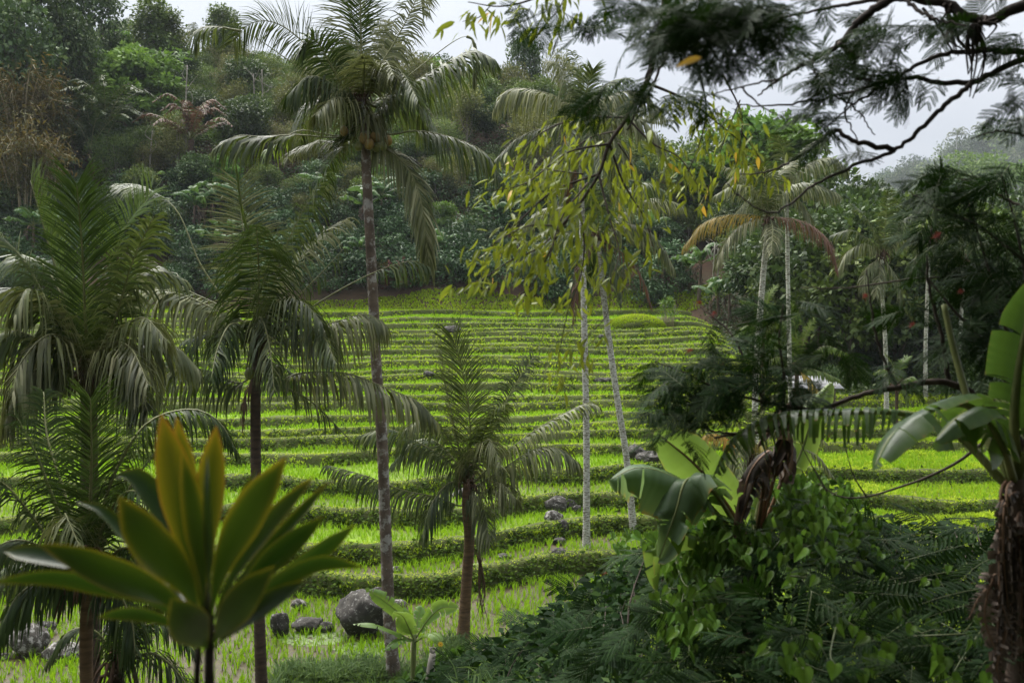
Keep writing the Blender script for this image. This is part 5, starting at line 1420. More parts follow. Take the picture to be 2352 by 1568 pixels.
for i, (x, y, D) in enumerate([(280, 40, 124), (310, 48, 126), (450, 62, 126), (340, 118, 120), (265, 90, 122), (700, 150, 128), (1330, 150, 126), (1500, 250, 96)]):
    p = P(x, y, D); zg = float(ground_z(np.array([p[0]]), np.array([D]))[0])
    hh = p[2] - zg
    put_tree('ridge_palm', p[0], D, sc=min(1.0, max(0.4, hh / 8.0)), sz=max(0.35, hh / 8.0))
for i, (x, y, D) in enumerate([(40, 150, 88), (45, 270, 84), (100, 290, 85), (60, 190, 90)]):
    top_tree('rust', x, y, D, 4.9, None, 1.0, own=False)
dark_right = [(1880, 395, 66), (1965, 425, 68), (1925, 440, 62), (2030, 450, 66), (2100, 455, 64), (1990, 455, 58), (2180, 450, 70), (2260, 455, 66), (2330, 450, 68), (1830, 460, 64), (1900, 480, 59), (2080, 500, 57), (2160, 520, 58), (2240, 520, 57), (2330, 520, 58), (1955, 560, 56), (2060, 600, 56), (1860, 560, 60), (1760, 520, 66), (1800, 600, 63), (2150, 640, 56), (2240, 640, 56), (2330, 660, 56)]
for i, (x, y, D) in enumerate(dark_right):
    k = ['round_dark', 'big', 'round_dark', 'round_mid'][i % 4]
    t = top_tree(k, x, y, D, {'round_dark': 6.2, 'big': 11.2, 'round_mid': 5.4}[k], None, 0.95, own=True)
    t['group'] = 'dark trees of the wood on the right'
    t['label'] = 'dark ' + ['rounded tree', 'tall dense tree', 'spreading tree', 'greener tree'][i % 4] + ' of the shadowed wood ' + (['left of', 'above', 'behind', 'below'][i // 4 % 4]) + ' the slender white palms'

H0 = {'round_dark': 6.2, 'round_mid': 5.4, 'big': 11.3, 'feathery': 5.2}
def put_low(k, X, D):
    """A tree of the right-hand wood, kept below the distant hill's outline."""
    x = CX + X / D * FPX
    lim = np.interp(x, [1400, 1550, 1750, 1900, 2000, 2352], [300, 335, 330, 395, 440, 450]) + rt.uniform(0, 60)
    zg = float(ground_z(np.array([X]), np.array([D]))[0])
    hmax = P(x, lim, D)[2] - zg
    if hmax < 1.6: return
    h = min(hmax, H0[k] * rt.uniform(0.6, 0.95))
    put_tree(k, X, D, sc=min(0.95, max(h / H0[k], 0.45)), sz=h / H0[k], z=zg)

# --- the rest of the wood, scattered
kinds_all = ['round_dark', 'round_mid', 'open_olive', 'feathery', 'bright', 'bamboo', 'shrub', 'shrub_mid']
cand = []
for D in np.arange(85, 131, 3.6):
    step = 3.6
    for X in np.arange(-D * 0.56, min(D * 0.30, 26) + 2, step):
        cand.append((X + rt.normal(0, 0.9), D + rt.normal(0, 0.9)))
placed = []
for X, D in cand:
    x = CX + X / D * FPX
    left = ss(x, 500, 0); u = rt.uniform()
    pr = np.array([0.20, 0.20, 0.20, 0.16, 0.05, 0.07, 0.06, 0.06])
    if x < 300: pr = np.array([0.30, 0.14, 0.10, 0.24, 0.04, 0.06, 0.06, 0.06])
    if 600 < x < 820: pr = np.array([0.10, 0.12, 0.38, 0.22, 0.03, 0.03, 0.06, 0.06])
    if 900 < x < 1300 and D > 108: pr = np.array([0.18, 0.22, 0.20, 0.10, 0.06, 0.14, 0.05, 0.05])
    k = kinds_all[int(np.searchsorted(np.cumsum(pr / pr.sum()), u))]
    zg = float(ground_z(np.array([X]), np.array([D]))[0])
    sc = rt.uniform(0.62, 1.05) * (0.72 if D < 92 else 1.0)
    if D > 122: sc *= 0.75
    put_tree(k, X, D, sc=sc, z=zg)
for X, D in [(rt.uniform(16, 40), rt.uniform(70, 105)) for _ in range(46)]:
    put_low(['round_dark', 'round_mid', 'big', 'feathery', 'round_dark'][int(rt.integers(0, 5))], X, D)
for X, D in [(rt.uniform(38, 62), rt.uniform(62, 100)) for _ in range(26)]:
    put_low(['round_dark', 'round_mid', 'big'][int(rt.integers(0, 3))], X, D)

# --- coffee shrubs and low thicket at the foot of the hill
for i in range(290):
    D = rt.uniform(74.8, 90); X = rt.uniform(-D * 0.55, 14)
    put_tree('coffee', X, D, sc=rt.uniform(0.9, 1.9))
for i in range(50):
    D = rt.uniform(74.5, 92); X = rt.uniform(-D * 0.56, 12)
    put_tree(['shrub', 'shrub_mid'][i % 2], X, D, sc=rt.uniform(0.5, 0.95))
for i in range(46):
    D = rt.uniform(53, 63); X = rt.uniform(13.5, 33)
    put_tree(['shrub', 'coffee', 'shrub_mid'][i % 3], X, D, sc=rt.uniform(0.6, 1.2), group='shrubs at the edge of the wood on the right')
# undergrowth that nobody could count
GU = Geo()
n = 26000
D = rt.uniform(76, 128, n); X = rt.uniform(-1, 1, n) * D * 0.56
soil = vnoise(X / 5, D / 5, 77)
ok = ((D > 90) | (soil > 0.12)) & (X < 28)
X, D = X[ok], D[ok]
m = 9
Z = ground_z(X, D)
O = np.repeat(np.stack([X, D, Z + 0.25], -1), m, 0) + rt.normal(0, 0.34, (len(X) * m, 3)) * (1, 1, 0.75)
A, B, C = leaf_frames(rand_dirs(len(O), rt) * (1, 1, 0.4), np.array((0, -0.3, 1.0)), rt)
L = rt.uniform(0.18, 0.42, len(O))[:, None]
stamp(GU, LEAF_V, LEAF_Q, None, O, A * L, B * L * 0.5, C * L, np.clip(np.repeat(0.45 + 0.4 * vnoise(X / 4, D / 4, 78), m) + rt.normal(0, 0.2, len(O)), 0, 1))
tag(GU.build('undergrowth', M['crown_dark']), kind='stuff')
GU = Geo()
n = 9000
D = rt.uniform(51, 75, n); X = rt.uniform(13, 36, n)
ok = X > 14 + 0.45 * np.clip(58 - D, 0, 20)
X, D = X[ok], D[ok]; m = 9; Z = ground_z(X, D)
O = np.repeat(np.stack([X, D, Z + 0.3], -1), m, 0) + rt.normal(0, 0.35, (len(X) * m, 3)) * (1, 1, 0.8)
A, B, C = leaf_frames(rand_dirs(len(O), rt) * (1, 1, 0.4), np.array((0, -0.3, 1.0)), rt)
L = rt.uniform(0.12, 0.26, len(O))[:, None]
stamp(GU, LEAF_V, LEAF_Q, None, O, A * L, B * L * 0.5, C * L, rt.uniform(0, 0.8, len(O)))
tag(GU.build('valley_undergrowth', M['crown_dark']), kind='stuff')

# --- croton hedge at the foot of the hill
G = Geo(); Tn = Geo()
cp = gpt(905, 680, 76.0)
Os = []
for i in range(40):
    c = cp + np.array((rt.uniform(-1.9, 1.9), rt.uniform(-0.6, 0.6), rt.uniform(0.3, 1.9)))
    Os.append(c + rt.normal(0, 0.22, (70, 3)))
O = np.concatenate(Os)
A, B, C = leaf_frames(rand_dirs(len(O), rt) + np.array((0, 0, 0.5)), np.array((0, -0.4, 0.8)), rt)
L = rt.uniform(0.16, 0.28, len(O))[:, None]
tone = np.clip(0.25 + 0.5 * (vnoise(O[:, 0] * 1.3, O[:, 2] * 1.3, 8) > 0.15) + rt.normal(0, 0.15, len(O)), 0, 1)
stamp(G, LEAF_V, LEAF_Q, None, O, A * L, B * L * 0.4, C * L, tone)
t = thing('croton_shrub', cp, 'red and yellow-green croton bush at the top edge of the rice fields', 'shrub')
G.build('foliage', M['croton'], t)
for i in range(8):
    tube(Tn, [cp + np.array((rt.uniform(-1.6, 1.6), 0, -0.1)), cp + np.array((rt.uniform(-1.6, 1.6), 0, 1.3))], [0.03, 0.01], n=5)
Tn.build('stems', M['bark'], t)

# --- banana plants of the slope
BAN = [make_banana(np.random.default_rng(300 + i), h=[1.9, 2.3, 1.5, 2.6][i], nl=[7, 8, 6, 8][i]) for i in range(4)]
BAN_B = [make_banana(np.random.default_rng(320 + i), h=[1.2, 0.8][i], nl=6, mat='banana_bright', dry=1, L=1.5, W=0.45) for i in range(2)]
def put_banana(x, y, D, sc, label, fresh=False, group='banana plants on the hillside'):
    b = gpt(x, y, D)
    t = thing('banana_plant', b, label, 'banana plant', group)
    src = BAN_B if fresh else BAN
    for nm, me in src[int(rt.integers(0, len(src)))]:
        o = bpy.data.objects.new(nm, me); COL.objects.link(o); o.parent = t
    t.rotation_euler = (0, 0, rt.uniform(0, 6.283)); t.scale = (sc, sc, sc)
    return t
for x, D, sc, lb, fr in [
    (283, 99, 1.35, 'tall banana plant with brown hanging leaves high on the left slope', 0),
    (305, 98, 1.15, 'banana plant close right of the tall one high on the left slope', 0),
    (140, 92, 1.2, 'banana plant with pale leaves on the shaded left slope', 0),
    (95, 91, 0.8, 'small banana plant left of the pale-leaved one on the shaded slope', 1),
    (372, 90, 1.1, 'fresh green banana plant at mid slope, left of the dark palm', 1),
    (352, 95, 0.9, 'small banana plant above the fresh green one at mid slope', 0),
    (60, 80, 1.2, 'banana plant at the left edge above the young palm', 0),
    (430, 83, 1.35, 'leftmost of a row of banana plants with bare brown stems above the soil', 0),
    (458, 83.5, 1.3, 'second banana plant of the row above the bare soil', 0),
    (478, 84, 1.35, 'third banana plant of the row above the bare soil', 0),
    (500, 84.5, 1.3, 'rightmost banana plant of the row above the bare soil', 0),
    (425, 79, 0.75, 'small fresh banana plant on the bare soil below the row', 1),
    (490, 78, 1.0, 'banana plant with reddish dry leaves low on the soil slope', 0),
    (520, 80, 0.95, 'banana plant behind the dark palm on the soil slope', 0),
    (832, 82, 1.25, 'banana plant just left of the tall palm trunk', 0),
    (872, 83, 1.3, 'banana plant just right of the tall palm trunk', 0),
    (800, 77.5, 0.95, 'banana plant low at the field edge left of the tall trunk', 0),
    (818, 77, 0.9, 'small banana plant touching the tall trunk at the field edge', 0),
    (1012, 79, 1.1, 'banana plant beside the hanging frond of the tall palm', 0),
    (1505, 80, 1.2, 'banana plant above the grassy knoll', 0),
    (1530, 77, 1.1, 'banana plant behind the bamboo stakes', 0),
    (1590, 76, 1.1, 'banana plant in the dark corner right of the bamboo stakes', 0),
    (1612, 74, 1.2, 'taller banana plant in the dark corner right of the bamboo stakes', 0),
    (1660, 70, 1.1, 'banana plant at the wood edge left of the mossy trunk', 0),
    (1685, 69, 1.0, 'second banana plant at the wood edge left of the mossy trunk', 0),
    (1868, 59, 1.0, 'banana plant between the slim pale trunk and the dark wood', 0),
    (1905, 58, 1.1, 'banana plant with blue-green leaves at the edge of the dark wood', 0),
    (1960, 57, 0.9, 'low banana plant at the edge of the dark wood', 0),
    (735, 86, 1.1, 'banana plant behind the fronds left of the tall palm', 0),
    (1130, 84, 1.0, 'banana plant behind the tip of the yellow-green branch', 0),
]:
    put_banana(x, 0, D, sc, lb, fr)

# bare pale stems standing on the slope
for i, (x, y0, y1, D) in enumerate([(585, 300, 170, 98), (605, 290, 160, 99), (902, 330, 240, 100), (425, 250, 150, 96), (115, 180, 60, 100), (705, 240, 150, 104), (1290, 520, 440, 84), (345, 420, 300, 92), (1640, 700, 560, 72), (1652, 690, 570, 73)]):
    b = gpt(x, y0, D); tp = P(x + rt.uniform(-6, 6), y1, D)
    G = Geo(); mid = (b + tp) / 2 + rt.normal(0, 0.12, 3)
    tube(G, catmull([b - (0, 0, .2), mid, tp], 10), np.linspace(0.10, 0.05, 10), n=6)
    for s in range(3):
        f = rt.uniform(0.5, 0.9); p = b + (tp - b) * f
        tube(G, catmull([p, p + np.array((rt.uniform(-.8, .8), 0, 0.6)), p + np.array((rt.uniform(-1.3, 1.3), 0, 1.5))], 6), np.linspace(0.04, 0.012, 6), n=4)
    o = G.build('bare_tree', M['bark_pale'], None, origin=b)
    tag(o, 'pale bare stem standing among the trees of the slope', 'tree', 'pale bare stems on the slope')

# --- far hill: individual crowns
FP = [make_tree(np.random.default_rng(500 + i), 9, 6.0, 1500, 0.85, 'round', crown=['crown_mid', 'crown_dark', 'crown_blue'][i % 3], clumps=30, clump_r=0.24, base=0.1, limbs=4, trunk_r=0.3) for i in range(5)]
FB = make_tree(np.random.default_rng(520), 9, 7.5, 2200, 0.8, 'layer', crown='crown_bright', clumps=40, clump_r=0.22, base=0.25, limbs=4, trunk_r=0.3)
def far_z(X, D): return float(far_hill_z(np.array([X]), np.array([D]))[0]) + EYE
for X, D in [(x + rt.normal(0, 5), d + rt.normal(0, 5)) for d in np.arange(560, 830, 20) for x in np.arange(180, 470, 17)]:
    z = far_z(X, D)
    if z < -20 or X / D > 0.56 or X / D < 0.29: continue
    t = thing('far_tree', (X, D, z), 'hazy tree crown among many on the distant hill at the right', 'tree', 'hazy trees on the distant hill')
    for n_, me in zip(('trunk', 'crown'), FP[int(rt.integers(0, 5))]):
        o = bpy.data.objects.new(n_, me); COL.objects.link(o); o.parent = t
    s = rt.uniform(1.2, 2.2); t.scale = (s, s, s * rt.uniform(0.8, 1.2)); t.rotation_euler = (0, 0, rt.uniform(0, 6.28))
for x, y, D, lb in [(2240, 352, 300, 'broad yellow-green tree in front of the distant hill'), (2300, 375, 304, 'smaller yellow-green tree right of the broad one before the distant hill')]:
    p = P(x, y, D)
    t = thing('far_tree', (p[0], D, p[2] - 12.5), lb, 'tree')
    for n_, me in zip(('trunk', 'crown'), FB):
        o = bpy.data.objects.new(n_, me); COL.objects.link(o); o.parent = t
    t.scale = (1.4, 1.4, 1.35)
for i, (x, y, D) in enumerate([(2255, 285, 770), (2320, 285, 772), (2338, 272, 770), (2200, 300, 770)]):
    p = P(x, y, D); z = far_z(p[0], D)
    t = thing('far_palm', (p[0], D, z), ['tiny palm in the middle of the distant hill top', 'tiny palm on the distant hill, left of the tallest one', 'tallest tiny palm on the distant hill at the frame edge', 'tiny palm leftmost on the distant hill top'][i], 'palm', 'palms on the distant hill')
    for n_, me in zip(('trunk', 'crown'), PROTO['ridge_palm'][0]):
        o = bpy.data.objects.new(n_, me); COL.objects.link(o); o.parent = t
    h = max(16.0, p[2] - z); t.scale = (3.6, 3.6, h / 7.5)

# --- unseen wood added behind the viewpoint to keep sky light off near plants
for X, Y in [(-24, -9), (-17, -7), (-11, -9), (-6, -7), (-1, -9), (4, -7.5), (9, -9), (14, -7), (20, -9), (27, -8), (-20, -16), (-12, -16), (-4, -17), (4, -16), (12, -17), (20, -16), (30, -15), (-30, -14), (-8, -24), (6, -25), (18, -25), (-20, -25)]:
    put_tree('big', X, Y, sc=rt.uniform(0.95, 1.25), z=float(back_z(np.array([X]), np.array([Y]))[0]) + EYE, label='unseen tall dark tree added behind the viewpoint to block sky light', group='unseen trees added behind the viewpoint')
# ---------------------------------------------------------------- boulders
rb = np.random.default_rng(41)
def field_D(x, y):
    """Distance at which the sight line (x, y) meets the fields."""
    ds = np.arange(19, 74, 0.06)
    px = (x - CX) / FPX * ds
    z = near_z(px, ds)
    zl = np.array([P(x, y, d)[2] for d in ds]) - EYE
    k = np.argmax(z >= zl)
    return float(ds[k])
def boulder(x, y, wpx, hpx, D, label, mat='rock', group='boulders in the rice fields', depth=0.8, sink=0.25):
    """Boulder centred on the sight line (x, y), wpx x hpx wide and high as seen from the viewpoint."""
    D = field_D(x, y + hpx * 0.42)
    c = P(x, y, D)
    w = wpx / FPX * D * 0.58; h = hpx / FPX * D * 0.56
    zg = float(ground_z(np.array([c[0]]), np.array([c[1]]))[0])
    G = Geo()
    v, f = _ICO[4]
    s = rb.uniform(0, 99)
    # facets: cut the ball by random planes for broken faces
    vv = v.copy()
    for i in range(11):
        nn = rand_dirs(1, rb)[0]; dd = rb.uniform(0.62, 0.92)
        k = vv @ nn; over = np.clip(k - dd, 0, None)
        vv = vv - nn[None] * over[:, None] * 0.85
    nz = 0.10 * vnoise(v[:, 0] * 3 + s + v[:, 2] * 2, v[:, 1] * 3 - v[:, 2], 4) + 0.05 * vnoise(v[:, 0] * 8 + s + v[:, 2] * 6, v[:, 1] * 8 + v[:, 2] * 4, 5) + 0.025 * vnoise(v[:, 0] * 20 + s + v[:, 2] * 15, v[:, 1] * 20 + v[:, 2] * 11, 6)
    vv = vv * (1 + nz[:, None])
    e = vv.max(0) - vv.min(0)
    top = c[2] + h
    bot = min(zg - sink * h, c[2] - h)
    hh = (top - bot) / 2
    ctr = np.array((c[0], c[1], (top + bot) / 2))
    vv = (vv - (vv.max(0) + vv.min(0)) / 2) / (e / 2)
    G.add(ctr + vv * np.array((w, w * depth, hh)), None, f)
    o = G.build('boulder', M[mat], None, origin=np.array((ctr[0], ctr[1], bot)), smooth=True)
    tag(o, label, 'boulder', group)
    return o
boulder(832, 1412, 108, 104, 24.6, 'largest dark boulder, split and lichened, behind the small banana plant')
boulder(642, 1436, 40, 58, 24.0, 'upright grey boulder beside the brown palm trunk')
boulder(705, 1434, 62, 34, 24.6, 'low flat boulder left of the largest one')
boulder(750, 1440, 30, 26, 25.0, 'small rounded stone touching the largest boulder')
boulder(688, 1388, 34, 26, 25.8, 'small speckled stone above the low flat boulder', 'rock_pale')
boulder(866, 1368, 40, 40, 26.2, 'grey stone behind the tall palm trunk, above the largest boulder', 'rock_pale')
boulder(915, 1388, 36, 22, 26.0, 'pale stone peeking out right of the tall palm trunk', 'rock_pale')
boulder(905, 1362, 34, 24, 27.0, 'dark stone tucked under the bank right of the tall palm trunk')
boulder(912, 1306, 24, 14, 29.6, 'little pale stone on the bank right of the tall palm trunk', 'rock_pale')
boulder(553, 1350, 26, 20, 27.5, 'small pink-grey stone left of the brown palm trunk', 'rock_pale')
boulder(62, 1470, 92, 74, 21.6, 'big rounded grey boulder in the lower left corner', 'rock_pale')
boulder(142, 1492, 88, 44, 21.2, 'flat-topped boulder against the shaded ringed trunk', 'rock_pale')
boulder(105, 1440, 44, 32, 22.4, 'boulder wedged behind the two in the lower left corner')
boulder(8, 1506, 26, 16, 20.8, 'small stone at the left edge by the rounded boulder', 'rock_pale')
boulder(255, 1450, 34, 40, 22.0, 'stone half hidden behind the shaded ringed trunk', 'rock_pale')
boulder(1277, 1160, 46, 40, 35.2, 'rounded grey boulder on top of the group left of the white trunk')
boulder(1272, 1187, 40, 30, 34.8, 'pale lichened boulder under the rounded one', 'rock_pale')
boulder(1310, 1160, 30, 28, 35.4, 'dark boulder right of the rounded one, near the white trunk')
boulder(1325, 1170, 18, 22, 35.2, 'small stone between the dark boulder and the white trunk')
boulder(1293, 1210, 26, 34, 34.0, 'tilted stone in the bank below the pale boulder')
boulder(1285, 1243, 28, 18, 32.6, 'mossy stone among the seedlings below the bank')
boulder(1283, 1268, 32, 20, 31.6, 'low brown stone lowest in the seedlings near the shrubs')
boulder(1230, 1281, 12, 9, 31.2, 'tiny dark stone standing in the wet field')
boulder(1158, 1276, 34, 12, 31.6, 'flat stones at the foot of the bank right of the young palm')
boulder(1462, 1040, 46, 40, 41.4, 'black boulder directly behind the slanting trunk')
boulder(1495, 1050, 66, 28, 41.0, 'low dark humped boulder right of the slanting trunk')
boulder(1432, 1120, 34, 32, 37.0, 'dark stone left of the slanting trunk under the banana leaf')
boulder(1038, 757, 38, 18, 63.2, 'lone rounded boulder high in the terraces')
boulder(1382, 774, 22, 12, 61.0, 'grey stone high in the terraces between the two white trunks')
boulder(1388, 873, 44, 12, 52.5, 'flat dark rock between the two white trunks')
boulder(1065, 1132, 50, 26, 36.6, 'pale rock half hidden behind the young palm', 'rock_pale')
boulder(985, 858, 26, 12, 53.5, 'small rock in the bank left of the young palm tip')
boulder(750, 832, 34, 14, 55.5, 'whitish rock seen through the hanging fronds', 'rock_pale')

# ---------------------------------------------------------------- duckweed patches on the water
def duckweed(x, y, w, d, D, label):
    D = field_D(x, y)
    c = P(x, y, D)
    zg = float(ground_z(np.array([c[0]]), np.array([c[1]]))[0]) + 0.006
    G = Geo()
    for i in range(420):
        a = rb.uniform(0, 6.283); r = math.sqrt(rb.uniform())
        p = np.array((c[0] + math.cos(a) * r * w, c[1] + math.sin(a) * r * d, zg + rb.uniform(0, 0.004)))
        s = rb.uniform(0.02, 0.07); th = np.arange(6) * 1.047 + rb.uniform()
        ring = p + np.stack([np.cos(th) * s, np.sin(th) * s, np.zeros(6)], -1)
        G.add(np.vstack([ring, p + (0, 0, 0.003)]), None, [(i_, (i_ + 1) % 6, 6) for i_ in range(6)])
    tag(G.build('duckweed', M['duckweed'], None, origin=np.array((c[0], c[1], zg))), label, 'duckweed', kind='stuff')
duckweed(720, 1466, 0.9, 0.55, 22.9, 'pale duckweed floating beside the low boulder')
duckweed(840, 1492, 0.8, 0.5, 22.3, 'pale duckweed below the largest boulder')
duckweed(1110, 1300, 0.45, 0.3, 30.2, 'pale duckweed in the wet field right of the young palm')

# ---------------------------------------------------------------- bamboo stakes
b0 = gpt(1529, 725, 66.5)
t = thing('stake_fence', b0, 'short fence of upright bamboo stakes at the end of the top field', 'fence')
for i in range(13):
    G = Geo(); x = b0[0] - 0.55 + i * 0.092
    hgt = 0.80 + rb.uniform(-0.1, 0.12)
    tube(G, [(x, b0[1] + rb.normal(0, .03), b0[2] - 0.1), (x + rb.normal(0, .02), b0[1], b0[2] + hgt)], [0.028, 0.022], n=6)
    G.build('stake', M['bamboo'], t)
G = Geo(); tube(G, [(b0[0] - 0.62, b0[1] - 0.04, b0[2] + 0.5), (b0[0] + 0.66, b0[1] - 0.04, b0[2] + 0.52)], [0.02, 0.02], n=6)
G.build('rail', M['bamboo'], t)
# dracaena-like plant above the stakes
G = Geo(); cp = b0 + np.array((0.25, 0.5, 0))
for i in range(9):
    c = cp + np.array((rb.uniform(-0.5, 0.5), rb.uniform(-0.3, 0.3), rb.uniform(0.7, 2.0)))
    O = np.repeat(c[None], 26, 0)
    A, B, C = leaf_frames(rand_dirs(26, rb) + np.array((0, 0, 0.5)), np.array((0, 0, 1.0)), rb)
    L = rb.uniform(0.35, 0.55, 26)[:, None]
    stamp(G, LEAF_V, LEAF_Q, None, O, A * L, B * L * 0.14, C * L, rb.uniform(0, 1, 26))
t = thing('dragon_plant', cp, 'bright tufted plant growing over the bamboo stakes', 'plant')
G.build('foliage', M['crown_bright'], t)
G = Geo()
for i in range(5): tube(G, [cp + np.array((rb.uniform(-.4, .4), 0, -0.1)), cp + np.array((rb.uniform(-.5, .5), 0, 1.6))], [0.03, 0.02], n=5)
G.build('stems', M['bark_pale'], t)

# ---------------------------------------------------------------- little field hut
hp = gpt(1866, 900, 50.0)
t = thing('field_hut', hp, 'little open field hut with a pale sheet roof behind the slim trunk', 'hut')
for sx in (-0.9, 0.9):
    for sy in (-0.7, 0.7):
        G = Geo(); tube(G, [hp + np.array((sx, sy, -0.2)), hp + np.array((sx, sy, 1.35 + 0.15 * (sy > 0)))], [0.05, 0.045], n=6)
        G.build('post', M['wood'], t)
G = Geo()
nx = 26
for i in range(nx):
    x0 = -1.25 + 2.5 * i / nx
V = []
for i in range(nx * 4 + 1):
    x = -1.25 + 2.5 * i / (nx * 4); zz = 0.018 * math.sin(i * math.pi / 2)
    V += [hp + np.array((x, -1.05, 1.22 + zz)), hp + np.array((x, 1.0, 1.66 + zz)), hp + np.array((x, -1.05, 1.245 + zz)), hp + np.array((x, 1.0, 1.685 + zz))]
Q = []
for i in range(nx * 4):
    a = 4 * i
    Q += [(a, a + 1, a + 5, a + 4), (a + 2, a + 6, a + 7, a + 3), (a, a + 4, a + 6, a + 2), (a + 1, a + 3, a + 7, a + 5)]
G.add(V, Q); G.build('roof', M['metal_roof'], t)
for i in range(7):
    G = Geo(); z = 0.25 + i * 0.12
    x0, x1 = -0.88, 0.88
    V = [hp + np.array((a, b, c)) for a in (x0, x1) for b in (0.64, 0.67) for c in (z, z + 0.105)]
    G.add(V, [(0, 1, 3, 2), (4, 6, 7, 5), (0, 4, 5, 1), (2, 3, 7, 6), (0, 2, 6, 4), (1, 5, 7, 3)])
    G.build('wall_board', M['wood'], t)
G = Geo(); V = [hp + np.array((a, b, c)) for a in (-0.95, 0.95) for b in (-0.72, 0.72) for c in (0.18, 0.24)]
G.add(V, [(0, 1, 3, 2), (4, 6, 7, 5), (0, 4, 5, 1), (2, 3, 7, 6), (0, 2, 6, 4), (1, 5, 7, 3)]); G.build('bench_floor', M['wood'], t)

# ---------------------------------------------------------------- grassy knoll
G = Geo()
kc = gpt(1462, 720, 66.5)
v, f = _ICO[4]
vv = v * np.array((2.0, 1.3, 0.95)) * (1 + 0.08 * vnoise(v[:, 0] * 3, v[:, 1] * 3 + v[:, 2] * 2, 5))[:, None]
G.add(kc + vv + np.array((0, 0, 0.05)), None, f)
tag(G.build('knoll', M['riser'], None, origin=kc, smooth=True), kind='structure')
G = Geo(); n = 2600
d = rand_dirs(n, rb); d[:, 2] = np.abs(d[:, 2]); p = kc + d * np.array((2.0, 1.3, 0.98))
scatter_tufts(G, p[:, 0], p[:, 1], p[:, 2], 0.16, rb, nbl=5, spread=0.9, w=0.16, r=np.clip(0.25 + 0.45 * d[:, 2] + rb.normal(0, 0.15, n), 0, 1))
tag(G.build('knoll_grass', M['bund']), kind='stuff')

# ---------------------------------------------------------------- stump and stalks at the bottom centre
sp = gpt(990, 1600, 17.5)
tp = P(994, 1500, 17.5)
G = Geo(); tube(G, catmull([sp - (0, 0, .2), P(988, 1560, 17.5), tp], 10), [0.13, 0.12, 0.10, 0.08, 0.055], n=8)
t = thing('broken_stem', sp, 'broken pale stem sticking out of the weeds at the bottom edge', 'stump')
G.build('stem', M['bark_pale'], t)
G = Geo()
for i in range(4): tube(G, catmull([tp, tp + np.array((rb.uniform(-.05, .05), 0, 0.08)), tp + np.array((rb.uniform(-.1, .1), 0, 0.12))], 4), [0.03, 0.02, 0.006], n=4)
G.build('splinters', M['bark_pale'], t)
G = Geo(); b = gpt(1035, 1600, 18.0)
tube(G, catmull([b, P(1030, 1540, 18), P(1015, 1500, 18), P(1012, 1478, 18)], 10), [0.012, 0.008, 0.006], n=5)
t = thing('yellow_flower', b, 'single yellow flower on a thin stalk at the bottom edge', 'flower')
G.build('stalk', M['stem_green'], t)
G = Geo(); c = P(1012, 1478, 18)
for i in range(10):
    a = i * 0.628; A = np.array([[math.cos(a), -0.35, math.sin(a)]]); Bv = nrm(np.cross(A, (0, 1, 0))); Cv = np.cross(A, Bv)
    stamp(G, LEAF_V, LEAF_Q, None, c[None], A * 0.055, Bv * 0.03, Cv * 0.05, 0.5)
G.build('petals', M['yellowleaf'], t)

# hanging dead strands beside the young palm
G = Geo(); b = P(1104, 1270, 25.2); e = P(1107, 1425, 25.2)
for i in range(9):
    x = rb.normal(0, 0.05, 3)
    tube(G, catmull([b + x, (b + e) / 2 + rb.normal(0, .05, 3), e + rb.normal(0, .06, 3) + (0, 0, rb.uniform(0, 0.5))], 9), [0.012, 0.012, 0.006], n=4)
tag(G.build('dead_spathe', M['fibre'], None, origin=b), 'dead fibrous strands hanging beside the curved ringed trunk', 'dead frond')
# ---------------------------------------------------------------- near plants
rn = np.random.default_rng(77)

def mat_from(A, up, pos, s, rng=rn, roll=0.4):
    A = nrm(A); u = nrm(np.asarray(up, float) + rng.normal(size=3) * roll)
    B = nrm(np.cross(u, A)); C = np.cross(A, B)
    m = Matrix(((A[0] * s, B[0] * s, C[0] * s, pos[0]), (A[1] * s, B[1] * s, C[1] * s, pos[1]), (A[2] * s, B[2] * s, C[2] * s, pos[2]), (0, 0, 0, 1)))
    return m

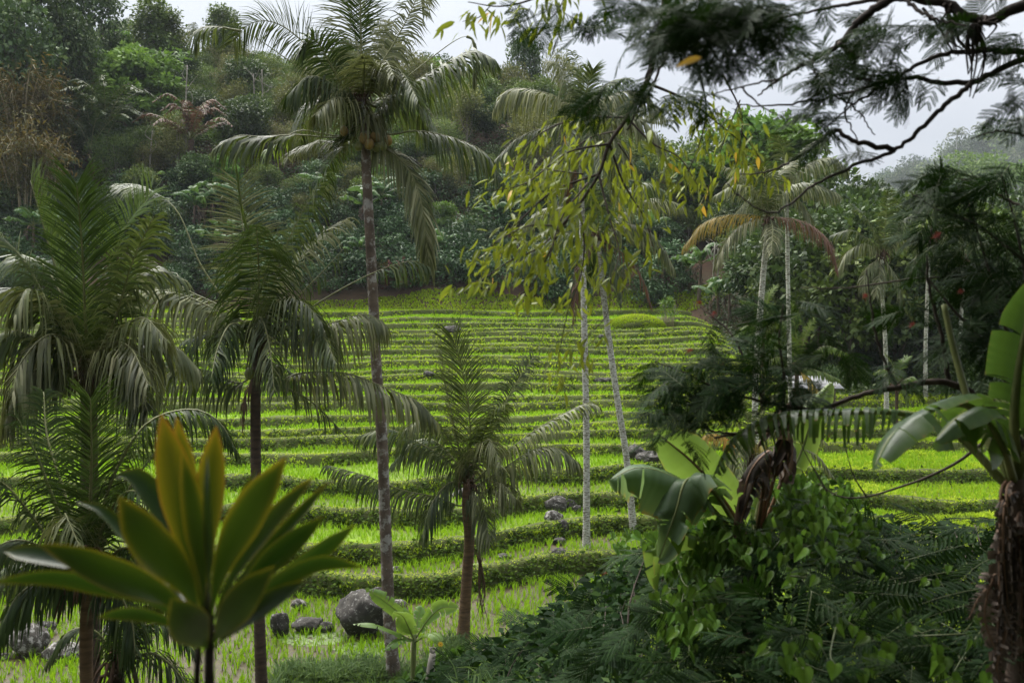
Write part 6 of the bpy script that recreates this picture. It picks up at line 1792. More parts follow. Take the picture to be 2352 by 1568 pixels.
def feather_leaf(rng, pairs=9, teeth=11, droop=0.35, plen=0.42):
    """Twice-divided leaf of unit length along +X: rib, side ribs, rows of narrow leaflets."""
    G = Geo()
    K = 12
    t = np.linspace(0, 1, K)
    rib = np.stack([t - 0.06 * t ** 2, 0.03 * np.sin(t * 3), -droop * 0.5 * t ** 2], -1)
    tube(G, rib, np.linspace(0.010, 0.004, K), n=4, m=1)
    for i in range(pairs):
        u = 0.14 + 0.86 * (i / (pairs - 1))
        p0 = np.array([np.interp(u, t, rib[:, a]) for a in range(3)])
        pl = plen * (0.55 + 0.75 * math.sin(math.pi * (0.18 + 0.68 * u))) * rng.uniform(0.88, 1.1)
        for sd in (-1, 1):
            a = math.radians(rng.uniform(50, 66) - 26 * u)
            d = np.array((math.cos(a), sd * math.sin(a), rng.uniform(-0.22, 0.10)))
            n = teeth
            s = np.linspace(0.05, 1, n)
            pts = p0 + d * pl * s[:, None] + np.array((0.10, 0, -0.22))[None] * (s ** 2)[:, None] * pl
            T = nrm(np.gradient(pts, axis=0))
            W = nrm(np.cross(np.tile((0, 0, 1.0), (n, 1)), T))
            for q in (-1, 1):
                ll = 0.060 * np.interp(s, [0, 0.2, 0.8, 1], [0.6, 1, 0.95, 0.5]) * rng.uniform(0.85, 1.1, n)
                tip = pts + (W * q * 0.93 + T * 0.42) * ll[:, None] + np.array((0, 0, -0.010))
                hw = pl / n * 0.80
                V = np.stack([pts - T * hw * 0.25, pts + (tip - pts) * 0.45 - T * hw, tip, pts + (tip - pts) * 0.5 + T * hw], 1)
                off = (np.arange(n) * 4)[:, None]
                G.add(V.reshape(-1, 3), off + np.array([0, 1, 2, 3])[None], None, np.repeat(np.clip(rng.uniform(0.2, 0.8, n), 0, 1), 4), 0)
    return G.mesh('leaf', [M['feather'], M['stem_green']])
FEATHER = [feather_leaf(np.random.default_rng(700 + i), pairs=[6, 7, 8, 6][i], droop=[0.25, 0.5, 0.35, 0.7][i]) for i in range(4)]

def pinnate_leaf(rng, n=13, mat='feather', w=0.28):
    """Once-divided leaf (fern-like) of unit length along +X."""
    G = Geo(); K = 12; t = np.linspace(0, 1, K)
    rib = np.stack([t, 0 * t, -0.25 * t ** 2], -1)
    tube(G, rib, np.linspace(0.010, 0.004, K), n=4, m=1)
    u = np.linspace(0.12, 0.98, n)
    p = np.stack([np.interp(u, t, rib[:, a]) for a in range(3)], -1)
    for sd in (-1, 1):
        L = (w * (0.5 + 0.6 * np.sin(np.pi * (0.15 + 0.75 * u))) * rng.uniform(0.85, 1.1, n))[:, None]
        A = nrm(np.stack([0.45 + 0 * u, sd + 0 * u, rng.uniform(-0.5, -0.05, n)], -1)); B = nrm(np.cross(np.tile((0, 0, 1.0), (n, 1)), A)); C = np.cross(A, B)
        stamp(G, LANCE_V, LANCE_Q, LANCE_T, p, A * L, B * L * 0.22, C * L, rng.uniform(0.2, 0.9, n))
    return G.mesh('leaf', [M[mat], M['stem_green']])
FERN = [pinnate_leaf(np.random.default_rng(720 + i)) for i in range(3)]

def heart_leaf(rng):
    """Heart-shaped leaf of unit length along +X, lobes behind the stalk, folded on the midrib."""
    G = Geo()
    out = [(0.0, 0.0), (-0.16, 0.16), (-0.13, 0.34), (0.04, 0.45), (0.25, 0.43), (0.5, 0.30), (0.74, 0.15), (1.0, 0.0)]
    V, R_ = [], []
    mid = [(0.0, 0, 0), (0.22, 0, -0.02), (0.48, 0, -0.03), (0.74, 0, -0.05), (1.0, 0, -0.14)]
    V += mid; R_ += [0.62, 0.6, 0.55, 0.55, 0.5]
    Q, T = [], []
    for sd in (1, -1):
        b = len(V)
        for (x, y) in out[1:-1]:
            V.append((x, y * sd * 0.98, 0.22 * y + 0.03 * rng.normal() - 0.10 * x * x)); R_.append(0.35 + 0.15 * rng.uniform())
        o = [b + i for i in range(6)]
        T += [(0, o[0], o[1]), (0, o[1], o[2]), (0, o[2], 1), (1, o[2], o[3]), (1, o[3], 2), (2, o[3], o[4]), (2, o[4], 3), (3, o[4], o[5]), (3, o[5], 4)]
    G.add(V, None, T, R_)
    return G.mesh('leaf', M['heart'], smooth=True)
HEART = [heart_leaf(np.random.default_rng(740 + i)) for i in range(5)]

def lance_leaf(rng, mat):
    G = Geo()
    K = 7; t = np.linspace(0, 1, K)
    w = 0.5 * 0.27 * np.sin(np.pi * np.clip(t, 0, 1) ** 0.75) ** 0.8
    curl = rng.uniform(0.1, 0.5); side = rng.uniform(-0.1, 0.1)
    c = np.stack([t, side * t ** 2, -curl * 0.4 * t ** 2], -1)
    V, R_ = [], []
    for i in range(K):
        V += [c[i] + (0, w[i], 0.30 * w[i]), c[i], c[i] + (0, -w[i], 0.30 * w[i])]; R_ += [0.45, 0.75, 0.45]
    Q = [(3 * i + a, 3 * i + a + 1, 3 * i + a + 4, 3 * i + a + 3) for i in range(K - 1) for a in (0, 1)]
    G.add(V, Q, None, R_)
    return G.mesh('leaf', M[mat], smooth=True)
YG = [lance_leaf(np.random.default_rng(760 + i), 'yellowgreen') for i in range(5)]
YL = [lance_leaf(np.random.default_rng(770 + i), 'yellowleaf') for i in range(2)]

def branch(G, pts2, D, r0, r1, dz=0.0, n=7, jit=0.0):
    m = len(pts2)
    Dd = D if np.ndim(D) else np.linspace(D, D + dz, m)
    p = np.array([P(x, y, d) for (x, y), d in zip(pts2, Dd)])
    c = catmull(p, max(10, 7 * m))
    if jit: c[1:-1] += rn.normal(0, jit, (len(c) - 2, 3))
    tube(G, c, np.linspace(r0, r1, len(c)), n=n)
    return c

# ---- strap-leaved plant close by, lower left
def strap(G, c2, Ds, wpx, rng, roll=0.0, cup=0.22, edge=0.0, peak=0.6):
    p = np.array([P(x, y, d) for (x, y), d in zip(c2, Ds)])
    K = 18
    c = catmull(p, K); T = nrm(np.gradient(c, axis=0))
    eye = np.array((0, 0, EYE))
    v = nrm(eye - c)
    S = nrm(np.cross(v, T)); Nn = np.cross(T, S)
    S = S * math.cos(roll) + Nn * math.sin(roll); Nn = np.cross(T, S)
    t = np.linspace(0, 1, K)
    W = wpx / FPX * np.mean(Ds) * 0.465
    prof = np.interp(t, [0, 0.15, 0.3, peak, peak + 0.2, 0.93, 1.0], [0.10, 0.14, 0.42, 1.0, 0.86, 0.36, 0.0])
    prof = np.convolve(np.pad(prof, 1, mode='edge'), [0.2, 0.6, 0.2], 'valid'); prof[-1] = 0.01
    V, R_ = [], []
    wav = 0.05 * np.sin(t * 11 + rng.uniform(0, 6))
    for i in range(K):
        for f in (-1, -0.86, -0.45, 0, 0.45, 0.86, 1):
            V.append(c[i] + S[i] * f * W * prof[i] + Nn[i] * W * prof[i] * (cup * f * f + wav[i] * abs(f)))
            R_.append(np.clip((0.62 if abs(f) > 0.95 else 0.32 if abs(f) > 0.8 else 0.12 - 0.10 * (f == 0)) + edge * (0.35 + 0.65 * t[i]) + 0.30 * max(0, t[i] - 0.85) / 0.15, 0, 1))
    Q = [(7 * i + a, 7 * i + a + 1, 7 * i + a + 8, 7 * i + a + 7) for i in range(K - 1) for a in range(6)]
    G.add(V, Q, None, R_)
tb = P(484, 1640, 2.35)
tb = np.array((tb[0], 2.35, float(ground_z(np.array([tb[0]]), np.array([2.35]))[0])))
ti = thing('strap_leaf_plant', tb, 'broad-leaved plant with orange-edged strap leaves at the lower left', 'plant')
G = Geo()
tube(G, catmull([tb, P(482, 1640, 2.36), P(480, 1540, 2.36), P(482, 1440, 2.36), P(470, 1340, 2.36)], 14), np.linspace(0.024, 0.010, 14), n=9)
G.build('stem', M['bark_dark'], ti)
G = Geo(); tube(G, catmull([tb + np.array((-0.05, 0, 0)), P(452, 1640, 2.45), P(452, 1560, 2.45), P(458, 1450, 2.42)], 10), np.linspace(0.012, 0.008, 10), n=8)
G.build('stem', M['bark_dark'], ti)
LEAVES = [
    ([(466, 1400), (440, 1290), (408, 1130), (370, 948)], [2.36, 2.34, 2.32, 2.34], 92, 0.55, 0.0, .58),
    ([(470, 1400), (448, 1250), (428, 1090), (405, 955)], [2.38, 2.42, 2.44, 2.44], 60, 0.5, 0.2, .6),
    ([(474, 1400), (476, 1250), (484, 1110), (497, 976)], [2.38, 2.42, 2.44, 2.46], 74, 0.5, 0.1, .6),
    ([(470, 1410), (462, 1290), (440, 1150), (418, 1032)], [2.36, 2.28, 2.24, 2.24], 62, 0.32, 0.1, .55),
    ([(478, 1410), (482, 1280), (478, 1150), (476, 1040)], [2.36, 2.26, 2.22, 2.26], 40, 0.1, 0.9, .55),
    ([(458, 1400), (420, 1290), (372, 1170), (310, 1098), (264, 1094)], [2.40, 2.48, 2.52, 2.50, 2.46], 72, 0.0, 0.55, .72),
    ([(462, 1420), (420, 1330), (340, 1240), (272, 1138)], [2.36, 2.26, 2.20, 2.20], 104, 0.22, 0.0, .6),
    ([(458, 1420), (380, 1330), (290, 1230), (230, 1170), (172, 1152)], [2.42, 2.52, 2.56, 2.56, 2.54], 44, 0.05, 0.6, .6),
    ([(462, 1440), (380, 1370), (240, 1310), (160, 1275), (92, 1250)], [2.36, 2.26, 2.18, 2.16, 2.16], 84, 0.15, 0.0, .55),
    ([(455, 1440), (340, 1360), (200, 1300), (90, 1275), (8, 1266)], [2.42, 2.50, 2.50, 2.46, 2.44], 52, 0.0, 0.55, .78),
    ([(462, 1470), (360, 1385), (230, 1345), (110, 1325), (-30, 1338)], [2.38, 2.28, 2.20, 2.14, 2.10], 48, 0.05, 0.45, .6),
    ([(460, 1490), (410, 1440), (340, 1412), (280, 1408), (222, 1418)], [2.38, 2.36, 2.34, 2.34, 2.34], 40, 0.05, 0.5, .6),
    ([(482, 1420), (510, 1300), (575, 1170), (658, 1048)], [2.36, 2.30, 2.26, 2.26], 92, 0.25, 0.0, .6),
    ([(480, 1400), (505, 1280), (550, 1170), (590, 1075)], [2.40, 2.48, 2.52, 2.52], 44, 0.0, 0.7, .6),
    ([(486, 1430), (530, 1330), (620, 1200), (722, 1092)], [2.38, 2.40, 2.42, 2.44], 52, 0.25, 0.25, .55),
    ([(486, 1430), (560, 1320), (660, 1210), (756, 1104)], [2.38, 2.44, 2.48, 2.50], 34, 0.2, 0.3, .6),
    ([(486, 1450), (540, 1380), (630, 1280), (746, 1184)], [2.38, 2.36, 2.36, 2.38], 64, 0.0, 0.15, .6),
    ([(488, 1460), (580, 1370), (700, 1290), (818, 1203)], [2.40, 2.46, 2.50, 2.52], 54, 0.0, 0.5, .65),
    ([(488, 1470), (560, 1400), (650, 1330), (740, 1292), (836, 1302)], [2.38, 2.36, 2.36, 2.38, 2.42], 48, 0.05, 0.4, .6),
    ([(478, 1490), (455, 1460), (425, 1420), (392, 1372)], [2.36, 2.24, 2.14, 2.08], 104, 0.12, 0.0, .62),
    ([(486, 1480), (520, 1430), (570, 1360), (632, 1298)], [2.36, 2.24, 2.16, 2.14], 84, 0.12, 0.0, .6),
    ([(488, 1490), (540, 1440), (620, 1380), (704, 1332)], [2.36, 2.30, 2.26, 2.26], 56, 0.05, 0.3, .6),
    ([(474, 1450), (440, 1400), (405, 1365), (372, 1340)], [2.40, 2.46, 2.50, 2.52], 58, 0.0, 0.5, .65)]
for c2, Ds, w, e, roll, pk in LEAVES:
    G = Geo(); strap(G, c2, Ds, w, rn, roll=roll * (1 if rn.uniform() > 0.5 else -1), edge=e, peak=pk)
    o = G.build('leaf', M['ti'], ti, smooth=True)
    if e >= 0.5: o['label'] = 'orange-edged yellow young leaf'

# ---- yellow-green hanging branch
yg_root = P(1540, -60, 7.4)
yg = thing('drooping_branch', yg_root, 'drooping branch of narrow yellow-green leaves in front of the white palm trunks', 'branch')
YB = [([(1540, -60), (1508, 100), (1485, 190), (1440, 270), (1400, 330), (1375, 400), (1330, 470), (1285, 530)], 7.4, .030, .008, 0.0, 0.0, 0),
      ([(1440, 270), (1330, 272), (1240, 308), (1175, 372)], 7.4, .010, .003, 0.3, 0.12, 30),
      ([(1400, 330), (1300, 352), (1210, 420), (1118, 440)], 7.4, .010, .003, -0.4, 0.1, 34),
      ([(1375, 400), (1270, 440), (1180, 520), (1090, 602)], 7.4, .010, .003, 0.3, 0.1, 36),
      ([(1330, 470), (1250, 560), (1170, 600), (1110, 640), (1080, 650)], 7.4, .010, .003, -0.3, 0.1, 36),
      ([(1285, 530), (1230, 640), (1178, 692)], 7.4, .008, .003, 0.2, 0.1, 24),
      ([(1400, 330), (1432, 420), (1480, 500), (1500, 565)], 7.4, .010, .003, 0.3, 0.1, 24),
      ([(1375, 400), (1400, 500), (1422, 580), (1402, 645)], 7.4, .010, .003, -0.4, 0.1, 26),
      ([(1330, 470), (1342, 560), (1332, 640), (1306, 705)], 7.4, .010, .003, 0.2, 0.1, 28),
      ([(1440, 270), (1500, 330), (1560, 362), (1602, 425)], 7.4, .010, .003, -0.2, 0.1, 22),
      ([(1485, 190), (1580, 232), (1660, 292), (1722, 345)], 7.4, .012, .003, 0.3, 0.15, 24),
      ([(1600, 140), (1622, 250), (1600, 350), (1560, 430)], 7.6, .008, .003, 0.2, 0.2, 22),
      ([(1660, 170), (1702, 260), (1700, 335), (1690, 380)], 7.7, .008, .003, 0.2, 0.2, 18),
      ([(1700, 300), (1742, 360), (1762, 425)], 7.7, .006, .003, 0.2, 0.1, 14),
      ([(1340, 400), (1240, 390), (1160, 400)], 7.6, .007, .003, 0.4, 0.1, 26),
      ([(1300, 520), (1210, 520), (1130, 560)], 7.2, .007, .003, -0.3, 0.1, 28),
      ([(1350, 420), (1290, 500), (1260, 600)], 7.1, .007, .003, -0.3, 0.1, 28),
      ([(1420, 300), (1350, 320), (1280, 380), (1240, 460)], 7.8, .007, .003, 0.4, 0.1, 30),
      ([(1420, 330), (1450, 380), (1460, 460)], 7.8, .007, .003, 0.3, 0.1, 20),
      ([(1700, 230), (1660, 330), (1640, 400), (1610, 470)], 8.0, .006, .003, 0.3, 0.2, 18),
      ([(1306, 705), (1290, 780), (1275, 860)], 7.6, .004, .002, 0.1, 0.35, 10),
      ([(1402, 645), (1395, 720), (1345, 780), (1340, 830)], 7.3, .004, .002, 0.1, 0.4, 8),
      ([(1310, -60), (1230, -5), (1150, 15), (1075, 5)], 6.6, .010, .003, 0.1, 0.1, 18),
      ([(1300, -40), (1290, 10), (1250, 60)], 6.6, .007, .003, 0.1, 0.1, 12),
      ([(1130, 10), (1100, 40), (1062, 50)], 6.6, .004, .002, 0.1, 0.2, 6)]
spots = []
for pts, D, r0, r1, dz, t0, nl in YB:
    G = Geo(); c = branch(G, pts, D, r0, r1, dz, n=6)
    tw_o = G.build('twig', M['twig'], yg, smooth=True)
    for i in range(int(nl * 2.6)):
        u = t0 + (1 - t0) * rn.uniform() ** 0.85
        k = u * (len(c) - 1); p = np.array([np.interp(k, np.arange(len(c)), c[:, a]) for a in range(3)])
        T = nrm(c[min(len(c) - 1, int(k) + 1)] - c[max(0, int(k) - 1)])
        # short side shoot then the leaf
        sh = rn.normal(0, 0.10, 3); sh[2] = -abs(sh[2]) * 0.5
        spots.append((p + sh, T, tw_o))
order = rn.permutation(len(spots))
stuff = Geo()
for j, i in enumerate(order):
    p, T, tw_o = spots[i]
    d = T * 0.5 + rn.normal(0, 0.5, 3) + np.array((0, 0, -0.75))
    s = rn.uniform(0.075, 0.14)
    me = YL[int(rn.integers(0, 2))] if rn.uniform() < 0.055 else YG[int(rn.integers(0, 5))]
    if j < 300:
        place('leaf', me, tw_o, mat_from(d, (0, -0.5, 0.8), p, s, roll=0.6), 'yellowed leaf' if me in YL else None)
    else:
        A, B, C = leaf_frames(d[None], np.array((0, -0.5, 0.8)), rn, 0.6)
        stamp(stuff, LANCE_V, LANCE_Q, LANCE_T, p[None], A * s, B * s * 0.27, C * s, rn.uniform(0.2, 0.8))
o = stuff.build('leaves', M['yellowgreen'], yg); o['kind'] = 'stuff'

# ---- overhanging dark tree, upper right
ot_base = np.array((5.6, 3.0, float(ground_z(np.array([5.6]), np.array([3.0]))[0])))
ot = thing('overhanging_tree', ot_base, 'dark tree reaching thin branches across the sky at the upper right', 'tree')
G = Geo(); crown_pt = P(2700, 60, 5.2)
tube(G, catmull([ot_base - (0, 0, .2), ot_base + np.array((0.1, 0.6, 1.5)), (ot_base + crown_pt) / 2 + np.array((.2, .3, .4)), crown_pt], 16), np.linspace(0.22, 0.11, 16), n=10)
G.build('trunk', M['bark_dark'], ot, smooth=True)
OB = [([(2700, 60), (2450, -10), (2352, 12), (2285, 42), (2235, 46), (2180, 12), (2080, -4), (1960, -14)], 5.2, .044, .016),
      ([(2080, -4), (1980, 4), (1880, 24), (1800, 40)], 5.2, .014, .005),
      ([(2700, 60), (2500, 110), (2352, 134), (2250, 184), (2190, 190), (2060, 180), (1960, 212), (1870, 230), (1780, 242), (1690, 240)], 5.3, .026, .003),
      ([(2235, 188), (2150, 262), (2060, 342), (1960, 382), (1860, 432), (1790, 486), (1740, 480), (1700, 450), (1670, 420)], 5.3, .015, .003),
      ([(2055, 345), (1960, 322), (1920, 300), (1860, 342), (1780, 390), (1700, 400)], 5.4, .016, .003),
      ([(2060, -10), (1980, 42), (1930, 100), (1860, 142), (1790, 182), (1740, 220)], 5.2, .026, .004),
      ([(1928, 100), (1960, 130), (1966, 176), (2000, 186)], 5.2, .014, .006),
      ([(2500, 150), (2352, 122), (2290, 118), (2200, 120), (2120, 142), (2040, 192), (1960, 240), (1900, 292)], 5.5, .022, .004),
      ([(2170, 12), (2190, 60), (2215, 110), (2290, 118)], 5.3, .012, .006),
      ([(2080, 0), (2140, 40), (2220, 60)], 5.1, .012, .004),
      ([(1960, 212), (1940, 260), (1970, 320)], 5.3, .008, .003),
      ([(1870, 160), (1890, 205), (1960, 245), (2010, 310)], 5.4, .008, .003),
      ([(2120, 20), (2180, 90), (2240, 140)], 5.3, .008, .003),
      ([(1800, 40), (1700, 80), (1600, 110), (1510, 120)], 4.4, .018, .005),
      ([(1790, 182), (1700, 200), (1600, 230)], 5.0, .006, .002),
      ([(1700, 200), (1760, 250), (1800, 270)], 5.2, .006, .002),
      ([(2400, 330), (2300, 300), (2230, 320)], 5.4, .008, .003),
      ([(1550, -30), (1512, 80), (1482, 180)], 5.6, .012, .006),
      ([(1580, -30), (1560, 60), (1500, 190), (1440, 300)], 5.8, .012, .005)]
for pts, D, r0, r1 in OB:
    G = Geo(); branch(G, pts, D, r0, r1, rn.uniform(-0.3, 0.5), jit=0.004)
    G.build('branch', M['bark_dark'], ot, smooth=True)
for x0, y0, x1, y1 in [(2238, 55, 2228, 240), (2200, 40, 2196, 130), (2258, 50, 2262, 95), (2190, 40, 2185, 110), (2225, 60, 2222, 180), (2245, 60, 2250, 130), (2180, 20, 2180, 70)]:
    G = Geo()
    for q in range(4):
        a, b = P(x0 + rn.normal(0, 4), y0, 5.25), P(x1 + rn.normal(0, 5), y1 - abs(rn.normal(0, 25)), 5.3)
        tube(G, catmull([a, (a + b) / 2 + rn.normal(0, 0.03, 3), b], 10), [0.010, 0.006, 0.003], n=4)
    G.build('hanging_moss', M['bark_dark'], ot)
leaf_ct = 0
def spray(root, cx, cy, rx, ry, D, n, s0, s1, dd=0.35, down=0.5, meshes=FEATHER, dirx=-0.5, up=(0, -0.2, 1.0), dx=0.9):
    global leaf_ct
    for i in range(n):
        a = rn.uniform(0, 6.283); r = math.sqrt(rn.uniform())
        p = P(cx + math.cos(a) * r * rx, cy + math.sin(a) * r * ry, D + rn.uniform(-dd, dd))
        d = np.array((dirx + rn.normal(0, dx), rn.normal(0, 0.7), -down + rn.normal(0, 0.45)))
        place('leaf', meshes[int(rn.integers(0, len(meshes)))], root, mat_from(d, up, p, rn.uniform(s0, s1), roll=0.5))
        leaf_ct += 1
for cx, cy, rx, ry, n in [(2010, 55, 50, 45, 10), (2085, 55, 50, 30, 7), (2045, 95, 60, 30, 8), (1985, 140, 60, 35, 12), (1915, 150, 45, 35, 9), (1900, 185, 40, 25, 6), (2060, 150, 40, 30, 6), (2100, 175, 60, 25, 7), (2050, 205, 50, 25, 8), (1900, 280, 40, 45, 12), (1880, 245, 30, 25, 5), (1960, 335, 22, 25, 4), (2140, 45, 40, 25, 6), (2335, 95, 30, 35, 6), (2335, 190, 26, 60, 10), (2345, 260, 20, 30, 4), (1840, 120, 50, 30, 7), (2240, 40, 50, 20, 8)]:
    spray(ot, cx, cy, rx, ry, 5.3, int(n * 1.4), 0.12, 0.19, down=0.35)
# nearer, out-of-focus mass at the top
for cx, cy, rx, ry, n in [(1660, 60, 130, 85, 90), (1760, 40, 90, 55, 36), (1560, 60, 80, 60, 36), (1600, 15, 170, 40, 50), (1860, 5, 70, 25, 8), (1690, 140, 60, 35, 10), (1500, 30, 60, 30, 8)]:
    spray(ot, cx, cy, rx, ry * 0.8, 4.3, int(n * 1.25), 0.10, 0.15, dd=0.5, down=0.25, dx=1.2)
for cx, cy, rx, ry, n in [(1420, 40, 60, 45, 9), (1480, 110, 40, 30, 5), (1340, 50, 50, 30, 6), (1240, 30, 70, 25, 7), (1300, 40, 20, 20, 3), (1470, 205, 80, 40, 12), (1410, 230, 50, 30, 8), (1530, 230, 60, 40, 10), (1600, 200, 60, 40, 8), (1640, 260, 50, 30, 6), (1330, 215, 40, 20, 4), (1750, 120, 60, 40, 6)]:
    spray(ot, cx, cy, rx, ry, 5.6, n, 0.12, 0.19, down=0.45, dx=1.1)
G = Geo(); pp = P(1592, 140, 3.2)
place('leaf', YL[0], ot, mat_from((-1, 0, -0.25), (0, -1, 0.4), P(1612, 132, 3.2), 0.085, roll=0.1), 'single yellowed leaf')

# unseen foliage and limbs added over and behind the viewpoint to shade the bank
for pts in [[(5.9, 5.2, EYE + 2.4), (4.2, 5.0, EYE + 3.4), (1.5, 3.6, EYE + 3.6), (-2.5, 2.0, EYE + 3.9)],
            [(5.9, 5.2, EYE + 2.4), (5.5, 7.5, EYE + 3.6), (5.0, 10.5, EYE + 4.8)],
            [(5.7, 4.6, EYE + 1.8), (5.0, 1.0, EYE + 3.0), (2.0, -2.5, EYE + 3.6)],
            [(5.9, 5.2, EYE + 2.4), (8.5, 6.5, EYE + 3.4), (11.0, 8.5, EYE + 4.0)]]:
    G = Geo(); c = catmull(pts, 20); tube(G, c, np.linspace(0.085, 0.02, 20), n=7)
    G.build('branch', M['bark_dark'], ot, smooth=True)
GC = Geo()
n = 46000
X = rn.uniform(-4.5, 12.5, n); Y = rn.uniform(-6, 13.0, n)
Zc = EYE + 1.6 + 0.30 * np.clip(Y, 0, 20) + rn.uniform(0.0, 1.9, n) + 0.4 * vnoise(X / 2, Y / 2, 56)
# open towards the fields on the left
lim = np.interp(X, [-4.5, -1.5, 1.0, 3.0, 5.0, 12.5], [2.2, 3.0, 4.2, 8.5, 12.0, 13.0])
ok = (vnoise(X / 1.1, Y / 1.1, 55) > -0.62) & (Y < lim)
O = np.stack([X, Y, Zc], -1)[ok]
A, B, C = leaf_frames(rand_dirs(len(O), rn) * (1, 1, 0.3), np.array((0, 0, 1.0)), rn)
L = rn.uniform(0.18, 0.34, len(O))[:, None]
stamp(GC, LEAF_V, LEAF_Q, None, O, A * L, B * L * 0.5, C * L, rn.uniform(0, 1, len(O)))
o = GC.build('shading_canopy', M['feather'], ot); o['kind'] = 'stuff'

# ---- powder-puff shrub with red flowers, right of centre
def puff(root, x, y, D, r=0.026):
    G = Geo(); c = P(x, y, D); n = 46
    d = nrm(rand_dirs(n, rn) + np.array((0, 0, 0.55)))
    A, B, C = leaf_frames(d, np.array((0, -1.0, 0)), rn)
    L = r * rn.uniform(0.7, 1.2, n)[:, None]
    stamp(G, LEAF_V, LEAF_Q, None, np.repeat(c[None], n, 0), A * L, B * L * 0.09, C * L, rn.uniform(0, 1, n))
    G.build('flower', M['flower'], root)
sb = np.array((4.6, 6.0, float(ground_z(np.array([4.6]), np.array([6.0]))[0])))
ps = thing('flowering_shrub', sb, 'feathery shrub with red puff flowers, one long branch reaching in from the right', 'shrub')
SBR = [([(2460, 1180), (2300, 960), (2180, 880), (2060, 890), (1960, 912), (1880, 945), (1760, 988), (1680, 1000), (1640, 1005)], 5.6, .030, .006),
       ([(1880, 945), (1800, 930), (1720, 915), (1640, 890), (1560, 850), (1505, 830)], 5.6, .012, .003),
       ([(1700, 1000), (1620, 985), (1560, 960), (1500, 945)], 5.6, .008, .003),
       ([(1760, 925), (1720, 860), (1690, 780), (1640, 730), (1600, 700)], 5.6, .010, .003),
       ([(1800, 930), (1800, 860), (1790, 780), (1800, 700)], 5.6, .010, .003),
       ([(2060, 890), (2020, 800), (2000, 700), (1990, 620)], 5.8, .012, .003),
       ([(2180, 880), (2160, 760), (2130, 640), (2140, 520)], 5.9, .016, .004),
       ([(2352, 700), (2230, 640), (2100, 640), (1960, 660), (1840, 660)], 6.2, .010, .003),
       ([(2352, 600), (2250, 520), (2150, 480), (2090, 440)], 6.0, .012, .003),
       ([(2352, 480), (2280, 440), (2200, 410)], 6.0, .010, .003)]
for pts, D, r0, r1 in SBR:
    G = Geo(); branch(G, pts, D, r0, r1, rn.uniform(-0.2, 0.3), jit=0.003); G.build('branch', M['twig'], ps, smooth=True)
for cx, cy, rx, ry, n in [(1560, 850, 60, 40, 12), (1600, 900, 80, 50, 16), (1680, 900, 80, 50, 20), (1700, 820, 70, 50, 14), (1640, 780, 50, 40, 8), (1780, 850, 60, 60, 16), (1760, 760, 60, 50, 12), (1800, 700, 50, 40, 8), (1580, 945, 70, 30, 12), (1560, 990, 40, 30, 6), (1850, 890, 60, 40, 9), (1920, 780, 50, 40, 5), (2060, 720, 40, 40, 5), (2080, 860, 60, 30, 6)]:
    spray(ps, cx, cy, rx, ry, 5.6, n, 0.14, 0.24, down=0.35)
for x, y in [(1605, 698), (1640, 722), (1584, 806), (1660, 838), (2155, 540), (2150, 545), (1988, 682), (2095, 748), (2205, 672)]:
    puff(ps, x, y, 5.5)
rs = thing('dark_shrub', np.array((4.2, 5.6, float(ground_z(np.array([4.2]), np.array([5.6]))[0]))), 'tall dark feathery shrub against the right edge, above the banana plant', 'shrub')
G = Geo()
for pts in [[(2420, 1200), (2350, 900), (2280, 650), (2220, 450)], [(2420, 1200), (2380, 800), (2340, 550), (2300, 400)], [(2420, 1200), (2300, 850), (2180, 700), (2100, 600)]]:
    branch(G, pts, 5.9, .022, .004, 0.2)
G.build('branches', M['twig'], rs)
for cx, cy, rx, ry, n in [(2130, 440, 60, 50, 16), (2220, 420, 70, 50, 18), (2310, 420, 50, 50, 16), (2180, 520, 80, 60, 20), (2280, 520, 70, 60, 20), (2230, 620, 90, 60, 22), (2320, 640, 50, 70, 16), (2280, 740, 80, 60, 18), (2190, 760, 60, 50, 10), (2330, 820, 40, 60, 10), (2250, 840, 50, 40, 7)]:
    spray(rs, cx, cy, rx, ry, 6.0, n, 0.15, 0.25, dd=0.5, down=0.3)

# ---- big banana plant at the right edge
bb = np.array((3.05, 5.3, float(ground_z(np.array([3.05]), np.array([5.3]))[0])))
bp = thing('banana_plant', bb, 'large banana plant at the right edge with a skirt of dead brown leaves', 'banana plant', 'banana plants close by')
G = Geo(); btop = P(2330, 1100, 5.1)
tube(G, catmull([bb - (0, 0, .2), P(2352, 1700, 5.2), P(2340, 1300, 5.15), btop], 16), np.linspace(0.085, 0.055, 16), n=12)
G.build('stem', M['banana_stem'], bp, smooth=True)
def blade(root, pts2, Ds, W, roll=0.0, torn=0.4, dry=0.0, fold=0.3, hang=0.3, mat='banana', name='leaf', ref=None, segs=54, edge=0.45, t0=0.12, rib='banana_rib', rr=0.010, label=None):
    G = Geo(); p = np.array([P(x, y, d) for (x, y), d in zip(pts2, Ds)])
    banana_blade(G, p, W, rn, roll=roll, torn=torn, dry=dry, fold=fold, hang=hang, segs=segs, ref=ref, edge=edge, rib_r=rr, t0=t0)
    o = G.build(name, [M[mat], M[rib]], root, smooth=False)
    if label: o['label'] = label
    return o
FACE = (1.0, 0.1, 0.35)
blade(bp, [(2325, 1110), (2290, 1010), (2220, 930), (2120, 950), (2050, 1000), (2010, 1070)], [5.1, 5.0, 4.9, 4.7, 4.6, 4.5], 0.36, roll=0.55, torn=0.35, fold=0.25, hang=0.25, t0=0.30, rr=0.016)
blade(bp, [(2318, 1120), (2200, 1000), (2080, 950), (1900, 950), (1780, 960), (1690, 1010), (1640, 1090)], [5.1, 5.15, 5.2, 5.3, 5.35, 5.4, 5.4], 0.24, roll=0.7, torn=1.15, fold=0.9, hang=0.5, t0=0.32, rr=0.014)
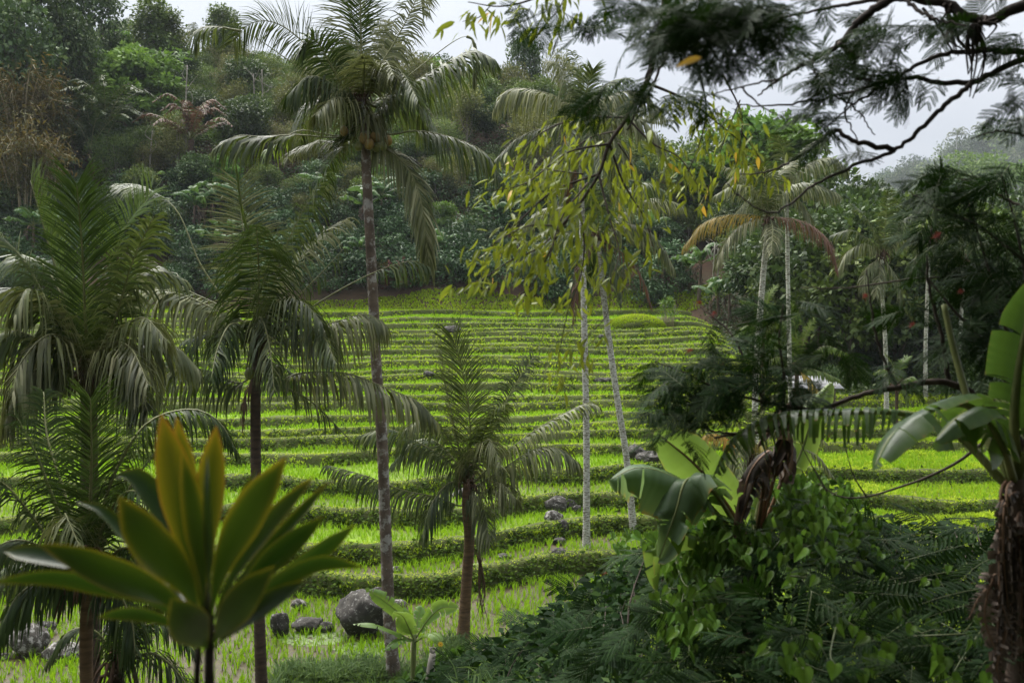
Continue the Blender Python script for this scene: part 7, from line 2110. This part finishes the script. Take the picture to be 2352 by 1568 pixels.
blade(bp, [(2340, 1100), (2330, 950), (2350, 780), (2390, 640)], [5.1, 5.0, 4.9, 4.8], 0.30, roll=0.2, torn=0.2, fold=0.1, hang=0.1, ref=(-0.9, 0.3, 0.1), t0=0.2, rr=0.018)
blade(bp, [(2330, 1110), (2300, 1020), (2250, 950), (2200, 960), (2150, 1010)], [5.1, 4.8, 4.6, 4.5, 4.4], 0.24, roll=0.5, torn=0.5, fold=0.8, hang=0.6, t0=0.3, rr=0.014)
blade(bp, [(2335, 1100), (2400, 950), (2480, 880), (2560, 900)], [5.1, 4.9, 4.8, 4.7], 0.5, roll=0.4, torn=0.3, t0=0.25, rr=0.016)
G = Geo(); branch(G, [(2330, 1110), (2240, 960), (2195, 820), (2168, 700)], [5.1, 5.3, 5.4, 5.45], 0.024, 0.016); G.build('stalk', M['banana_rib'], bp, smooth=True, )
for i in range(15):
    x0 = 2330 + rn.normal(0, 12); y0 = 1105 + rn.uniform(-5, 120)
    x1 = x0 + rn.normal(-8, 20); y1 = y0 + rn.uniform(160, 420)
    pts2 = [(x0, y0), (x0 + (x1 - x0) * 0.7 - 6, y0 + 25), (x1, y0 + (y1 - y0) * 0.45), (x1 + rn.normal(0, 14), y1)]
    d0 = 5.08 - rn.uniform(0.02, 0.16)
    blade(bp, pts2, [5.1, d0, d0 - 0.04, d0 - 0.04], rn.uniform(0.05, 0.10), roll=rn.uniform(-0.9, 0.9), torn=1.0, dry=rn.uniform(0.1, 0.6), fold=0.6, hang=0.2, mat='banana_dry', name='dry_leaf', rib='rib_brown', segs=16, t0=0.05, rr=0.006)
for pts2, Ds, W in [([(2300, 1300), (2275, 1340), (2262, 1420), (2290, 1500)], [5.0, 4.9, 4.85, 4.85], 0.12), ([(2290, 1330), (2250, 1370), (2225, 1420)], [4.95, 4.9, 4.85], 0.08), ([(2300, 1400), (2310, 1450), (2290, 1530), (2310, 1600)], [4.95, 4.88, 4.85, 4.85], 0.13), ([(2295, 1320), (2300, 1380), (2320, 1440)], [4.95, 4.88, 4.85], 0.10)]:
    blade(bp, pts2, Ds, W, roll=rn.uniform(-0.5, 0.5), torn=0.8, dry=0.9, fold=0.5, hang=0.1, mat='banana_dry', name='dry_leaf', rib='rib_brown', segs=16, t0=0.03, rr=0.006, ref=(1, 0.2, 0), label='pale crumpled dead leaf')
# ---- banana plants in the centre right
b2 = np.array((2.35, 7.6, float(ground_z(np.array([2.35]), np.array([7.6]))[0])))
bq = thing('banana_plant', b2, 'banana plant with one upright fresh leaf and brown collapsed ones', 'banana plant', 'banana plants close by')
G = Geo(); tube(G, catmull([b2 - (0, 0, .2), P(1735, 1500, 7.6), P(1730, 1330, 7.6), P(1725, 1240, 7.6)], 12), np.linspace(0.11, 0.07, 12), n=10); G.build('stem', M['banana_stem'], bq, smooth=True)
blade(bq, [(1722, 1250), (1670, 1160), (1600, 1070), (1512, 996)], [7.6, 7.45, 7.35, 7.3], 0.36, roll=0.15, torn=0.0, fold=0.08, hang=0.05, ref=(0.55, 0.15, 0.8), t0=0.10, mat='banana_bright', rib='rib_brown', rr=0.014, label='upright fresh leaf')
blade(bq, [(1720, 1260), (1600, 1130), (1520, 1085), (1460, 1075), (1405, 1100)], [7.6, 7.3, 7.1, 7.0, 6.9], 0.40, roll=-0.2, torn=0.9, mat='banana_pale', fold=1.15, hang=0.5, edge=0.75, t0=0.28, rr=0.013)
blade(bq, [(1720, 1260), (1640, 1130), (1580, 1100), (1550, 1180), (1515, 1280)], [7.6, 7.3, 7.1, 6.95, 6.9], 0.36, roll=-0.2, torn=0.9, mat='banana_pale', fold=0.7, hang=0.4, ref=(0.8, 0.2, 0.4), edge=0.7, t0=0.28, rr=0.013)
blade(bq, [(1700, 1290), (1560, 1220), (1515, 1250), (1510, 1350)], [7.5, 7.1, 7.0, 7.0], 0.20, torn=0.1, fold=1.0, hang=0.5, mat='banana_bright', t0=0.3)
blade(bq, [(1725, 1250), (1740, 1160), (1765, 1090), (1780, 1040)], [7.6, 7.8, 7.9, 7.9], 0.24, torn=0.1, fold=0.2, mat='banana_bright', ref=(1, 0.2, 0.1))
blade(bq, [(1728, 1250), (1790, 1170), (1860, 1210), (1890, 1290)], [7.6, 7.3, 7.1, 7.0], 0.30, roll=0.3, torn=0.2, fold=0.5, hang=0.4)
b3 = np.array((2.75, 7.2, float(ground_z(np.array([2.75]), np.array([7.2]))[0])))
blade(bq, [(1735, 1250), (1830, 1060), (1870, 950), (1910, 880)], [7.6, 7.9, 8.0, 8.1], 0.26, torn=0.1, fold=0.25, mat='banana_bright', ref=(0.9, 0.1, 0.4), t0=0.4)
for pts2, Ds, W in [([(1740, 1240), (1800, 1010), (1812, 930), (1790, 950), (1740, 1030)], [7.5, 7.0, 6.9, 6.85, 6.85], 0.16),
                    ([(1740, 1240), (1770, 1060), (1760, 1040), (1720, 1090), (1700, 1190)], [7.5, 7.1, 6.95, 6.9, 6.9], 0.18),
                    ([(1742, 1240), (1810, 1060), (1800, 1010), (1770, 1080)], [7.5, 7.2, 7.0, 6.95], 0.18),
                    ([(1735, 1245), (1755, 1100), (1735, 1100), (1700, 1200), (1690, 1235)], [7.5, 7.0, 6.9, 6.85, 6.85], 0.15)]:
    blade(bq, pts2, Ds, W, torn=0.6, dry=0.5, fold=1.2, hang=0.6, mat='banana_dry', name='dry_leaf', rib='rib_brown', segs=26, t0=0.35, rr=0.011)
# hanging tip of the long leaf
# ---- small fresh banana at the bottom centre
b4 = gpt(945, 1480, 19.5)
bs = thing('banana_plant', b4, 'small fresh light green banana plant in front of the largest boulder', 'banana plant', 'banana plants close by')
G = Geo(); tube(G, catmull([b4 - (0, 0, .2), P(950, 1500, 19.5), P(952, 1455, 19.5)], 8), np.linspace(0.07, 0.05, 8), n=9); G.build('stem', M['banana_rib'], bs, smooth=True)
for pts2, Ds, W, ref in [([(950, 1465), (930, 1420), (890, 1385), (845, 1355)], [19.5, 19.3, 19.2, 19.2], 0.36, (0.6, 0, 0.8)),
                         ([(950, 1470), (900, 1450), (860, 1435), (818, 1432)], [19.5, 19.0, 18.9, 18.9], 0.32, None),
                         ([(952, 1470), (938, 1440), (925, 1415), (905, 1405)], [19.5, 19.2, 19.0, 18.8], 0.42, (1, 0, 0.3)),
                         ([(952, 1475), (985, 1455), (1005, 1460), (1020, 1490)], [19.5, 19.0, 18.8, 18.7], 0.30, None),
                         ([(955, 1465), (985, 1420), (1015, 1395), (1050, 1395)], [19.5, 19.3, 19.2, 19.1], 0.36, (0.3, 0, 0.9)),
                         ([(952, 1465), (960, 1420), (968, 1395)], [19.5, 19.7, 19.8], 0.34, (1, 0, 0)),
                         ([(950, 1470), (915, 1470), (885, 1490)], [19.5, 19.0, 18.8], 0.28, None)]:
    blade(bs, pts2, Ds, W, torn=0.08, fold=0.18, hang=0.1, mat='banana_bright', ref=ref, edge=0.1, segs=26)

# ---- undergrowth of the near bank, lower right
TOP = np.array([(830, 1590), (960, 1545), (1100, 1470), (1220, 1400), (1330, 1330), (1450, 1255), (1540, 1190), (1680, 1190), (1800, 1110), (1900, 1080), (1960, 1140), (2080, 1185), (2200, 1190), (2352, 1150), (2500, 1150.)])
def top_y(x): return np.interp(x, TOP[:, 0], TOP[:, 1])
def mass_D(x, y):
    """How far the surface of the bank growth lies: nearer towards the bottom and the right."""
    f = np.clip((y - top_y(x)) / 420.0, 0, 1)
    Dt = np.interp(x, [830, 1100, 1330, 1540, 1700, 1900, 2200, 2352], [19.0, 16.0, 11.5, 8.6, 7.6, 8.0, 8.2, 7.6])
    return Dt * (1 - f) + f * np.interp(x, [830, 1100, 1400, 1800, 2352], [15, 10.5, 7.0, 5.4, 4.9])
shrubs = []
for sx, lb in [(1150, 'feathery dark shrub lowest at the bottom centre'), (1330, 'feathery shrub with red buds above the bottom centre, beside the wet field'), (1500, 'feathery dark shrub under the yellowed banana leaf'), (1700, 'feathery shrub below the brown collapsed leaves, with long drooping sprays'), (1900, 'feathery dark shrub at the lower right, in deep shade'), (2120, 'feathery shrub at the lower right reaching up before the green pasture'), (2300, 'feathery shrub in the lower right corner by the dead banana leaves')]:
    y = top_y(sx) + 230; D = mass_D(sx, y) + 0.5
    p = P(sx, y, D)
    b = np.array((p[0], p[1], float(ground_z(np.array([p[0]]), np.array([p[1]]))[0])))
    t = thing('feathery_shrub', b, lb, 'shrub', 'feathery shrubs of the near bank')
    G = Geo()
    for i in range(9):
        xx = sx + rn.uniform(-110, 110); yy = top_y(xx) + rn.uniform(10, 200)
        e = P(xx, yy, mass_D(xx, yy) + 0.15)
        tube(G, catmull([b + rn.normal(0, .05, 3), (b + e) / 2 + rn.normal(0, .12, 3), e], 9), [0.018, 0.010, 0.004], n=5)
    G.build('stems', M['twig'], t)
    shrubs.append((sx, t))
for i in range(300):
    x = rn.uniform(1020, 2400); ty = top_y(x)
    y = ty + 12 + rn.uniform(0, 1) ** 0.8 * (1600 - ty)
    D = mass_D(x, y) + rn.uniform(-0.5, 0.2)
    p = P(x, y, D)
    root = min(shrubs, key=lambda s: abs(s[0] - x))[1]
    d = np.array((rn.normal(-0.1, 0.8), rn.uniform(-1.0, 0.3), rn.normal(-0.1, 0.35)))
    place('leaf', FEATHER[int(rn.integers(0, 4))], root, mat_from(d, (0, -0.45, 0.9), p, rn.uniform(0.24, 0.40) * min(1.15, D / 7.5), roll=0.35))
# heart-leaved climbers
vines = []
for cx, cy, lb in [(1590, 1330, 'heart-leaved climber smothering the bank left of the brown banana leaves'), (1860, 1180, 'heart-leaved climber mounded under the arching bare twig'), (2050, 1420, 'scattered heart-leaved climber in the dark lower right'), (960, 1560, 'leafy climber at the foot of the tall palm, bottom centre')]:
    D = mass_D(cx, cy); p = P(cx, cy, D)
    t = thing('climbing_vine', np.array((p[0], p[1], float(ground_z(np.array([p[0]]), np.array([p[1]]))[0]))), lb, 'vine', 'heart-leaved climbers')
    vines.append(t)
def hearts(t, cx, cy, rx, ry, n, s0, s1, dd=0.25, off=-0.25):
    pts = []
    for i in range(n):
        a = rn.uniform(0, 6.283); r = math.sqrt(rn.uniform())
        x, y = cx + math.cos(a) * r * rx, cy + math.sin(a) * r * ry
        y = max(y, top_y(x) - 8)
        p = P(x, y, mass_D(x, y) + off + rn.uniform(-dd, dd)); pts.append(p)
        d = np.array((rn.normal(0, 0.5), -0.25 + rn.normal(0, 0.3), -0.85))
        place('leaf', HEART[int(rn.integers(0, 5))], t, mat_from(d, (0, -0.75, 0.75), p, rn.uniform(s0, s1), roll=0.35))
    G = Geo()
    for i in range(0, n - 3, 6):
        tube(G, catmull([pts[i], (pts[i] + pts[i + 2]) / 2 + (0, .08, -.08), pts[i + 2]], 7), [0.006, 0.003], n=4)
    G.build('stem', M['stem_green'], t)
hearts(vines[0], 1585, 1250, 105, 70, 130, 0.07, 0.125, off=-0.55)
hearts(vines[0], 1575, 1390, 80, 110, 110, 0.065, 0.115, off=-0.5)
hearts(vines[0], 1670, 1240, 70, 50, 44, 0.07, 0.125, off=-0.5)
hearts(vines[1], 1870, 1130, 110, 50, 110, 0.06, 0.105, off=-0.45)
hearts(vines[1], 1900, 1210, 110, 60, 84, 0.06, 0.115, off=-0.45)
hearts(vines[1], 1790, 1270, 90, 50, 24, 0.07, 0.12)
hearts(vines[2], 2000, 1330, 200, 90, 46, 0.06, 0.10)
hearts(vines[2], 1990, 1470, 260, 90, 50, 0.06, 0.11)
hearts(vines[2], 2230, 1480, 120, 100, 24, 0.06, 0.11)
hearts(vines[3], 960, 1575, 60, 50, 44, 0.14, 0.24, off=1.0)
hearts(vines[3], 1010, 1430, 60, 40, 26, 0.14, 0.24, off=2.5)
# ferns
fr = thing('fern', np.array((3.4, 6.2, float(ground_z(np.array([3.4]), np.array([6.2]))[0]))), 'dark ferns with single rows of leaflets low in the shade at the lower right', 'fern')
for cx, cy, n in [(2140, 1310, 5), (2080, 1400, 5), (2120, 1450, 6), (2020, 1560, 5), (2220, 1390, 4), (1930, 1330, 4), (2180, 1250, 4)]:
    for i in range(n):
        x, y = cx + rn.normal(0, 50), cy + rn.normal(0, 30)
        place('leaf', FERN[int(rn.integers(0, 3))], fr, mat_from((rn.normal(0, 0.9), -0.3, rn.normal(-0.15, 0.2)), (0, -0.5, 0.9), P(x, y, mass_D(x, y) - 0.3), rn.uniform(0.32, 0.5), roll=0.3))
# filler leaves deep in the bank growth
GF = Geo()
n = 15000
x = rn.uniform(830, 2500, n); ty = top_y(x); y = ty + 15 + rn.uniform(0, 1, n) * (1680 - ty)
D = mass_D(x, y) + rn.uniform(0.1, 0.9, n)
O = np.array([P(a, b, d) for a, b, d in zip(x, y, D)])
A, B, C = leaf_frames(rand_dirs(n, rn) * (1, 1, 0.5), np.array((0, -0.5, 1.0)), rn)
L = (rn.uniform(0.05, 0.12, n) * np.clip(D / 7, 0.8, 2.2))[:, None]
stamp(GF, LEAF_V, LEAF_Q, None, O, A * L, B * L * 0.5, C * L, rn.uniform(0, 1, n))
tag(GF.build('bank_undergrowth', M['feather']), kind='stuff')
# bare arching twig over the pasture and red buds
G = Geo(); branch(G, [(2380, 960), (2270, 1010), (2200, 1060), (2130, 1095), (2060, 1120), (1990, 1140), (1930, 1140), (1880, 1110)], 6.4, .014, .004, 0.3); tw = thing('bare_twig', P(2380, 960, 6.4), 'dark bare twig arching low across the green pasture at the right', 'branch'); G.build('twig', M['twig'], tw, smooth=True)
G = Geo(); branch(G, [(1990, 1140), (1960, 1090), (1940, 1020)], 6.5, .006, .002); branch(G, [(1900, 1130), (1860, 1060), (1830, 1000)], 6.5, .006, .002); G.build('side_twig', M['twig'], tw)
st_ = thing('weed_stalks', gpt(1400, 1400, 12.5), 'thin reddish flower stalks above the shrubs beside the wet field', 'plant')
for x0, y0, x1, y1 in [(1405, 1400, 1408, 1300), (1500, 1340, 1498, 1290), (1395, 1360, 1388, 1320), (1530, 1300, 1528, 1265)]:
    G = Geo(); branch(G, [(x0, y0), ((x0 + x1) / 2 + 3, (y0 + y1) / 2), (x1, y1)], 11.0, .008, .004); G.build('stalk', M['twig'], st_)
    puff(st_, x1, y1, 11.0, 0.05)
# light climbing shoots at the edge of the growth
sh = thing('leafy_shoot', gpt(1440, 1400, 13.0), 'upright light green leafy shoots beside the white palm foot', 'plant')
for cx, cy in [(1430, 1240), (1445, 1275), (1425, 1305), (1450, 1320), (1435, 1350), (1415, 1330)]:
    for i in range(12):
        p = P(cx + rn.normal(0, 16), cy + rn.normal(0, 14), 12.8 + rn.uniform(-.3, .3))
        place('leaf', HEART[int(rn.integers(0, 5))], sh, mat_from((rn.normal(0, .6), -.3, -.4), (0, -.5, .9), p, rn.uniform(0.10, 0.18), roll=0.4))
G = Geo(); branch(G, [(1440, 1400), (1438, 1320), (1430, 1225)], 12.9, .012, .004); G.build('stem', M['stem_green'], sh)
# long strappy blades at the bottom centre
GT = Geo()
for cx, cy, D in [(1090, 1560, 14.5), (1140, 1540, 14.0), (1060, 1590, 15), (1260, 1480, 13.5), (860, 1560, 17.5)]:
    for i in range(16):
        b = P(cx + rn.normal(0, 18), cy + 40, D); l = rn.uniform(0.4, 0.75)
        d = np.array((rn.normal(0, 0.7), rn.normal(-0.2, 0.4), 1.0)); d = nrm(d)
        c = catmull([b, b + d * l * 0.6, b + d * l * 0.9 + np.array((d[0] * .5, d[1] * .5, -0.12)) * l], 7)
        T = nrm(np.gradient(c, axis=0)); S = nrm(np.cross(T, (0, 1, 0.2))); w = 0.011 * np.array([0.8, 1, 1, .9, .7, .45, 0.05])[:, None]
        V = np.stack([c - S * w, c + S * w], 1).reshape(-1, 3)
        GT.add(V, [(2 * k, 2 * k + 1, 2 * k + 3, 2 * k + 2) for k in range(6)], None, rn.uniform(0.3, 1))
tag(GT.build('long_grass', M['tallgrass']), kind='stuff')
# ---------------------------------------------------------------- haze
G = Geo()
x0, x1, y0, y1, z0, z1 = -1080, 1180, -180, 1250, EYE - 62.0, EYE + 165.0
V = [(a, b, c) for a in (x0, x1) for b in (y0, y1) for c in (z0, z1)]
G.add(V, [(0, 1, 3, 2), (4, 6, 7, 5), (0, 4, 5, 1), (2, 3, 7, 6), (0, 2, 6, 4), (1, 5, 7, 3)])
hm = bpy.data.materials.new('haze air'); hm.use_nodes = True
hn = hm.node_tree; hn.nodes.clear()
ho = hn.nodes.new('ShaderNodeOutputMaterial'); hv = hn.nodes.new('ShaderNodeVolumePrincipled')
hv.inputs['Color'].default_value = (0.86, 0.92, 1.0, 1)
hv.inputs['Density'].default_value = 0.00017
hn.links.new(hv.outputs[0], ho.inputs['Volume'])
tag(G.build('haze', hm), kind='stuff')
